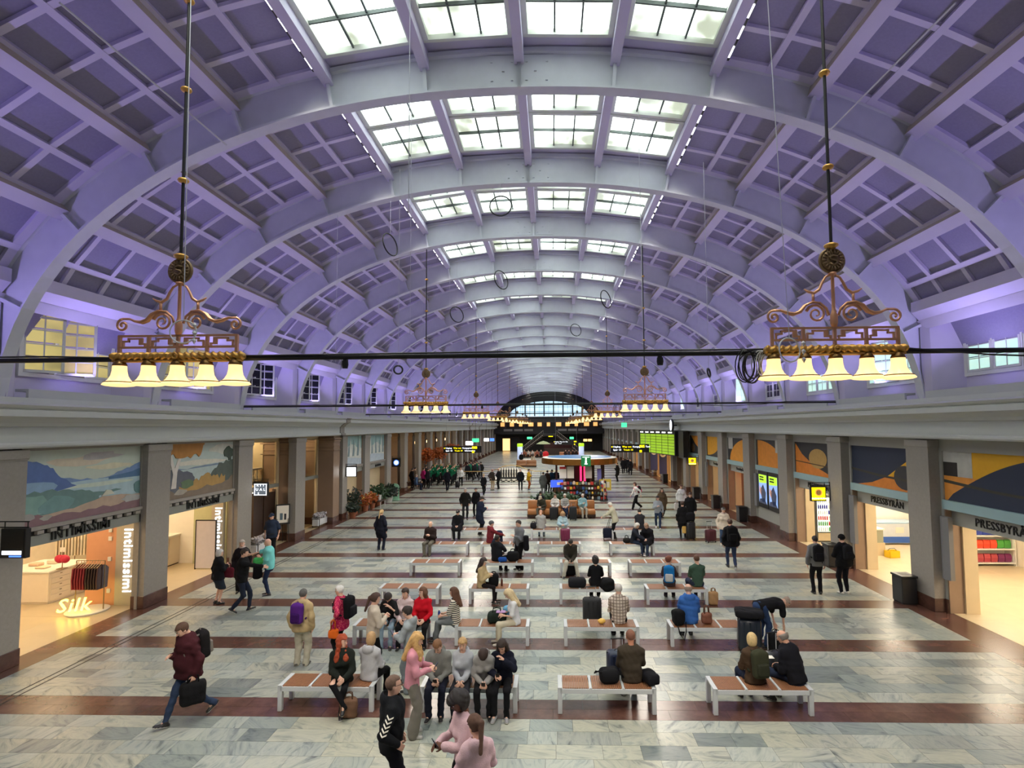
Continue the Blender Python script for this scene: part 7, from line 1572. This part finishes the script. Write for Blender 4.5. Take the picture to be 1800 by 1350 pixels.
bag('brown paper carrier bag standing at the green tee bench', at(1257, 1066).x, 16.2, 0, .28, .16, .38, (176,138,98), .1, .1, 'paper_bag', seed=20)
# -- fourth row
J = seat(1003, 3, 'man in an olive jacket and pale trousers reading a phone', 180, h=1.76, lean=.25, head=(0, .7), arms=((.03, .34, .12), (.03, .34, .12)), top=('jacket', (54,50,44)), bot=('trousers', (196,190,176)), hair=('short', (40,32,30)), feet={-1: (-.24, .42, 0, 0), 1: (.24, .44, 0, 0)}, shoe=(44,46,56), sole=(220,220,218)); phone(J, 1, 'red-backed phone held by the olive jacket man')
bag('black folded umbrella bag between the olive jacket man feet', at(1003, 1012).x, 19.3, 0, .4, .24, .36, (22,22,24), 0, 0, 'bag', seed=21)
seat(873, 3, 'man in a black hooded jacket raising both hands to his face', 28, h=1.76, build=1.1, head=(.5, .0), arms=('lap', 'face'), top=('hoodie', (30,31,36)), bot=('trousers', BLK), hair=('short', (34,28,26)), sk=SK3)
bag('black rucksack slumped on the bench beside the hooded man', SX(902, 3), 19.42, .465, .42, .3, .34, (24,24,27), .1, .08, 'rucksack', 'rucksack', 22); bag('blue strapped pouch between hooded man and rucksack', SX(884, 3), 19.3, .465, .3, .2, .16, (36,80,160), .2, 0, 'pouch', 'bag', 23)
foot(914, 1002, 'man in a grey quarter-zip sweater standing with jacket on his arm', -128, h=1.8, arms=('chest', 'pocket'), head=(.1, .15), top=('sweater', (112,114,118)), bot=('loose', (22,22,25)), hair=('short', (46,36,32)), sole=(228,228,226))
p = at(925, 960, Y=19.75); bag('black jacket hung over the grey sweater man arm', p.x, 19.72, .75, .2, .24, .55, (26,26,30), 0, 0, 'draped_jacket', 'jacket', 24)
# -- fifth row
seat(757, 4, 'white-haired old man in a black jacket and grey trousers smiling', 188, h=1.76, build=1.06, head=(.2, -.05), arms=('chest', 'chest'), top=('jacket', (46,36,36)), bot=('trousers', (106,102,92)), hair=('balding', (214,206,198)), sk=SK1)
seat(861, 4, 'youth in a maroon hoodie hugging a navy bag on the bench', 62, h=1.74, lean=.1, head=(.2, -.05), arms=('forward', 'forward'), top=('hoodie', (112,40,48)), bot=('jeans', DJEAN), hair=('short', (90,90,92)), hat=('beanie', (84,86,88)))
bag('navy suitcase-like bag hugged by the maroon hoodie youth', SX(874, 4)+.05, 22.75, .2, .3, .3, .7, (34,40,66), .3, 0, 'navy_bag', 'bag', 25)
seat(1114, 4, 'white-haired person in a dark jacket turned to a companion', 118, h=1.66, fem=True, lean=.2, head=(0, .3), arms=('lap', 'forward'), top=('jacket', (34,37,46)), bot=('jeans', DJEAN), hair=('bob', (206,202,196)), shoe=(220,220,218)); bag('dark handbag on the bench behind the white-haired person', SX(1102, 4), 22.4, .465, .3, .2, .2, (34,32,32), 0, .1, 'handbag', seed=26)
seat(1141, 4, 'long-grey-haired person in black coat over a teal tee', 212, h=1.72, lean=.25, head=(0, .4), arms=('lap', 'lap'), top=('coat', (24,24,28)), bot=('jeans', (50,60,82)), hair=('bob', (150,120,98)), extra=('beard',))
# -- sixth row and around
seat(805, 5, 'man in a black cap and coat sitting with folded hands', 180, h=1.76, arms=('lap', 'lap'), top=('coat', (26,26,30)), bot=('trousers', BLK), hair=('short', (120,112,104)), hat=('cap', (24,24,26)))
foot(843, 941, 'tall man in a long navy coat standing with hand at his chest', 75, h=1.86, build=1.12, head=(.1, .2), lean=.1, arms=('chest', 'chest'), top=('coat', (34,40,58)), bot=('trousers', BLK), hair=('short', (70,56,48)), hat=('cap', (60,56,54)))
foot(818, 914, 'white-haired man in black leather jacket strolling towards the benches', 172, h=1.78, arms=('pocket', 'pocket'), top=('jacket', (30,29,28)), bot=('trousers', (40,42,46)), hair=('short', (196,188,180)))
foot(837, 908, 'dark-haired woman in black jacket behind the navy coat man', -165, h=1.66, fem=True, head=(-.6, 0), top=('jacket', (24,24,28)), bot=('trousers', BLK), hair=('ponytail', DK))
seat(951, 5, 'person in a pale grey sweater sitting with back turned before the sofa', 4, h=1.74, arms=('lap', 'lap'), top=('sweater', (166,166,164)), bot=('jeans', (130,150,165)), hair=('bald', (120,100,90)), head=(0, .8), sk=SK2)
bag('dark rucksack beside the pale grey sweater person', SX(938, 5), 25.5, .465, .3, .24, .28, (34,34,38), 0, .06, 'rucksack', 'rucksack', 27)
J = seat(990, 5, 'blonde woman in a pale blue jacket looking down at a phone', 180, h=1.68, fem=True, head=(0, .7), lean=.1, arms=('phone', 'phone'), top=('jacket', (172,200,212)), bot=('trousers', (186,178,158)), hair=('long', (190,150,104)), shoe=(214,206,192))
suitcase('magenta cabin suitcase standing before the pale blue jacket woman', at(994, 955).x, 24.75, (112,28,66), .05, .42, .26, .6, .5)
seat(1126, 5, 'man in a dark padded vest sitting with his back turned', 2, h=1.76, arms=('lap', 'lap'), head=(0, .4), top=('vest', (46,47,52)), bot=('trousers', BLK), hair=('short', (40,34,32)))
foot(1082, 948, 'stooping white-haired man in a pale jacket with shopping trolley', -72, h=1.72, lean=.3, head=(0, .2), arms=('forward', 'chest'), top=('jacket', (190,186,164)), bot=('trousers', (26,26,30)), hair=('short', (226,220,208)))
t = thing('shopping_trolley', 'navy wheeled shopping bag pulled by the stooping man', 'trolley', (at(1067, 946).x, 25.4, 0)); sdf_part('bag_body', lambda P: s_box(P, V3(0, 0, .28), (.2, .14, .22), .06)+folds(P, .01, 2), V3(-.25, -.2, .0), V3(.25, .2, .55), .03, cloth((30,34,50)), t); MB().tube([(-.05, 0, .48), (.12, 0, 1.0)], .012, 5).build('pole', 'black_metal', t); MB().tube([(.05, 0, .48), (.16, 0, 1.0)], .012, 5).build('pole', 'black_metal', t)
for e in (-1, 1): q = MB(); q.lathe([(.0001,-.015), (.06,-.015), (.06,.015), (.0001,.015)], (e*.17, 0, .06), 10, 'x'); q.build('wheel', 'black_metal', t)
foot(669, 968, 'blonde ponytailed woman in a dark navy coat standing alone', 14, h=1.72, fem=True, arms=('down', 'down'), top=('coat', (28,31,42)), bot=('trousers', (34,38,52)), hair=('ponytail', (190,160,112)))
p = at(477, 984); person('security guard in a navy short-sleeved shirt and cap', p.x, p.y, 178, h=1.84, build=1.18, arms=('down', 'down'), top=('tshirt', (46,56,76)), bot=('trousers', (22,22,26)), hair=('short', (60,50,46)), hat=('cap', (44,54,74)), extra=('belt',))
# -- right side
J = foot(1437, 1044, 'man in a grey hoodie with black backpack facing the shops', 8, h=1.76, arms=('down', 'down'), top=('hoodie', (112,112,112)), bot=('trousers', (24,24,28)), hair=('short', (34,28,28)), sole=(60,60,62)); backpack(J, 'black backpack worn over the grey hoodie', (22,22,26))
J = foot(1485, 1044, 'man in black jacket and black knit hat beside the bin', -6, h=1.8, arms=('phone', 'down'), top=('jacket', (22,22,25)), bot=('trousers', (24,24,30)), hair=('short', (30,26,26)), hat=('beanie', (20,20,22)), shoe=(210,206,200)); backpack(J, 'black daypack worn by the knit hat man', (28,28,32), None, .9)
J = foot(1286, 1000, 'man in black jacket and jeans walking away with a backpack', 4, h=1.8, walk=.7, arms=('down', 'down'), top=('jacket', (24,24,28)), bot=('jeans', (50,62,88)), hair=('short', (70,46,36)), sole=(236,236,234)); backpack(J, 'large black backpack on the man walking away in jeans', (20,20,23), None, 1.15)
J = foot(1273, 962, 'woman in a cream jacket and grey knit hat pulling a case', 190, h=1.72, fem=True, walk=.8, arms=('down', 'down'), top=('jacket', (206,194,178)), bot=('jeans', (66,86,118)), hair=('bob', DK), hat=('beanie', (140,138,136)), extra=('scarf',), shoe=(226,224,220))
suitcase('wine red soft case pulled by the cream jacket woman', at(1249, 953).x, 24.7, (74,26,36), .3, .46, .3, .56, .35, hard=False)
foot(1201, 948, 'woman in a black coat waiting beside a black suitcase', 4, h=1.72, fem=True, arms=('down', 'down'), top=('coat', (24,24,27)), bot=('leggings', BLK), hair=('bun', (60,40,34)))
suitcase('upright black suitcase beside the black coat woman', at(1213, 948).x, 25.2, (26,26,29), .05, .4, .26, .82, 0); bag('round black bag sitting on the upright black suitcase', at(1213, 948).x, 25.2, .86, .4, .3, .38, (24,24,27), 0, 0, 'bag', seed=31)
bag('yellow printed tote bag held by the black coat woman', at(1189, 935).x, 25.3, .28, .3, .14, .34, (206,166,90), .1, .18, 'tote_bag', seed=32)
foot(1214, 930, 'tall man in a black jumper facing the black coat woman', 186, h=1.84, build=1.08, arms=('down', 'down'), top=('sweater', (26,26,29)), bot=('trousers', BLK), hair=('short', (60,40,34)), head=(0, .3))
J = foot(1198, 904, 'woman in a white hooded jacket carrying a shopping bag', 184, h=1.72, fem=True, arms=('down', 'down'), top=('jacket', (222,222,222)), bot=('trousers', BLK), hair=('bob', (84,50,40))); p = J['w'](J['hand'][1]); bag('white paper shopping bag of the white jacket woman', p.x, p.y, p.z-.53, .36, .16, .42, (214,208,206), .1, .12, 'shopping_bag', seed=33)
foot(1157, 930, 'woman in a grey top and jeans walking with a crossbody bag', 186, h=1.7, fem=True, walk=.7, head=(0, .3), arms=('down', 'chest'), top=('sweater', (150,156,164)), bot=('jeans', (44,58,84)), hair=('ponytail', DK), shoe=(226,226,226))
foot(1164, 912, 'woman in brown coat and pale knit hat behind the grey top woman', 180, h=1.74, fem=True, walk=-.6, top=('coat', (92,76,58)), bot=('trousers', BLK), hair=('long', (80,56,44)), hat=('beanie', (196,184,164)))
J = foot(1119, 896, 'woman in a white sweater striding with a pink-lined backpack', -105, h=1.72, fem=True, walk=1., lean=.1, arms=('swingb', 'swingf'), top=('sweater', (226,222,220)), bot=('loose', (24,24,27)), hair=('bob', (84,40,36))); backpack(J, 'black backpack with pink lining on the striding woman', (30,28,34), (206,40,90), .95)
# -- on the sofa
for px_, lb, kw in ((954, 'man in a pale cap and olive jacket leaning forward on the sofa', dict(face=205, lean=.35, head=(0, .5), arms=('lap', 'lap'), top=('jacket', (66,64,54)), bot=('trousers', (96,94,86)), hair=('short', (190,186,178)), hat=('cap', (206,196,172)))), (976, 'woman in a white jacket with scarf on the sofa', dict(face=182, fem=True, arms=('lap', 'lap'), top=('jacket', (222,216,210)), bot=('trousers', BLK), hair=('bun', (84,64,56)), extra=('scarf',))), (993, 'white-haired man in a striped shirt on the sofa', dict(face=178, cross=True, arms=('lap', 'lap'), top=('shirt', (226,224,220)), pat='stripe', bot=('jeans', (40,50,76)), hair=('short', (222,216,208)))), (1024, 'white-haired man in a pale blue jacket at the sofa end', dict(face=168, head=(0, .3), arms=('lap', 'chest'), top=('jacket', (150,190,196)), bot=('trousers', (186,178,162)), hair=('short', (214,206,198))))):
    f_ = kw.pop('face'); person(lb, at(px_, 900, Y=31.45).x, 31.42, f_, h=1.74, sit=.47, **kw)
suitcase('black suitcase at the knees of the white jacket sofa woman', at(973, 910).x, 30.55, (28,28,31), .1, .42, .3, .7, .2, hard=False); suitcase('dark soft suitcase beside the striped shirt man', at(1007, 912).x, 30.5, (30,32,36), -.1, .42, .3, .74, .2, hard=False)
for px_, lb, f_ in ((947, 'dark-haired person in black seated behind the tan sofa', 5), (1017, 'dark-haired person hidden behind the planter end', 10)): p = at(px_, 880, Y=33.0); person(lb, p.x+(.1 if px_ < 1000 else .3), 33.0, f_, h=1.7, top=('jacket', (26,28,34)), bot=('trousers', BLK), hair=('short', DK), sit=.45)
# -- middle distance
foot(786, 864, 'man in a dark suit walking towards the choir', 2, h=1.82, walk=.5, arms=('swingb', 'swingf'), top=('jacket', (26,28,38)), bot=('trousers', (26,28,38)), hair=('short', (180,172,160)))
foot(810, 855, 'woman in a white hoodie with a small black case', 180, h=1.68, fem=True, arms=('down', 'down'), top=('hoodie', (222,222,220)), bot=('trousers', BLK), hair=('bob', (80,56,44))); suitcase('small black cabin case beside the white hoodie woman', at(804, 858).x, at(804, 858).y, (26,26,29), 0, .36, .24, .55, .3)
foot(850, 872, 'woman in black with a white cross strap walking away', 10, h=1.68, fem=True, walk=.7, arms=('swingf', 'swingb'), top=('jacket', (24,24,28)), bot=('trousers', BLK), hair=('short', (206,176,128)))
foot(865, 862, 'man in brown jacket and beige chinos watching the chess', 40, h=1.76, arms=('back', 'pocket'), top=('jacket', (64,56,50)), bot=('trousers', (186,166,138)), hair=('balding', (140,100,84)))
foot(877, 860, 'man in black facing the brown jacket man by the chess', -70, h=1.76, arms=('chest', 'chest'), top=('jacket', (24,24,28)), bot=('trousers', BLK), hair=('balding', (190,150,130)))
foot(915, 862, 'man in an open black suit and white shirt facing the benches', 178, h=1.76, top=('jacket', (30,32,38)), bot=('trousers', (28,32,36)), hair=('balding', (180,160,150)))
foot(929, 861, 'person in a yellow jacket and orange trousers', 110, h=1.7, fem=True, arms=('chest', 'chest'), top=('jacket', (206,160,40)), bot=('trousers', (166,84,40)), hair=('bun', DK), shoe=(90,130,160))
foot(955, 870, 'person in a long grey coat queueing at the kiosk', 8, h=1.74, top=('coat', (92,96,92)), bot=('trousers', (104,106,106)), hair=('short', (80,70,62)))
for px_, py_, c, f_, lb in ((962, 866, (44,34,30), 30, 'person in dark brown queueing beside the grey coat'), (970, 864, (30,52,72), 40, 'person in a blue jacket queueing at the kiosk'), (978, 863, (26,26,30), 30, 'person in black nearest the kiosk counter')): foot(px_, py_, lb, f_, h=1.76, top=('jacket', c), bot=('trousers', BLK), hair=('short', DK))
foot(1086, 847, 'man in black coat standing right of the kiosk', -60, h=1.8, arms=('chest', 'pocket'), top=('coat', (26,25,27)), bot=('trousers', BLK), hair=('short', DK))
for px_, py_, f_, lb in ((1096, 833, 5, 'man in black walking off beyond the kiosk'), (1103, 832, 10, 'person in dark coat walking under the direction sign'), (1108, 836, 175, 'woman in black approaching from the far doors')): foot(px_, py_, lb, f_, h=1.76, walk=.6, top=('coat', (28,28,33)), bot=('trousers', BLK), hair=('short', (110,84,66)), fem=px_ > 1105)
foot(916, 818, 'person in black leaning at the far brown sofa block', 20, h=1.74, lean=.2, top=('jacket', (22,22,25)), bot=('trousers', BLK), hair=('short', DK)); foot(937, 820, 'person in a cream top walking past the red carpet', 12, h=1.7, fem=True, top=('sweater', (206,192,170)), bot=('trousers', BLK), hair=('long', (60,40,32)), walk=.6)
r3 = random.Random(5)
for j in range(9):
    px_ = [922, 929, 936, 944, 951, 994, 1000, 1007, 1013][j]; p = at(px_, 795, Y=90.9); c = r3.choice([(190,180,170), (50,40,40), (150,90,70), (60,60,70)]); person('distant cafe guest in %s seated at the far brown sofa %s' % ({190: 'beige', 50: 'dark brown', 150: 'rust', 60: 'slate'}[c[0]], ('left of the carpet' if j < 5 else 'right of the carpet')), p.x, 91.1, 180+r3.uniform(-30, 30), h=1.7, sit=.46, top=('sweater', c), bot=('trousers', BLK), hair=('short', r3.choice([DK, BRN, BLD])))['root']['group'] = 'far cafe guests'
# -- choir in green and the listeners in the colonnade
n_ = 0
for j in range(16):
    px_ = 757+j*2.9+r3.uniform(-1, 1); Y = 48.5+ (j % 4)*1.6+r3.uniform(-.3, .3); x_ = at(px_, 830, Y=Y).x
    up_ = j % 3 != 1; hb = [('short', DK), ('long', BRN), ('bob', BLD), ('short', (170,160,150))][j % 4]; a_ = ((.22, .2, .55), (.22, .2, .6)) if up_ else ('chest', 'chest')
    person('choir singer in an emerald green top %s, %s hair' % ('with raised arms' if up_ else 'holding a songbook', {DK: 'dark', BRN: 'brown', BLD: 'fair', (170,160,150): 'grey'}[hb[1]]), x_, Y, 110+r3.uniform(-30, 30), h=1.6+.15*r3.random(), fem=j % 2 == 0, arms=a_, top=('sweater', (20,96,66)), bot=('trousers', BLK), hair=hb)['root']['group'] = 'choir in green at the colonnade'
for j in range(8):
    px_ = 822+j*3.4; Y = 53.+(j % 3)*1.5; c = [(28,30,36), (30,110,80), (60,64,74), (24,24,28)][j % 4]; person('%s bystander at the end of the choir, %s' % ({28: 'black-clad', 30: 'green-clad', 60: 'slate-clad', 24: 'charcoal-clad'}[c[0]], 'in front' if j % 3 == 0 else 'behind others'), at(px_, 830, Y=Y).x, Y, -60+r3.uniform(-40, 40), h=1.72, top=('jacket', c), bot=('trousers', BLK), hair=('short', DK))['root']['group'] = 'bystanders at the choir'
for px_, Y, c, lb, st_ in ((731, 44.8, (76,96,130), 'guest in a denim jacket sitting at the colonnade table', 1), (724, 46., (30,30,34), 'guest in black standing behind the colonnade table', 0), (729, 47.2, (120,104,90), 'guest in taupe leaning at the colonnade table', 0), (744, 46.6, (176,40,110), 'guest in magenta among the colonnade listeners', 0), (752, 46., (46,46,52), 'tall listener in dark grey beside the magenta guest', 0), (748, 49.5, (60,50,48), 'listener in dark brown deeper in the colonnade', 0)):
    person(lb, at(px_, 850, Y=Y).x, Y, 60 if st_ else 40, h=1.74, sit=.46 if st_ else None, top=('jacket', c), bot=('trousers', DJEAN if st_ else BLK), hair=('short', (150,140,132) if st_ else DK), fem=px_ == 744)
t = thing('cafe_stool', 'small stool under the denim guest at the colonnade', 'stool', (at(731, 850, Y=44.8).x, 44.8, 0)); MB().lathe([(.18,.42), (.2,.44), (.18,.46)], n=14).build('seat', 'dark_wood', t)
for i in range(4): MB().tube([(.12*math.cos(i*PI/2), .12*math.sin(i*PI/2), .42), (.18*math.cos(i*PI/2), .18*math.sin(i*PI/2), 0)], .012, 5).build('leg', 'white_plastic', t)
